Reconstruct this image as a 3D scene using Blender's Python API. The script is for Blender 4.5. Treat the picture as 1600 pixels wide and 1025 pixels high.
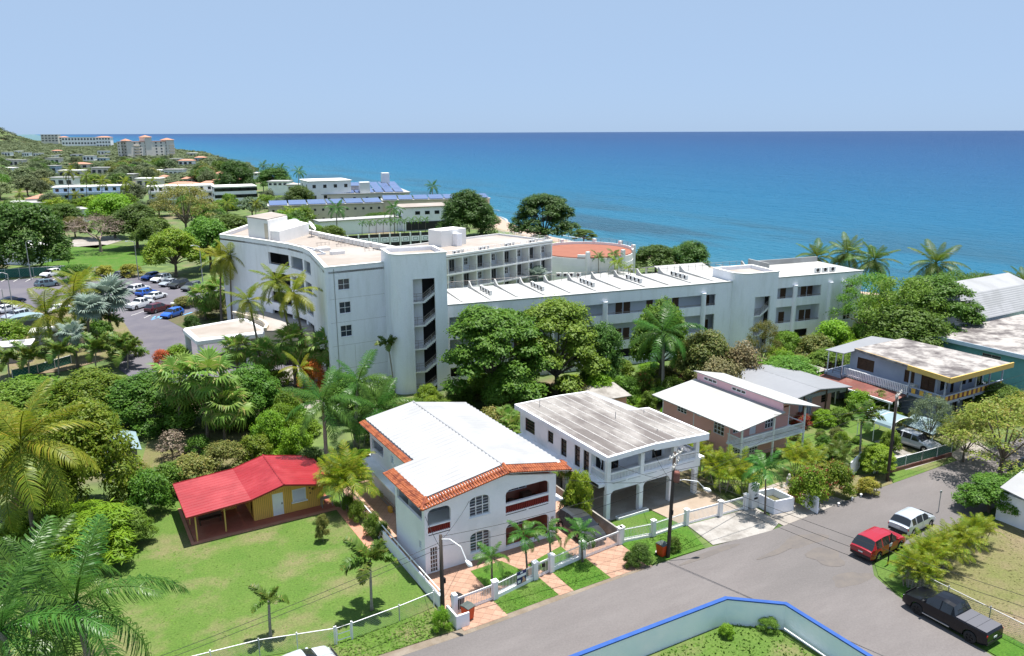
import bpy, math, random
import numpy as np
from mathutils import Matrix, Vector, Euler
R = math.radians
PI = math.pi
scene = bpy.context.scene
COL = scene.collection
for o in list(bpy.data.objects): bpy.data.objects.remove(o)

# ---------------------------------------------------------------- camera
CAM_H, FOC, HEAD, PITCH, ROLL = 31.0, 1230.0, R(30.5), R(13.959), R(-0.2328)
cd = bpy.data.cameras.new('camera'); cam = bpy.data.objects.new('camera', cd); COL.objects.link(cam)
cd.sensor_width = 36.0; cd.lens = 36.0 * FOC / 1600.0; cd.clip_start = 0.5; cd.clip_end = 200000.0
cam.matrix_world = (Matrix.Translation((0, 0, CAM_H)) @ Matrix.Rotation(-HEAD, 4, 'Z')
                    @ Matrix.Rotation(PI/2 - PITCH, 4, 'X') @ Matrix.Rotation(ROLL, 4, 'Z'))
scene.camera = cam
# ---------------------------------------------------------------- sky, sun, exposure
SUN_AZ, SUN_EL = R(84.0), R(80.5)          # azimuth clockwise from +Y
world = bpy.data.worlds.new('World'); scene.world = world; world.use_nodes = True
wn = world.node_tree.nodes; wl = world.node_tree.links
sky = wn.new('ShaderNodeTexSky'); sky.sky_type = 'NISHITA'; sky.sun_disc = False
sky.sun_elevation = SUN_EL; sky.sun_rotation = SUN_AZ; sky.altitude = 30; sky.air_density = 0.38
sky.dust_density = 1.05; sky.ozone_density = 6.0
veil = wn.new('ShaderNodeMix'); veil.data_type = 'RGBA'; veil.inputs['Factor'].default_value = 0.92      # even pale humid-air veil over the whole dome, added to fill shaded walls
veil.inputs['B'].default_value = (1.34, 1.84, 2.56, 1); wl.new(sky.outputs[0], veil.inputs['A'])
wl.new(veil.outputs['Result'], wn['Background'].inputs['Color']); wn['Background'].inputs['Strength'].default_value = 0.15
sd = bpy.data.lights.new('sun', 'SUN'); sun = bpy.data.objects.new('sun', sd); COL.objects.link(sun)
sd.energy = 4.2; sd.angle = R(0.55); sd.color = (1.0, 0.965, 0.90)
sdir = Vector((math.sin(SUN_AZ)*math.cos(SUN_EL), math.cos(SUN_AZ)*math.cos(SUN_EL), math.sin(SUN_EL)))
sun.rotation_euler = sdir.to_track_quat('Z', 'Y').to_euler(); sun.location = (0, 0, 200)
vs = scene.view_settings
scene.display_settings.display_device = 'sRGB'
vs.view_transform = 'Standard'; vs.look = 'None'; vs.gamma = 1.0; vs.use_curve_mapping = False; vs.exposure = 1.08
scene.cycles.max_bounces = 5; scene.cycles.diffuse_bounces = 3; scene.cycles.glossy_bounces = 2
scene.cycles.transmission_bounces = 4; scene.cycles.transparent_max_bounces = 6

# ---------------------------------------------------------------- survey helpers (site plan: X along the street, Y inland from it)
_cp, _sp, _ch, _sh = math.cos(PITCH), math.sin(PITCH), math.cos(HEAD), math.sin(HEAD)
def _ray(px, py):
    x = (px-800)/FOC; y = -(py-512.5)/FOC; cr, sr = math.cos(ROLL), math.sin(ROLL)
    x, y = x*cr - y*sr, x*sr + y*cr
    d = (x, _cp + y*_sp, -_sp + y*_cp)
    return (d[0]*_ch + d[1]*_sh, -d[0]*_sh + d[1]*_ch, d[2])
def at(px, py, z=0.0):
    d = _ray(px, py); t = (z-CAM_H)/d[2]; return (d[0]*t, d[1]*t, z)
def vdepth(p): return p[0]*_sh + p[1]*_ch
def hgt(base, px, topy):
    d = _ray(px, topy); t = vdepth(base)/(d[0]*_sh + d[1]*_ch); return CAM_H + d[2]*t
def wid(base, wpx): return wpx * vdepth(base) / FOC

# ---------------------------------------------------------------- materials
MATS = {}
def nmat(name):
    m = bpy.data.materials.new(name); m.use_nodes = True; MATS[name] = m
    nt = m.node_tree; return m, nt.nodes, nt.links, nt.nodes['Principled BSDF']
def mat(name, c, c2=None, scale=1.0, rough=0.8, bump=0.0, bscale=None, metal=0.0, spec=0.3, detail=4.0, lo=0.35, hi=0.65, stretch=None, c3=None, s3=0.1, fine=0.0):
    """plain surface: two tones mixed by noise (+ a third at a larger scale), fine relief from bump"""
    if name in MATS: return MATS[name]
    m, n, l, b = nmat(name)
    b.inputs['Base Color'].default_value = (*c, 1); b.inputs['Roughness'].default_value = rough
    b.inputs['Metallic'].default_value = metal; b.inputs['Specular IOR Level'].default_value = spec
    geo = n.new('ShaderNodeNewGeometry'); vec = geo.outputs['Position']
    if stretch:
        mp = n.new('ShaderNodeMapping'); mp.inputs['Scale'].default_value = stretch
        l.new(vec, mp.inputs['Vector']); vec = mp.outputs['Vector']
    if c2:
        t = n.new('ShaderNodeTexNoise'); t.inputs['Scale'].default_value = scale; t.inputs['Detail'].default_value = detail; t.inputs['Roughness'].default_value = 0.65
        l.new(vec, t.inputs['Vector'])
        mr = n.new('ShaderNodeMapRange'); mr.inputs['From Min'].default_value = lo; mr.inputs['From Max'].default_value = hi
        l.new(t.outputs['Fac'], mr.inputs['Value'])
        mx = n.new('ShaderNodeMix'); mx.data_type = 'RGBA'
        mx.inputs['A'].default_value = (*c, 1); mx.inputs['B'].default_value = (*c2, 1)
        l.new(mr.outputs['Result'], mx.inputs['Factor']); out = mx.outputs['Result']
        if c3:
            t3 = n.new('ShaderNodeTexNoise'); t3.inputs['Scale'].default_value = s3; t3.inputs['Detail'].default_value = 5; t3.inputs['Roughness'].default_value = 0.6
            l.new(vec, t3.inputs['Vector'])
            m3 = n.new('ShaderNodeMapRange'); m3.inputs['From Min'].default_value = 0.48; m3.inputs['From Max'].default_value = 0.62
            l.new(t3.outputs['Fac'], m3.inputs['Value'])
            x3 = n.new('ShaderNodeMix'); x3.data_type = 'RGBA'; x3.inputs['B'].default_value = (*c3, 1)
            l.new(out, x3.inputs['A']); l.new(m3.outputs['Result'], x3.inputs['Factor']); out = x3.outputs['Result']
        if fine:                                            # fine mottling of the surface itself (blades, grit)
            tf = n.new('ShaderNodeTexNoise'); tf.inputs['Scale'].default_value = 7.0; tf.inputs['Detail'].default_value = 4; tf.inputs['Roughness'].default_value = .8; l.new(geo.outputs['Position'], tf.inputs['Vector'])
            mf = n.new('ShaderNodeMapRange'); mf.inputs['From Min'].default_value = .3; mf.inputs['From Max'].default_value = .7; mf.inputs['To Min'].default_value = 1-fine; mf.inputs['To Max'].default_value = 1+fine; l.new(tf.outputs['Fac'], mf.inputs['Value'])
            hv = n.new('ShaderNodeHueSaturation'); l.new(mf.outputs['Result'], hv.inputs['Value']); l.new(out, hv.inputs['Color']); out = hv.outputs['Color']
        l.new(out, b.inputs['Base Color'])
    if bump:
        t2 = n.new('ShaderNodeTexNoise'); t2.inputs['Scale'].default_value = bscale or scale*6; t2.inputs['Detail'].default_value = 5
        l.new(vec, t2.inputs['Vector'])
        bp = n.new('ShaderNodeBump'); bp.inputs['Strength'].default_value = bump; bp.inputs['Distance'].default_value = 0.05
        l.new(t2.outputs['Fac'], bp.inputs['Height']); l.new(bp.outputs['Normal'], b.inputs['Normal'])
    return m
def leafmat(name, c, c2, c3=None, trans=0.35, rough=0.55, vary=0.25, ns=0.9):
    """foliage: tone varies by leaf (island) and by plant (object)"""
    m, n, l, b = nmat(name)
    geo = n.new('ShaderNodeNewGeometry'); oi = n.new('ShaderNodeObjectInfo')
    mx = n.new('ShaderNodeMix'); mx.data_type = 'RGBA'; mx.inputs['A'].default_value = (*c, 1); mx.inputs['B'].default_value = (*c2, 1)
    t = n.new('ShaderNodeTexNoise'); t.inputs['Scale'].default_value = ns; t.inputs['Detail'].default_value = 3
    l.new(geo.outputs['Position'], t.inputs['Vector'])
    ad = n.new('ShaderNodeMath'); ad.operation = 'MULTIPLY_ADD'; ad.inputs[1].default_value = 0.75; ad.inputs[2].default_value = -0.35
    l.new(geo.outputs['Random Per Island'], ad.inputs[0])
    a2 = n.new('ShaderNodeMath'); a2.operation = 'ADD'; a2.use_clamp = True
    l.new(ad.outputs[0], a2.inputs[0]); l.new(t.outputs['Fac'], a2.inputs[1])
    l.new(a2.outputs[0], mx.inputs['Factor']); out = mx.outputs['Result']
    if c3:
        g = n.new('ShaderNodeMath'); g.operation = 'GREATER_THAN'; g.inputs[1].default_value = 0.88
        l.new(geo.outputs['Random Per Island'], g.inputs[0])
        x = n.new('ShaderNodeMix'); x.data_type = 'RGBA'; x.inputs['B'].default_value = (*c3, 1)
        l.new(g.outputs[0], x.inputs['Factor']); l.new(out, x.inputs['A']); out = x.outputs['Result']
    hs = n.new('ShaderNodeHueSaturation')
    v = n.new('ShaderNodeMapRange'); v.inputs['To Min'].default_value = 1-vary; v.inputs['To Max'].default_value = 1+vary
    fr = n.new('ShaderNodeMath'); fr.operation = 'MULTIPLY'; fr.inputs[1].default_value = 7.31; l.new(oi.outputs['Random'], fr.inputs[0]); f2 = n.new('ShaderNodeMath'); f2.operation = 'FRACT'; l.new(fr.outputs[0], f2.inputs[0])
    hm = n.new('ShaderNodeMapRange'); hm.inputs['To Min'].default_value = .478; hm.inputs['To Max'].default_value = .520; l.new(f2.outputs[0], hm.inputs['Value']); l.new(hm.outputs['Result'], hs.inputs['Hue'])
    l.new(oi.outputs['Random'], v.inputs['Value']); l.new(v.outputs['Result'], hs.inputs['Value']); l.new(out, hs.inputs['Color'])
    l.new(hs.outputs['Color'], b.inputs['Base Color']); b.inputs['Roughness'].default_value = rough; b.inputs['Specular IOR Level'].default_value = 0.35
    tr = n.new('ShaderNodeBsdfTranslucent'); l.new(hs.outputs['Color'], tr.inputs['Color'])
    ms = n.new('ShaderNodeMixShader'); ms.inputs[0].default_value = trans
    l.new(b.outputs[0], ms.inputs[1]); l.new(tr.outputs[0], ms.inputs[2]); l.new(ms.outputs[0], n['Material Output'].inputs['Surface'])
    return m
def paint(name, c, rough=0.3, metal=0.0, coat=0.6):
    if name in MATS: return MATS[name]
    m, n, l, b = nmat(name)
    b.inputs['Base Color'].default_value = (*c, 1); b.inputs['Roughness'].default_value = rough; b.inputs['Metallic'].default_value = metal
    b.inputs['Coat Weight'].default_value = coat; b.inputs['Specular IOR Level'].default_value = .25 if max(c) < .05 else .5; b.inputs['Coat Roughness'].default_value = 0.08
    return m

# ---------------------------------------------------------------- geometry collector
class G:
    def __init__(s): s.v = []; s.f = []; s.m = []; s.tr = None; s.off = (0.0, 0.0, 0.0)
    def frame(s, ax=0, ay=0, ang=0): s.tr = (ax, ay, math.cos(ang), math.sin(ang)) if (ax or ay or ang) else None; return s
    def ab(s, a, b):                                   # wall frame: s along a-b, d inward (left of a-b)
        s.frame(a[0], a[1], math.atan2(b[1]-a[1], b[0]-a[0])); return math.hypot(b[0]-a[0], b[1]-a[1])
    def P(s, p):
        if s.tr:
            ax, ay, c, k = s.tr; p = (ax + p[0]*c - p[1]*k, ay + p[0]*k + p[1]*c, p[2])
        s.v.append((p[0], p[1], p[2])); return len(s.v)-1
    def face(s, pts, mi=0): s.f.append([s.P(p) for p in pts]); s.m.append(mi)
    def box(s, x0, y0, z0, x1, y1, z1, mi=0):
        i = [s.P(p) for p in ((x0,y0,z0),(x1,y0,z0),(x1,y1,z0),(x0,y1,z0),(x0,y0,z1),(x1,y0,z1),(x1,y1,z1),(x0,y1,z1))]
        for q in ((0,3,2,1),(4,5,6,7),(0,1,5,4),(1,2,6,5),(2,3,7,6),(3,0,4,7)): s.f.append([i[k] for k in q]); s.m.append(mi)
        return s
    def prism(s, pts, z0, z1, mi=0, top=None):
        n = len(pts); zz0 = z0 if isinstance(z0, (list, tuple)) else [z0]*n; zz1 = z1 if isinstance(z1, (list, tuple)) else [z1]*n
        a = [s.P((p[0], p[1], zz0[i])) for i, p in enumerate(pts)]; b = [s.P((p[0], p[1], zz1[i])) for i, p in enumerate(pts)]
        s.f.append(a[::-1]); s.m.append(mi); s.f.append(b); s.m.append(mi if top is None else top)
        for i in range(n):
            j = (i+1) % n; s.f.append([a[i], a[j], b[j], b[i]]); s.m.append(mi)
        return s
    def slab(s, pts, th, mi=0):                        # sheet with thickness th below pts
        n = len(pts); a = [s.P((p[0], p[1], p[2]-th)) for p in pts]; b = [s.P(p) for p in pts]
        s.f.append(a[::-1]); s.m.append(mi); s.f.append(b); s.m.append(mi)
        for i in range(n):
            j = (i+1) % n; s.f.append([a[i], a[j], b[j], b[i]]); s.m.append(mi)
        return s
    def extr(s, poly, vec, mi=0):
        n = len(poly); a = [s.P(p) for p in poly]; b = [s.P((p[0]+vec[0], p[1]+vec[1], p[2]+vec[2])) for p in poly]
        s.f.append(a[::-1]); s.m.append(mi); s.f.append(b); s.m.append(mi)
        for i in range(n):
            j = (i+1) % n; s.f.append([a[i], a[j], b[j], b[i]]); s.m.append(mi)
        return s
    def tube(s, path, r, n=6, mi=0, cap=True):
        rs = r if isinstance(r, (list, tuple)) else [r]*len(path); rings = []
        for k, p in enumerate(path):
            a = Vector(path[max(k-1, 0)]); b = Vector(path[min(k+1, len(path)-1)]); d = (b-a)
            d = d.normalized() if d.length > 1e-9 else Vector((0, 0, 1))
            ref = Vector((1, 0, 0)) if abs(d.x) < 0.8 else Vector((0, 1, 0))
            u = d.cross(ref).normalized(); w = d.cross(u)
            rings.append([s.P(tuple(Vector(p) + (u*math.cos(2*PI*q/n) + w*math.sin(2*PI*q/n))*rs[k])) for q in range(n)])
        for k in range(len(rings)-1):
            for q in range(n):
                s.f.append([rings[k][q], rings[k][(q+1) % n], rings[k+1][(q+1) % n], rings[k+1][q]]); s.m.append(mi)
        if cap: s.f.append(rings[0][::-1]); s.m.append(mi); s.f.append(rings[-1][:]); s.m.append(mi)
        return s
    def lathe(s, prof, n=16, mi=0, c=(0, 0)):
        rings = [[s.P((c[0]+r*math.cos(2*PI*q/n), c[1]+r*math.sin(2*PI*q/n), z)) for q in range(n)] for r, z in prof]
        for k in range(len(rings)-1):
            for q in range(n):
                s.f.append([rings[k][q], rings[k][(q+1) % n], rings[k+1][(q+1) % n], rings[k+1][q]]); s.m.append(mi)
        s.f.append(rings[0][::-1]); s.m.append(mi); s.f.append(rings[-1][:]); s.m.append(mi)
        return s
    def wall(s, a, b, z0, z1, t=0.2, ops=(), mi=0, caps=True):
        """straight wall a->b with rectangular openings (s0,s1,z0,z1); thickness to the left of a->b"""
        L = s.ab(a, b); e = 1e-6
        i0 = .003 if caps else 0; xs = sorted(set([i0, L-i0] + [min(max(q, i0), L-i0) for o in ops for q in o[:2]])); zs = sorted(set([z0, z1] + [min(max(q, z0), z1) for o in ops for q in o[2:4]]))
        nx, nz = len(xs)-1, len(zs)-1
        def solid(i, k):
            if i < 0 or k < 0 or i >= nx or k >= nz: return False
            cx, cz = (xs[i]+xs[i+1])/2, (zs[k]+zs[k+1])/2
            return not any(o[0]-e < cx < o[1]+e and o[2]-e < cz < o[3]+e for o in ops)
        for i in range(nx):
            for k in range(nz):
                if not solid(i, k): continue
                x0, x1, y0, y1 = xs[i], xs[i+1], zs[k], zs[k+1]
                s.face([(x0,0,y0),(x1,0,y0),(x1,0,y1),(x0,0,y1)], mi); s.face([(x0,t,y0),(x0,t,y1),(x1,t,y1),(x1,t,y0)], mi)
                if not solid(i-1, k) and (caps or i > 0): s.face([(x0,0,y0),(x0,0,y1),(x0,t,y1),(x0,t,y0)], mi)
                if not solid(i+1, k) and (caps or i < nx-1): s.face([(x1,0,y0),(x1,t,y0),(x1,t,y1),(x1,0,y1)], mi)
                if not solid(i, k-1): s.face([(x0,0,y0),(x0,t,y0),(x1,t,y0),(x1,0,y0)], mi)
                if not solid(i, k+1): s.face([(x0,0,y1),(x1,0,y1),(x1,t,y1),(x0,t,y1)], mi)
        s.frame(); return s
    def mesh(s, name):
        me = bpy.data.meshes.new(name); me.from_pydata(s.v, [], s.f)
        if any(s.m): me.polygons.foreach_set('material_index', s.m)
        return me
    def out(s, name, mats, parent=None, smooth=False, kind=None, label=None, loc=None):
        me = s.mesh(name)
        for m in (mats if isinstance(mats, (list, tuple)) else [mats]): me.materials.append(MATS[m] if isinstance(m, str) else m)
        if smooth: me.polygons.foreach_set('use_smooth', [True]*len(me.polygons))
        o = bpy.data.objects.new(name, me); COL.objects.link(o)
        if parent: o.parent = parent
        if loc: o.location = loc
        if kind: o['kind'] = kind
        if label: o['label'] = label
        return o
def tag(o, label, cat, group=None):
    o['label'] = label; o['category'] = cat
    if group: o['group'] = group
    return o
def thing(name, label, cat, loc=(0, 0, 0), rz=0.0, group=None):
    o = bpy.data.objects.new(name, None); COL.objects.link(o); o.empty_display_size = 0.5
    o.location = loc if len(loc) == 3 else (loc[0], loc[1], 0); o.rotation_euler = (0, 0, rz); return tag(o, label, cat, group)
def copy_tree(o, parent=None):
    c = o.copy(); COL.objects.link(c); c.parent = parent
    for ch in o.children: copy_tree(ch, c)
    return c
def inst(name, me, parent=None, loc=None, rot=None, scale=None, m=None):
    o = bpy.data.objects.new(name, me); COL.objects.link(o)
    if parent: o.parent = parent
    if loc: o.location = loc
    if rot: o.rotation_euler = rot
    if scale: o.scale = scale
    if m:
        o.material_slots[0].link = 'OBJECT'; o.material_slots[0].material = MATS[m] if isinstance(m, str) else m
    return o
def npmesh(name, V, F, m, smooth=False):
    """fast mesh from numpy arrays; F is (n,3) or (n,4)"""
    me = bpy.data.meshes.new(name); nv, nf, k = len(V), len(F), F.shape[1]
    me.vertices.add(nv); me.vertices.foreach_set('co', V.astype(np.float32).ravel())
    me.loops.add(nf*k); me.loops.foreach_set('vertex_index', F.astype(np.int32).ravel())
    me.polygons.add(nf); me.polygons.foreach_set('loop_start', (np.arange(nf)*k).astype(np.int32)); me.polygons.foreach_set('loop_total', np.full(nf, k, np.int32))
    if smooth: me.polygons.foreach_set('use_smooth', np.ones(nf, bool))
    me.update(calc_edges=True)
    if m: me.materials.append(MATS[m] if isinstance(m, str) else m)
    return me
# ---------------------------------------------------------------- surface palette
mat('white_paint', (.86,.855,.885), (.80,.80,.83), 0.7, 0.75, 0.25, 14, c3=(.70,.71,.72), s3=0.35)
mat('white_wall', (.885,.875,.91), (.85,.845,.885), 0.5, 0.8, 0.2, 18, c3=(.80,.795,.83), s3=0.45, fine=.03)
mat('stucco', (.86,.865,.90), (.82,.825,.86), 0.5, 0.85, 0.3, 5, stretch=(1, 1, .2), c3=(.775,.78,.80), s3=0.9, fine=.05)
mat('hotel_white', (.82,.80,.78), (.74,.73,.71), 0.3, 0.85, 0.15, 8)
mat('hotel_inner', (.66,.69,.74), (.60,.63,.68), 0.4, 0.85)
mat('hotel_roof', (.320,.276,.244), (.272,.236,.208), 0.35, 0.9, 0.2, 4, c3=(.344,.312,.288), s3=0.12)
mat('roof_white', (.400,.400,.392), (.360,.360,.352), 0.25, 0.7, 0.1, 6, c3=(.320,.316,.304), s3=0.3, fine=.05)
mat('roof_metal_white', (.344,.344,.352), (.312,.312,.324), 0.2, 0.5, spec=0.4, c3=(.288,.288,.292), s3=0.35, fine=.04)
mat('roof_metal_grey', (.240,.244,.260), (.220,.224,.240), 0.25, 0.5, spec=0.4)
mat('terracotta', (.262,.066,.025), (.362,.119,.050), 6.0, 0.8, 0.3, 20, c3=(.175,.044,.022), s3=1.6)
mat('clay_deck', (.27,.105,.068), (.24,.09,.058), 0.4, 0.85)
mat('roof_red', (.272,.016,.022), (.232,.013,.018), 0.7, 0.38, spec=0.5, c3=(.304,.028,.034), s3=0.5)
mat('roof_rust', (.184,.060,.048), (.120,.048,.040), 0.8, 0.85, 0.3, 9, c3=(.240,.120,.096), s3=0.4)
mat('old_roof', (.296,.276,.260), (.220,.204,.192), 0.9, 0.9, 0.25, 9, stretch=(1.1, .5, 1), lo=.42, hi=.58, c3=(.132,.116,.110), s3=0.28, fine=.15)
mat('old_roof2', (.336,.312,.296), (.176,.160,.156), 0.5, 0.9, 0.25, 9, lo=.48, hi=.60, c3=(.096,.084,.084), s3=0.3)
mat('yellow_wall', (.80,.47,.12), (.72,.42,.10), 0.8, 0.8)
mat('yellow_trim', (.629,.425,.128), (.578,.383,.111), 1.0, 0.7)
mat('ochre_panel', (.70,.42,.08), (.62,.36,.07), 1.0, 0.7)
mat('red_patio', (.40,.13,.085), (.33,.11,.075), 1.5, 0.7, c3=(.38,.16,.11), s3=0.5)
mat('coral_kerb', (.464,.216,.144), (.400,.184,.128), 1.2, 0.8)
mat('red_rail', (.26,.03,.025), (.20,.025,.02), 2.0, 0.6)
mat('pink_wall', (.78,.42,.36), (.72,.38,.33), 0.9, 0.85)
mat('pink_light', (.78,.48,.52), (.72,.44,.48), 0.9, 0.85)
mat('blue_grey', (.36,.40,.50), (.31,.35,.45), 0.8, 0.8)
mat('teal_wall', (.13,.32,.36), (.11,.28,.32), 0.8, 0.8)
mat('beige_wall', (.62,.53,.42), (.55,.47,.37), 0.6, 0.85)
mat('cream_far', (.72,.66,.60), (.66,.60,.55), 0.1, 0.85)
mat('orange_roof_far', (.44,.23,.16), (.40,.20,.14), 0.3, 0.85)
mat('pale_blue_wall', (.50,.60,.72), (.46,.56,.68), 0.2, 0.85)
mat('concrete', (.288,.256,.228), (.240,.216,.192), 0.8, 0.9, 0.15, 12, c3=(.320,.296,.272), s3=0.25, fine=.12)
mat('drive_beige', (.320,.252,.196), (.280,.220,.168), 0.5, 0.85, 0.1, 12, c3=(.344,.288,.240), s3=0.2)
mat('concrete_white', (.320,.300,.280), (.248,.228,.208), 0.6, 0.9, 0.2, 10, lo=.45, hi=.65, c3=(.192,.176,.160), s3=0.4, fine=.1)
mat('asphalt', (.136,.122,.120), (.156,.141,.138), 0.6, 0.92, 0.25, 22, stretch=(.35, 1.0, 1), c3=(.120,.110,.108), s3=0.07, fine=.12)
mat('asphalt_patch', (.142,.124,.112), (.120,.107,.102), 1.2, 0.95, 0.3, 14)
mat('asphalt_dark', (.096,.090,.112), (.120,.112,.132), 0.25, 0.92, 0.15, 12, c3=(.136,.126,.140), s3=0.05, fine=.12)
mat('dirt', (.192,.156,.120), (.152,.120,.088), 1.2, 0.95, 0.4, 9, c3=(.224,.188,.152), s3=0.4, fine=.12)
mat('soil', (.12,.095,.06), (.08,.085,.035), 0.9, 0.95, 0.4, 7, c3=(.06,.09,.025), s3=0.15, fine=.12)
mat('lawn', (.068,.132,.019), (.092,.148,.027), 0.45, 0.95, 0.6, 30, detail=8, c3=(.150,.150,.062), s3=0.19, fine=.38)
mat('lawn_bright', (.044,.120,.009), (.066,.140,.014), 0.6, 0.95, 0.6, 30, detail=8, c3=(.080,.136,.024), s3=0.3, fine=.38)
mat('lawn_dry', (.120,.132,.040), (.160,.136,.068), 0.35, 0.95, 0.5, 24, detail=8, c3=(.188,.144,.092), s3=0.13, fine=.38)
mat('grass_tuft', (.076,.160,.016), (.100,.180,.024), 0.8, 0.8, spec=.2)
mat('grass_dry', (.160,.152,.056), (.120,.136,.040), 0.8, 0.8, spec=.2)
mat('window_dark', (.018,.02,.024), None, rough=0.12, spec=0.6)
mat('window_blue', (.04,.048,.07), None, rough=0.15, spec=0.6)
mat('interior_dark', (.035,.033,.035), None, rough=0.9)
mat('interior_wall', (.45,.45,.46), None, rough=0.9)
mat('wood_dark', (.10,.055,.035), (.075,.042,.028), 3, 0.6)
mat('door_brown', (.105,.058,.032), (.085,.048,.027), 3, 0.6)
mat('pole_wood', (.075,.06,.05), (.05,.04,.035), 4, 0.9, 0.4, 20, stretch=(1, 1, .1))
mat('pole_light', (.50,.48,.45), (.42,.40,.38), 4, 0.8)
mat('metal_grey', (.42,.42,.43), None, rough=0.45, metal=0.6)
mat('metal_white', (.80,.80,.81), None, rough=0.4)
mat('rail_metal', (.34,.29,.26), (.28,.24,.22), 3, 0.5)
mat('ac_white', (.74,.73,.70), (.66,.65,.62), 2, 0.6)
mat('black', (.012,.012,.013), None, rough=0.6)
mat('rubber', (.02,.02,.021), None, rough=0.8)
mat('wire', (.02,.02,.02), None, rough=0.7)
mat('insulator', (.55,.53,.5), None, rough=0.4)
mat('bin_orange', (.58,.075,.015), (.50,.06,.012), 3, 0.5)
mat('bin_lid', (.07,.085,.08), None, rough=0.55)
mat('pool_blue', (.82,.885,.91), (.75,.84,.88), 0.6, 0.85, 0.25, 7, c3=(.86,.90,.92), s3=0.35)
mat('cap_blue', (.025,.085,.30), (.02,.07,.26), 1.5, 0.6)
mat('green_screen', (.02,.11,.085), (.03,.14,.10), 0.6, 0.85)
mat('solar', (.10,.14,.27), (.08,.12,.24), 0.3, 0.25, spec=0.6)
mat('tarp', (.224,.304,.328), (.200,.276,.300), 0.7, 0.5)
mat('sand', (.64,.50,.40), (.57,.44,.35), 0.3, 0.95)
mat('silver_rim', (.55,.55,.56), None, rough=0.3, metal=0.8)
mat('red_light', (.45,.01,.01), None, rough=0.25, spec=.6)
mat('clear_light', (.75,.77,.80), None, rough=0.2, spec=.6)
mat('plate', (.72,.72,.70), None, rough=0.5)
mat('sign_navy', (.012,.02,.12), None, rough=0.4); mat('sign_white', (.75,.76,.80), None, rough=0.5); mat('sign_skin', (.55,.33,.24), None, rough=0.6)
mat('pot_clay', (.36,.15,.09), (.30,.12,.075), 4, 0.8)
mat('bark', (.16,.13,.10), (.10,.08,.065), 3, 0.95, 0.5, 14, stretch=(1, 1, .4))
mat('bark_pale', (.36,.32,.27), (.26,.23,.195), 2.5, 0.95, 0.4, 10, stretch=(1, 1, 4))
mat('bark_palm', (.20,.165,.135), (.13,.105,.085), 2.5, 0.95, 0.5, 8, stretch=(1, 1, 5))
mat('twig_grey', (.33,.26,.22), (.25,.20,.17), 2.5, 0.95)
mat('crownshaft', (.16,.26,.07), None, rough=0.5)
mat('stone', (.45,.43,.40), (.33,.31,.29), 2, 0.9)
mat('curb_yellow', (.62,.42,.10), None, rough=0.8); mat('line_white', (.70,.68,.64), (.55,.53,.5), 3, 0.8); mat('line_blue', (.12,.35,.62), None, rough=0.8)
# tile paving with diagonal joints
m, n, l, b = nmat('peach_tile')
geo = n.new('ShaderNodeNewGeometry'); mp = n.new('ShaderNodeMapping'); mp.inputs['Rotation'].default_value = (0, 0, R(42)); l.new(geo.outputs['Position'], mp.inputs['Vector'])
bk = n.new('ShaderNodeTexBrick'); bk.offset = 0; bk.inputs['Scale'].default_value = 1.0; bk.inputs['Brick Width'].default_value = .52; bk.inputs['Row Height'].default_value = .52
bk.inputs['Mortar Size'].default_value = .018; bk.inputs['Mortar Smooth'].default_value = .3; bk.inputs['Color1'].default_value = (.45,.275,.195,1); bk.inputs['Color2'].default_value = (.41,.25,.18,1); bk.inputs['Mortar'].default_value = (.30,.18,.13,1)
l.new(mp.outputs['Vector'], bk.inputs['Vector']); l.new(bk.outputs['Color'], b.inputs['Base Color']); b.inputs['Roughness'].default_value = .75
# chain link: real wires carry this
mat('wire_mesh', (.42,.46,.44), None, rough=.5, metal=.3)
# foliage
leafmat('leaf_dark', (.042,.100,.014), (.105,.180,.024), None, .4)
leafmat('leaf_mid', (.065,.155,.014), (.165,.275,.028), None, .45)
leafmat('leaf_bright', (.125,.27,.012), (.24,.39,.022), None, .45)
leafmat('leaf_mango', (.085,.19,.010), (.235,.345,.020), (.27,.33,.04), .45)
leafmat('leaf_olive', (.115,.145,.028), (.20,.215,.045), (.26,.22,.06), .4)
leafmat('leaf_yellow', (.17,.21,.018), (.33,.32,.03), (.40,.32,.05))
leafmat('leaf_far', (.050,.088,.040), (.125,.160,.070), None, .25, .7, .3, .035)  # distance haze put into the colour: far woods paled and greyed
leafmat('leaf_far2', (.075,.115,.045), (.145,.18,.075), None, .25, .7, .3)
leafmat('leaf_flame', (.15,.20,.025), (.27,.29,.045), (.34,.26,.08), .45)
leafmat('leaf_tan', (.20,.16,.075), (.13,.13,.05), (.28,.22,.11))
leafmat('leaf_grey', (.13,.18,.09), (.20,.25,.13))
leafmat('leaf_feather', (.10,.23,.010), (.19,.32,.016), None, .45)
leafmat('twig_brown', (.20,.15,.11), (.30,.23,.17), (.12,.12,.05), .1)
leafmat('bloom_magenta', (.42,.02,.10), (.30,.012,.06), (.10,.17,.03))
leafmat('bloom_red', (.36,.03,.03), (.22,.02,.03), (.10,.17,.03))
leafmat('bloom_pink', (.34,.03,.07), (.42,.06,.08))
leafmat('bloom_orange', (.62,.16,.04), (.55,.12,.03))
leafmat('frond_coco', (.12,.185,.012), (.24,.285,.024), (.34,.31,.035), .45, .45, .15)
leafmat('frond_yellow', (.18,.23,.015), (.30,.31,.028), None, .4, .45, .15)
leafmat('frond_royal', (.045,.135,.020), (.105,.225,.035), None, .4, .35, .12)
leafmat('frond_foxtail', (.065,.14,.014), (.125,.19,.024), (.19,.19,.03), .35, .5, .15)
leafmat('frond_areca', (.13,.22,.010), (.25,.31,.016), (.36,.33,.025), .4, .5, .15)
leafmat('frond_adonidia', (.045,.15,.016), (.085,.20,.028), None, .35, .45, .1)
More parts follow.
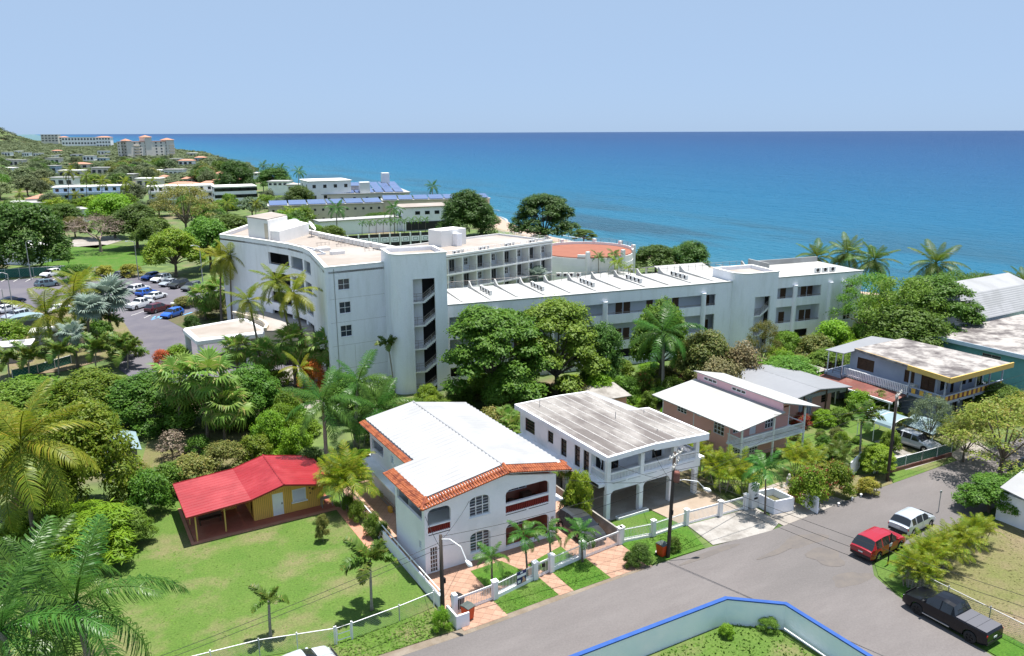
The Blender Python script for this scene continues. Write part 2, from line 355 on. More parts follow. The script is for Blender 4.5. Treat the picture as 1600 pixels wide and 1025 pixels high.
leafmat('fan_green', (.12,.24,.03), (.21,.33,.06), (.36,.35,.11), .4, .5, .15)
leafmat('fan_silver', (.17,.24,.19), (.25,.31,.26), None, .2, .5, .1)
leafmat('frond_dead', (.22,.155,.10), (.13,.085,.05), None, .2, .8, .2)

# ---------------------------------------------------------------- land, sea
COAST = np.array([(230,-400),(190,20),(175,60),(168,81),(160,101),(156,110),(155,157),(151.5,186),(153,229),(162,275),(180,327),(168,420),(162,560),(172,747),(240,1350),(235,1700),(230,2275),(245,2800),(200,3150),(60,4000),(-600,5200)], float)
def shore_x(y): return np.interp(y, COAST[:,1], COAST[:,0])
def land_z(x, y):
    d = shore_x(y) - x                                    # metres inland of the water line
    z = np.where(d > 30, 0.0, np.where(d > 0, -5.0 + 5.0*np.sin(np.clip(d/30, 0, 1)*PI/2), -5.0 - np.clip(-d, 0, 60)*0.12))
    hill = 62/(1+np.exp(np.clip((x+60)/28, -30, 30)))*np.exp(-((y-3050)/420)**2) + 4*np.exp(-((x+900)/600)**2 - ((y-2300)/700)**2)
    z = z + np.clip((d-40)/200, 0, 1)*(hill + np.clip((y-420)/900, 0, 1)*.6*np.sin(x/170+1)*np.cos(y/240))
    return z - 0.04
us = np.concatenate([np.linspace(-3600,-120,36), np.linspace(-100,100,21), np.linspace(106,260,52), np.linspace(280,420,6)])
vs_ = np.concatenate([np.linspace(-200,420,104), np.linspace(432,1500,70), np.linspace(1540,5200,60)])
U, V = np.meshgrid(us, vs_); Z = land_z(U, V)
nu, nv = len(us), len(vs_); idx = np.arange(nu*nv).reshape(nv, nu)
F = np.stack([idx[:-1,:-1].ravel(), idx[:-1,1:].ravel(), idx[1:,1:].ravel(), idx[1:,:-1].ravel()], 1)
# ground material: soil and rough grass, sand below the bank
m, n, l, b = nmat('ground')
geo = n.new('ShaderNodeNewGeometry'); sp = n.new('ShaderNodeSeparateXYZ'); l.new(geo.outputs['Position'], sp.inputs[0])
t1 = n.new('ShaderNodeTexNoise'); t1.inputs['Scale'].default_value = .35; t1.inputs['Detail'].default_value = 8; l.new(geo.outputs['Position'], t1.inputs['Vector'])
t2 = n.new('ShaderNodeTexNoise'); t2.inputs['Scale'].default_value = .06; t2.inputs['Detail'].default_value = 4; l.new(geo.outputs['Position'], t2.inputs['Vector'])
def mixc(n, l, fac, a, bcol):
    x = n.new('ShaderNodeMix'); x.data_type = 'RGBA'
    for k, s in (('A', a), ('B', bcol)):
        if isinstance(s, tuple): x.inputs[k].default_value = (*s, 1)
        else: l.new(s, x.inputs[k])
    if isinstance(fac, float): x.inputs['Factor'].default_value = fac
    else: l.new(fac, x.inputs['Factor'])
    return x.outputs['Result']
def mrange(n, l, v, a, c, d0=0.0, d1=1.0):
    r = n.new('ShaderNodeMapRange'); r.inputs['From Min'].default_value = a; r.inputs['From Max'].default_value = c; r.inputs['To Min'].default_value = d0; r.inputs['To Max'].default_value = d1
    l.new(v, r.inputs['Value']); return r.outputs['Result']
g1 = mixc(n, l, mrange(n, l, t1.outputs['Fac'], .35, .65), (.045,.085,.02), (.12,.17,.04))
g2 = mixc(n, l, mrange(n, l, t2.outputs['Fac'], .52, .66), g1, (.16,.125,.075))
zz = n.new('ShaderNodeMath'); zz.operation = 'MULTIPLY_ADD'; zz.inputs[1].default_value = .8; l.new(t1.outputs['Fac'], zz.inputs[0]); l.new(sp.outputs['Z'], zz.inputs[2])
g3 = mixc(n, l, mrange(n, l, zz.outputs[0], -.05, .25), (.36,.265,.205), g2)
l.new(g3, b.inputs['Base Color']); b.inputs['Roughness'].default_value = .95
bp = n.new('ShaderNodeBump'); bp.inputs['Strength'].default_value = .5; bp.inputs['Distance'].default_value = .2; l.new(t1.outputs['Fac'], bp.inputs['Height']); l.new(bp.outputs['Normal'], b.inputs['Normal'])
o = bpy.data.objects.new('ground', npmesh('ground', np.stack([U.ravel(), V.ravel(), Z.ravel()], 1), F, 'ground', True)); COL.objects.link(o); o['kind'] = 'structure'
# sea: colour of the water goes from clear shallows over sand to deep blue; dark reef patches in the shallows
m, n, l, b = nmat('sea')
geo = n.new('ShaderNodeNewGeometry'); sp = n.new('ShaderNodeSeparateXYZ'); l.new(geo.outputs['Position'], sp.inputs[0])
off = n.new('ShaderNodeMath'); off.operation = 'SUBTRACT'; l.new(sp.outputs['X'], off.inputs[0]); off.inputs[1].default_value = 155
nz = n.new('ShaderNodeTexNoise'); nz.inputs['Scale'].default_value = .012; nz.inputs['Detail'].default_value = 5
mpn = n.new('ShaderNodeMapping'); mpn.inputs['Scale'].default_value = (1.6, .45, 1); l.new(geo.outputs['Position'], mpn.inputs['Vector']); l.new(mpn.outputs[0], nz.inputs['Vector'])
wob = n.new('ShaderNodeMath'); wob.operation = 'MULTIPLY_ADD'; wob.inputs[1].default_value = 70; l.new(nz.outputs['Fac'], wob.inputs[0]); l.new(off.outputs[0], wob.inputs[2])
lg = n.new('ShaderNodeMath'); lg.operation = 'LOGARITHM'; lg.inputs[1].default_value = 10; mxm = n.new('ShaderNodeMath'); mxm.operation = 'MAXIMUM'; mxm.inputs[1].default_value = 1.0
l.new(wob.outputs[0], mxm.inputs[0]); l.new(mxm.outputs[0], lg.inputs[0])
rp = n.new('ShaderNodeValToRGB'); l.new(mrange(n, l, lg.outputs[0], 1.0, 4.2), rp.inputs['Fac'])
els = rp.color_ramp.elements
for i, (p, c) in enumerate([(0.0,(.09,.17,.18)),(.24,(.020,.135,.215)),(.42,(.004,.100,.20)),(.58,(.002,.062,.165)),(.75,(.002,.038,.125)),(1.0,(.002,.030,.105))]):
    e = els[i] if i < 2 else els.new(p)
    e.position = p; e.color = (*c, 1)
rf = n.new('ShaderNodeTexNoise'); rf.inputs['Scale'].default_value = .022; rf.inputs['Detail'].default_value = 6; l.new(mpn.outputs[0], rf.inputs['Vector'])
nearm = mrange(n, l, off.outputs[0], 25, 150, 1.0, 0.0); innr = mrange(n, l, off.outputs[0], 8, 25)
rm = n.new('ShaderNodeMath'); rm.operation = 'MULTIPLY'; l.new(mrange(n, l, rf.outputs['Fac'], .46, .60), rm.inputs[0]); l.new(nearm, rm.inputs[1])
rm2 = n.new('ShaderNodeMath'); rm2.operation = 'MULTIPLY'; l.new(rm.outputs[0], rm2.inputs[0]); l.new(innr, rm2.inputs[1])
l.new(mixc(n, l, rm2.outputs[0], rp.outputs['Color'], (.022,.075,.115)), b.inputs['Base Color'])
b.inputs['Roughness'].default_value = .32; b.inputs['Specular IOR Level'].default_value = .12; b.inputs['IOR'].default_value = 1.33
w1 = n.new('ShaderNodeTexNoise'); w1.inputs['Scale'].default_value = .28; w1.inputs['Detail'].default_value = 6; w1.inputs['Roughness'].default_value = .62
w2 = n.new('ShaderNodeTexNoise'); w2.inputs['Scale'].default_value = .018; w2.inputs['Detail'].default_value = 6; w2.inputs['Roughness'].default_value = .65
mpw = n.new('ShaderNodeMapping'); mpw.inputs['Scale'].default_value = (1.5, .5, 1); l.new(geo.outputs['Position'], mpw.inputs['Vector'])
for w in (w1, w2): l.new(mpw.outputs[0], w.inputs['Vector'])
b1 = n.new('ShaderNodeBump'); b1.inputs['Strength'].default_value = .9; b1.inputs['Distance'].default_value = 3.5; l.new(w1.outputs['Fac'], b1.inputs['Height'])
b2 = n.new('ShaderNodeBump'); b2.inputs['Strength'].default_value = .8; b2.inputs['Distance'].default_value = 5; l.new(w2.outputs['Fac'], b2.inputs['Height']); l.new(b1.outputs['Normal'], b2.inputs['Normal'])
l.new(b2.outputs['Normal'], b.inputs['Normal'])
g = G(); g.face([(-90000,-20000,-5),(120000,-20000,-5),(120000,160000,-5),(-90000,160000,-5)])
o = g.out('sea', 'sea'); o['kind'] = 'structure'
# breaking wave and wet edge along the beach
mat('foam', (.440,.448,.448), (.240,.304,.320), 0.5, 0.8, lo=.4, hi=.6)
g = G(); random.seed(4)
ys = np.linspace(60, 345, 120)
for base, amp, wdt in ((-0.4, 1.2, 1.1), (6.5, 2.2, .7)):
    for i in range(len(ys)-1):
        def xx(y, k): return float(shore_x(y)) + base + amp*math.sin(y/9.0+k) * math.sin(y/23.0+1)
        if base > 3 and math.sin(ys[i]/17.0) < .25: continue
        y0, y1 = ys[i], ys[i+1]; w = wdt*(.6+.5*math.sin(y0/5.0))
        g.face([(xx(y0,0),y0,-4.93),(xx(y0,0)+w,y0,-4.93),(xx(y1,0)+wdt*(.6+.5*math.sin(y1/5.0)),y1,-4.93),(xx(y1,0),y1,-4.93)])
o = g.out('surf_foam', 'foam'); o['kind'] = 'structure'

# ---------------------------------------------------------------- roads, drives, lawns
def sheet(name, pts, z, m):
    g = G(); c = (sum(p[0] for p in pts)/len(pts), sum(p[1] for p in pts)/len(pts))
    g.face([(p[0]-c[0], p[1]-c[1], 0) for p in pts]); o = g.out(name, m, loc=(c[0], c[1], z)); o['kind'] = 'structure'; return o
def pxs(*l): return [at(*q)[:2] for q in l]
sheet('road', [(-60,32.4),(34.9,32.2),(37.9,29.7),(37.9,0),(46.3,0),(46.2,21),(46.5,25),(47.1,28),(48.0,30.4),(49.4,31.6),(51,31.9),(54,31.8),(118,31.8),(118,39.0),(60,39.2),(52,39.0),(47,38.8),(44,39.1),(40.6,39.4),(30,39.75),(20,39.6),(8,40.0),(-60,40.4)], .012, 'asphalt')
random.seed(11)
def blob(c, rx, ry, k=22, j=.25, rot=0): 
    ph = [random.random()*6.3 for _ in range(3)]
    o = []
    for i in range(k):
        a = 2*PI*i/k; r = 1 + j*(.6*math.sin(2*a+ph[0]) + .5*math.sin(3*a+ph[1]) + .35*math.sin(5*a+ph[2]))
        x, y = rx*r*math.cos(a), ry*r*math.sin(a); o.append((c[0]+x*math.cos(rot)-y*math.sin(rot), c[1]+x*math.sin(rot)+y*math.cos(rot)))
    return o
for (p, rx, ry) in (((1255,845),2.2,.8),((1330,905),1.6,.8),((1110,865),2.6,.35),((1290,870),1.4,1.2),((1215,862),1.8,.3)):
    sheet('road_patch', blob(at(*p), rx, ry), .016+.003*[1255,1330,1110,1290,1215].index(p[0]), 'asphalt_patch')
sheet('road_shoulder', [(-40,39.9),(8,39.7),(20,39.35),(30,39.5),(35.2,39.5),(35.2,40.0),(28,40.05),(19.5,40.0),(8,40.5),(-40,40.9)], .018, 'dirt')
sheet('lawn', [(-60,40.9),(8,40.5),(19.4,40.1),(19.4,62),(18.5,68),(6,69),(-4,66),(-60,70)], .006, 'lawn')
sheet('lawn', pxs((215,745),(230,690),(300,678),(420,655),(470,660),(430,700),(330,740)), .010, 'lawn_dry')
def clip(poly, rect):
    """convex clip of a tile by an axis-aligned rectangle"""
    x0, x1, y0, y1 = rect
    for ax, lim, sg in ((0, x0, 1), (0, x1, -1), (1, y0, 1), (1, y1, -1)):
        out = []
        for i in range(len(poly)):
            p, q = poly[i-1], poly[i]; dp, dq = sg*(p[ax]-lim), sg*(q[ax]-lim)
            if dp >= 0: out.append(p)
            if (dp >= 0) != (dq >= 0): t = dp/(dp-dq); out.append((p[0]+(q[0]-p[0])*t, p[1]+(q[1]-p[1])*t))
        poly = out
        if len(poly) < 3: return []
    return poly
mat('tile_a', (.360,.220,.156), (.320,.196,.140), 3.0, .75, fine=.08); mat('tile_b', (.384,.240,.172), (.344,.212,.152), 3.0, .75, fine=.08); mat('tile_c', (.336,.200,.140), (.304,.184,.128), 3.0, .75, fine=.08); mat('mortar', (.26,.165,.125), None, rough=.9)
def tiled(name, rect, z, pitch=.56, gap=.022, ang=R(43), skip=()):
    x0, x1, y0, y1 = rect; base = sheet(name, [(x0,y0),(x1,y0),(x1,y1),(x0,y1)], z, 'mortar'); cx, cy = (x0+x1)/2, (y0+y1)/2; n = int(math.hypot(x1-x0, y1-y0)/pitch/2)+2; c, s_ = math.cos(ang), math.sin(ang); h = pitch/2-gap/2; whole = {}; rd_ = random.Random(3)
    for i in range(-n, n+1):
        for j in range(-n, n+1):
            tx, ty = (i*c-j*s_)*pitch, (i*s_+j*c)*pitch
            sq = [(tx+a*c-b_*s_+cx, ty+a*s_+b_*c+cy) for a, b_ in ((-h,-h),(h,-h),(h,h),(-h,h))]; pl = clip(sq, (x0+.01, x1-.01, y0+.01, y1-.01))
            if len(pl) < 3 or any(a0 < tx+cx < a1 and b0 < ty+cy < b1 for a0, a1, b0, b1 in skip): continue
            m_ = rd_.choice(('tile_a','tile_b','tile_c'))
            if len(pl) == 4 and all(math.dist(p, q) < 1e-6 for p, q in zip(sorted(pl), sorted(sq))):
                if m_ not in whole: g = G(); g.prism([(a*c-b_*s_, a*s_+b_*c) for a, b_ in ((-h,-h),(h,-h),(h,h),(-h,h))], 0, .012); whole[m_] = g.mesh('tile'); whole[m_].materials.append(MATS[m_])
                inst('tile', whole[m_], base, (tx, ty, 0))
            else: g = G(); g.prism([(p[0]-cx, p[1]-cy) for p in pl], 0, .012); g.out('tile', m_, base)
tiled('tiled_yard', (19.75,35.15,41.75,47.1), .02, skip=((32.3,34.6,44.2,47),)); tiled('tiled_drive', (19.75,23.0,39.72,41.74), .022); tiled('tiled_drive', (31.6,34.9,39.78,41.74), .022); tiled('tiled_path', (27.2,28.4,39.88,41.74), .024)
sheet('side_path', [(19.75,47.1),(20.4,47.1),(20.4,52.4),(22.6,52.6),(22.6,64.5),(19.75,64.5)], .022, 'peach_tile'); sheet('side_path', [(31.6,47.1),(35.3,47.1),(35.3,60),(31.6,60)], .022, 'peach_tile')
for q, zz_ in ((pxs((735,893),(783,877),(812,890),(830,905),(800,915),(757,917)), .045), (pxs((822,884),(876,854),(893,868),(905,878),(850,893)), .045)):
    sheet('yard_lawn', q, zz_, 'lawn_bright')
sheet('verge_lawn', [(23.0,39.9),(27.2,40.0),(27.2,42.5),(23.0,41.9)], .04, 'lawn_bright')
sheet('verge_lawn', [(28.4,39.85),(31.6,39.85),(31.6,43.2),(28.4,42.9)], .04, 'lawn_bright')
sheet('verge_lawn', [(34.7,39.75),(40.4,39.5),(41.6,42.9),(35.3,43.3)], .026, 'lawn_bright')
sheet('front_lawn', [(35.4,43.6),(41.4,43.1),(40.8,46.3),(36.6,46.6),(35.5,47.5)], .02, 'lawn_bright')
sheet('carport_floor', [(36.4,46.7),(46.9,46.7),(46.9,60),(36.4,60)], .03, 'concrete')
sheet('driveway', [(41.35,43.1),(47.6,42.7),(47.6,46.8),(40.9,46.8)], .024, 'drive_beige')
sheet('drive_apron', [(41.2,39.5),(43.5,39.1),(46.9,38.75),(48.5,39.4),(48.8,42.4),(41.7,42.9)], .02, 'concrete_white')
sheet('garden_bed', [(46.9,43),(49.2,42.6),(49.5,62),(46.9,60)], .02, 'soil')
sheet('driveway', pxs((1200,795),(1283,766),(1300,775),(1322,783),(1225,822),(1205,812)), .03, 'concrete')
_q = pxs((1200,788),(1170,770),(1222,752),(1268,772)); _b = sheet('driveway', _q, .02, 'soil'); _c = (sum(p[0] for p in _q)/4, sum(p[1] for p in _q)/4)
for i in range(6):
    for j in range(4):
        def bl(u, v): return tuple((_q[0][k]*(1-u)*(1-v)+_q[1][k]*u*(1-v)+_q[2][k]*u*v+_q[3][k]*(1-u)*v)-_c[k] for k in (0, 1))
        e = .012; g = G(); g.prism([bl((i+a)/6+(e if a == 0 else -e), (j+c_)/4+(e if c_ == 0 else -e)) for a, c_ in ((0,0),(1,0),(1,1),(0,1))][::-1], 0, .02); g.out('paving_slab', 'concrete' if (i+j) % 2 else 'drive_beige', _b)
sheet('verge_dry', [(53.6,39.3),(63,39.2),(64.6,40.5),(62,42.0),(55,42.2),(53.8,41)], .02, 'lawn_dry')
sheet('verge_lawn', [(63.2,39.2),(70.5,39.2),(73.5,40.2),(64.5,40.7)], .022, 'lawn')
sheet('side_garden', [(50,43),(63,42),(76,41),(78,56),(62,60),(50,56)], .006, 'lawn')
sheet('carport_floor', pxs((1366,690),(1425,670),(1490,712),(1415,735)), .024, 'concrete_white')
sheet('tyre_strip', pxs((1380,690),(1430,672),(1480,700),(1432,712)), .03, 'soil')
sheet('drive_apron', [(73.0,39.1),(78.5,39.1),(80,41.5),(73.8,40.4)], .022, 'concrete')
sheet('corner_verge', [(46.35,8),(49.0,8),(49.0,27),(49.2,29.5),(54,30.2),(54,31.6),(51,31.75),(49.5,31.4),(48.2,30.2),(47.3,28),(46.7,25),(46.4,21)], .02, 'lawn_bright')
sheet('lot_ground', [(48.9,4),(110,4),(110,30.5),(54,30.3),(49.1,29.0)], .008, 'lawn_dry')
sheet('lot_ground', [(10,32.0),(34.7,31.6),(37.3,29.3),(37.3,-10),(10,-10)], .014, 'lawn')
sheet('car_park', [(-90,206),(5,202),(14,196),(22,183),(30,172),(31,160),(28.5,148),(24.5,134),(28,121),(30.5,112),(29.5,104),(14,103),(7.5,108),(6,115),(7,130),(3,141),(-90,143)], .012, 'asphalt_dark')
sheet('planting_bed', pxs((20,520),(60,478),(120,465),(190,498),(212,532),(200,552),(100,580),(10,590)), .03, 'lawn_dry')
sheet('planting_bed', pxs((262,500),(330,480),(378,478),(372,500),(290,515)), .03, 'soil')
sheet('park_lawn', pxs((55,420),(95,388),(160,382),(228,388),(236,412),(180,424),(100,432)), .02, 'lawn_bright')
sheet('path_paving', pxs((106,384),(118,372),(180,368),(190,376),(150,388)), .02, 'concrete')
sheet('hotel_walk', pxs((425,590),(452,575),(480,560),(520,600),(500,640),(430,655)), .02, 'concrete')

# ---------------------------------------------------------------- foliage meshes
def unit(a): return a/np.maximum(np.linalg.norm(a, axis=1, keepdims=True), 1e-9)
def leaf_quads(P, N, size, rng, aspect=.55, T=None, fold=.12):
    n = len(P); N = unit(N)
    t = rng.normal(size=(n, 3)) if T is None else T + rng.normal(size=(n, 3))*.25
    t = unit(t - N*(t*N).sum(1, keepdims=True)); b = np.cross(N, t)
    s = (size*(.65+.7*rng.random(n)))[:, None] if np.isscalar(size) else size[:, None]
    V = np.stack([P - t*s*.5, P + b*s*aspect*.5 - N*s*fold, P + t*s*.5 - N*s*fold*.8, P - b*s*aspect*.5 - N*s*fold], 1).reshape(-1, 3)
    return V, np.arange(n*4).reshape(n, 4)
def crown_arrays(lobes, nclump, per, leaf, spread, seed, up=.45, aspect=.55, inner=.15, zmin=-.4, tang=False):
    rng = np.random.default_rng(seed); lob = np.array(lobes, float)
    wts = lob[:, 3]*lob[:, 4] + lob[:, 3]*lob[:, 5]; wts /= wts.sum()
    k = rng.choice(len(lob), nclump, p=wts)
    d = unit(rng.normal(size=(nclump*4, 3))); d = d[d[:, 2] > zmin][:nclump]
    while len(d) < nclump: d = np.concatenate([d, d])[:nclump]
    rr = .84 + .2*rng.random(nclump); ins = rng.random(nclump) < inner; rr[ins] *= .45 + .4*rng.random(ins.sum())
    c = lob[k, :3] + d*lob[k, 3:6]*rr[:, None]
    P = np.repeat(c, per, 0) + rng.normal(size=(nclump*per, 3))*spread*np.array([1, 1, .7])
    D = np.repeat(d, per, 0); N = D*.75 + np.array([0, 0, up]) + rng.normal(size=P.shape)*.30
    return leaf_quads(P, N, leaf, rng, aspect, D*.8 + np.array([0, 0, .5]) if tang else None)
def ring_lobes(seed, n, r0, r1, z0, z1, s0, s1, flat=1.0, top=True):
    rd = random.Random(seed); o = []
    for i in range(n):
        a = 2.399*i + rd.random()*.7; f = (i+.5)/n; rad = r1*math.sqrt(f) if not top else r0 + (r1-r0)*math.sqrt(f)
        z = z1 + (z0-z1)*f**1.4 + (rd.random()-.5)*.06; s = s0 + (s1-s0)*rd.random()
        o.append((rad*math.cos(a), rad*math.sin(a), z, s, s, s*flat))
    return o
TREE = {}
def def_tree(kind, lobes, nclump, per, leaf, spread, seed, trunk=True, tz=.5, tr=.022, bark='bark', **kw):
    V, F = crown_arrays(lobes, nclump, per, leaf, spread, seed, **kw)
    V = V/np.array([1, 1, 1.0]); rad_ = np.percentile(np.hypot(V[:,0], V[:,1]), 98.5); ztop_ = np.percentile(V[:,2], 99.8); fx, fz = .5/rad_, 1/ztop_; V = V*np.array([fx, fx, fz])
    c = npmesh(kind+'_crown', V, F, 'leaf_mid')
    t = None
    if trunk:
        g = G(); rd = random.Random(seed)
        g.tube([(0,0,-.02),(.012*rd.random(),.01,tz*.5),(0,0,tz)], [tr*1.35, tr, tr*.75], 7)
        for lb in lobes[::max(1, len(lobes)//9)]:
            e = (lb[0]*.9*fx, lb[1]*.9*fx, lb[2]*fz); mid = (e[0]*.45, e[1]*.45, tz*.72 + (e[2]-tz*.72)*.45)
            g.tube([(0,0,tz*.62), mid, e], [tr*.62, tr*.42, tr*.16], 5)
        t = g.mesh(kind+'_trunk'); t.materials.append(MATS[bark])
    TREE[kind] = (c, t)
def_tree('dense_a', ring_lobes(1, 15, .02, .37, .30, .80, .14, .19), 2100, 9, .036, .026, 1, tz=.42)
def_tree('dense_b', ring_lobes(2, 17, .04, .38, .32, .82, .12, .18), 2100, 9, .036, .024, 2, tz=.42)
def_tree('dense_c', ring_lobes(3, 13, .0, .35, .28, .78, .15, .20), 2000, 9, .037, .027, 3, tz=.42)
def_tree('mass_a', ring_lobes(21, 22, .03, .40, .14, .82, .13, .18), 2700, 8, .034, .024, 21, trunk=False, zmin=-.6)
def_tree('mass_b', ring_lobes(22, 24, .05, .40, .12, .80, .12, .17), 2700, 8, .034, .022, 22, trunk=False, zmin=-.6)
def_tree('spread_a', ring_lobes(4, 34, .04, .43, .26, .90, .10, .16, .55), 3000, 9, .032, .022, 4, tz=.40, up=.8, zmin=-.3)
def_tree('spread_b', ring_lobes(5, 36, .04, .43, .24, .90, .10, .16, .6), 3000, 9, .032, .022, 5, tz=.38, up=.8, zmin=-.3)
def_tree('airy', ring_lobes(6, 34, .05, .44, .38, .88, .05, .10, .5), 800, 9, .024, .030, 6, tz=.40, tr=.016, up=.6, inner=.05)
def_tree('tall', ring_lobes(7, 16, .02, .32, .16, .86, .12, .17), 1700, 9, .034, .026, 7, tz=.4)
def_tree('shrub_a', ring_lobes(8, 12, .02, .36, .18, .74, .15, .21), 1000, 7, .050, .036, 8, trunk=False, zmin=-.7)
def_tree('shrub_b', ring_lobes(9, 14, .04, .39, .15, .72, .12, .19), 1000, 7, .050, .038, 9, trunk=False, zmin=-.7)
def_tree('shrub_c', ring_lobes(10, 18, .05, .41, .12, .76, .08, .16), 900, 7, .046, .045, 10, trunk=False, zmin=-.7, inner=.05)
def_tree('spray', ring_lobes(11, 16, .03, .38, .14, .70, .12, .18), 1500, 7, .085, .03, 11, trunk=False, zmin=-.4, aspect=.18, tang=True, up=.3)
def_tree('sparse', ring_lobes(12, 26, .05, .42, .2, .85, .06, .11), 240, 7, .06, .05, 12, tz=.3, tr=.014, inner=0)
def_tree('blossom', ring_lobes(16, 14, .05, .40, .3, .80, .12, .17), 70, 7, .035, .03, 16, trunk=False, inner=0, zmin=-.2)
def_tree('far_a', ring_lobes(13, 9, .02, .34, .30, .74, .16, .23), 420, 6, .065, .045, 13, trunk=True, tz=.4, tr=.02)
def_tree('far_b', ring_lobes(14, 10, .04, .37, .34, .80, .14, .20, .7), 420, 6, .065, .045, 14, trunk=True, tz=.4, tr=.02)
# bare spreading tree: twigs only
def bare_tree():
    g = G(); rd = random.Random(5)
    def grow(p, d, L, r, k):
        q = tuple(p[i] + d[i]*L for i in range(3)); g.tube([p, q], [r, r*.7], 4, cap=False)
        if k == 0: return
        for _ in range(3):
            a = rd.random()*6.283; t = .75; nd = Vector((d[0]+t*math.cos(a), d[1]+t*math.sin(a), max(d[2]*.75, .06)+.1*rd.random())).normalized()
            grow(q, tuple(nd), L*(.62+.2*rd.random()), r*.62, k-1)
    grow((0,0,-.02), (0,0,1), .32, .028, 5)
    me = g.mesh('bare_limbs'); me.materials.append(MATS['twig_grey'])
    return me
TREE['bare'] = (None, bare_tree())
V, F = crown_arrays(ring_lobes(15, 22, .05, .44, .56, .90, .09, .13, .5), 420, 7, .05, .035, 15, aspect=.12, tang=True)
TREE['bare'] = (npmesh('bare_twigs', V, F, 'twig_brown'), TREE['bare'][1])
rngv = random.Random(77)
def tree(kind, bx, by, topy, wpx, m, label, name='tree', cat='tree', group=None, p=None, depth=1.0):
    b = p if p else at(bx, by); h = hgt(b, bx, topy); w = wid(b, wpx)
    t = thing(name, label, cat, (b[0], b[1], -.02), rngv.random()*6.28, group); t.scale = (w, w*depth, h)
    c, tk = TREE[kind]
    if tk: inst('trunk', tk, t)
    if c: inst('crown' if tk else 'foliage', c, t, m=m)
    return t
def tree_at(kind, x, y, w, h, m, label, name='tree', cat='tree', group=None, z=0):
    t = thing(name, label, cat, (x, y, z-.02), rngv.random()*6.28, group); t.scale = (w, w, h)
    c, tk = TREE[kind]
    if tk: inst('trunk', tk, t)
    if c: inst('crown' if tk else 'foliage', c, t, m=m)
    return t
# ---------------------------------------------------------------- palms
def frond_arrays(L, droop, n, ll, lw, hang=.5, plume=0.0, seed=0, fwd=.55, start=.13):
    """feather frond along +x: midrib bends down by droop, leaflets on both sides"""
    rng = random.Random(seed); V = []; F = []; K = 12; pts = []; x = z = 0.0; ang = 0
    for k in range(K+1):
        pts.append((x, z)); t = k/K; ang = -droop*(t**1.25); x += math.cos(ang)*L/K; z += math.sin(ang)*L/K
    def mid(t):
        f = t*K; i = min(int(f), K-1); u = f-i; return pts[i][0]*(1-u)+pts[i+1][0]*u, pts[i][1]*(1-u)+pts[i+1][1]*u, -droop*(t**1.25)
    for k in range(K):                                    # midrib
        r0, r1 = .028*L/4*(1-k/K)+.006, .028*L/4*(1-(k+1)/K)+.006; i = len(V)
        for (px, pz), r in ((pts[k], r0), (pts[k+1], r1)): V += [(px, -r, pz), (px, r, pz), (px, 0, pz+r)]
        F += [(i, i+3, i+5, i+2), (i+1, i+2, i+5, i+4), (i, i+1, i+4, i+3)]
    for j in range(n):
        t = start + (1-start)*(j+.5)/n; mx, mz, a = mid(t); l = ll*(math.sin(PI*min(1, (t-start)/(1-start)*.86+.12))**.6)*(.88+.24*rng.random())
        for sd in (-1, 1):
            f_ = fwd*(.7+.6*t) + (rng.random()-.5)*.15; hg = hang*(.7+.6*rng.random()); el = -.10 if not plume else (rng.random()*2-1)*plume
            d1 = Vector((math.sin(f_)*math.cos(a), sd*math.cos(f_), math.sin(f_)*math.sin(a)+el)).normalized()
            d2 = (d1 + Vector((0, 0, -hg))).normalized(); d3 = (d2 + Vector((0, 0, -hg*.9))).normalized()
            p0 = Vector((mx, 0, mz)); p1 = p0 + d1*l*.4; p2 = p1 + d2*l*.35; p3 = p2 + d3*l*.25; wv = Vector((math.cos(a), 0, math.sin(a)))*lw*.5; i = len(V)
            for p, s_ in ((p0, .6), (p1, 1.0), (p2, .8), (p3, .08)): V += [tuple(p-wv*s_), tuple(p+wv*s_)]
            for q in range(3): F.append((i+2*q, i+2*q+1, i+2*q+3, i+2*q+2))
    return np.array(V), np.array(F)
def fan_arrays(pet, r, seg=20, span=4.9, cone=.25, droop=.35, seed=0):
    rng = random.Random(seed); V = [(0,-.02,0),(0,.02,0),(pet,.015,0),(pet,-.015,0)]; F = [(0,1,2,3)]
    for k in range(seg):
        a = -span/2 + span*(k+.5)/seg; w = span/seg*.5; r_ = r*(.88+.2*rng.random())*(1-.12*abs(a)/(span/2)); i = len(V)
        V.append((pet, 0, 0))
        V.append((pet+r_*.6*math.cos(a-w), r_*.6*math.sin(a-w), cone*r_*.3)); V.append((pet+r_*.62*math.cos(a), r_*.62*math.sin(a), cone*r_*.3+.03*r)); V.append((pet+r_*.6*math.cos(a+w), r_*.6*math.sin(a+w), cone*r_*.3))
        V.append((pet+r_*math.cos(a), r_*math.sin(a), cone*r_*.2-droop*r_*(.4+.5*rng.random())))
        F += [(i, i+1, i+2, i+2), (i, i+2, i+3, i+3), (i+1, i+4, i+2, i+2), (i+2, i+4, i+3, i+3)]
    return np.array(V, float), np.array(F)
def rotm(az, el, roll=0): return np.array((Matrix.Rotation(az, 3, 'Z') @ Matrix.Rotation(-el, 3, 'Y') @ Matrix.Rotation(roll, 3, 'X')))
FR = {}
def def_frond(key, m, arrs):
    out = []
    for V, F in arrs:
        if F.shape[1] == 4 and (F[:, 2] == F[:, 3]).any():
            me = bpy.data.meshes.new(key); me.from_pydata([tuple(v) for v in V], [], [tuple(dict.fromkeys(f)) for f in F.tolist()]); me.materials.append(MATS[m])
        else: me = npmesh(key, V, F, m)
        out.append((me, V, F))
    FR[key] = out
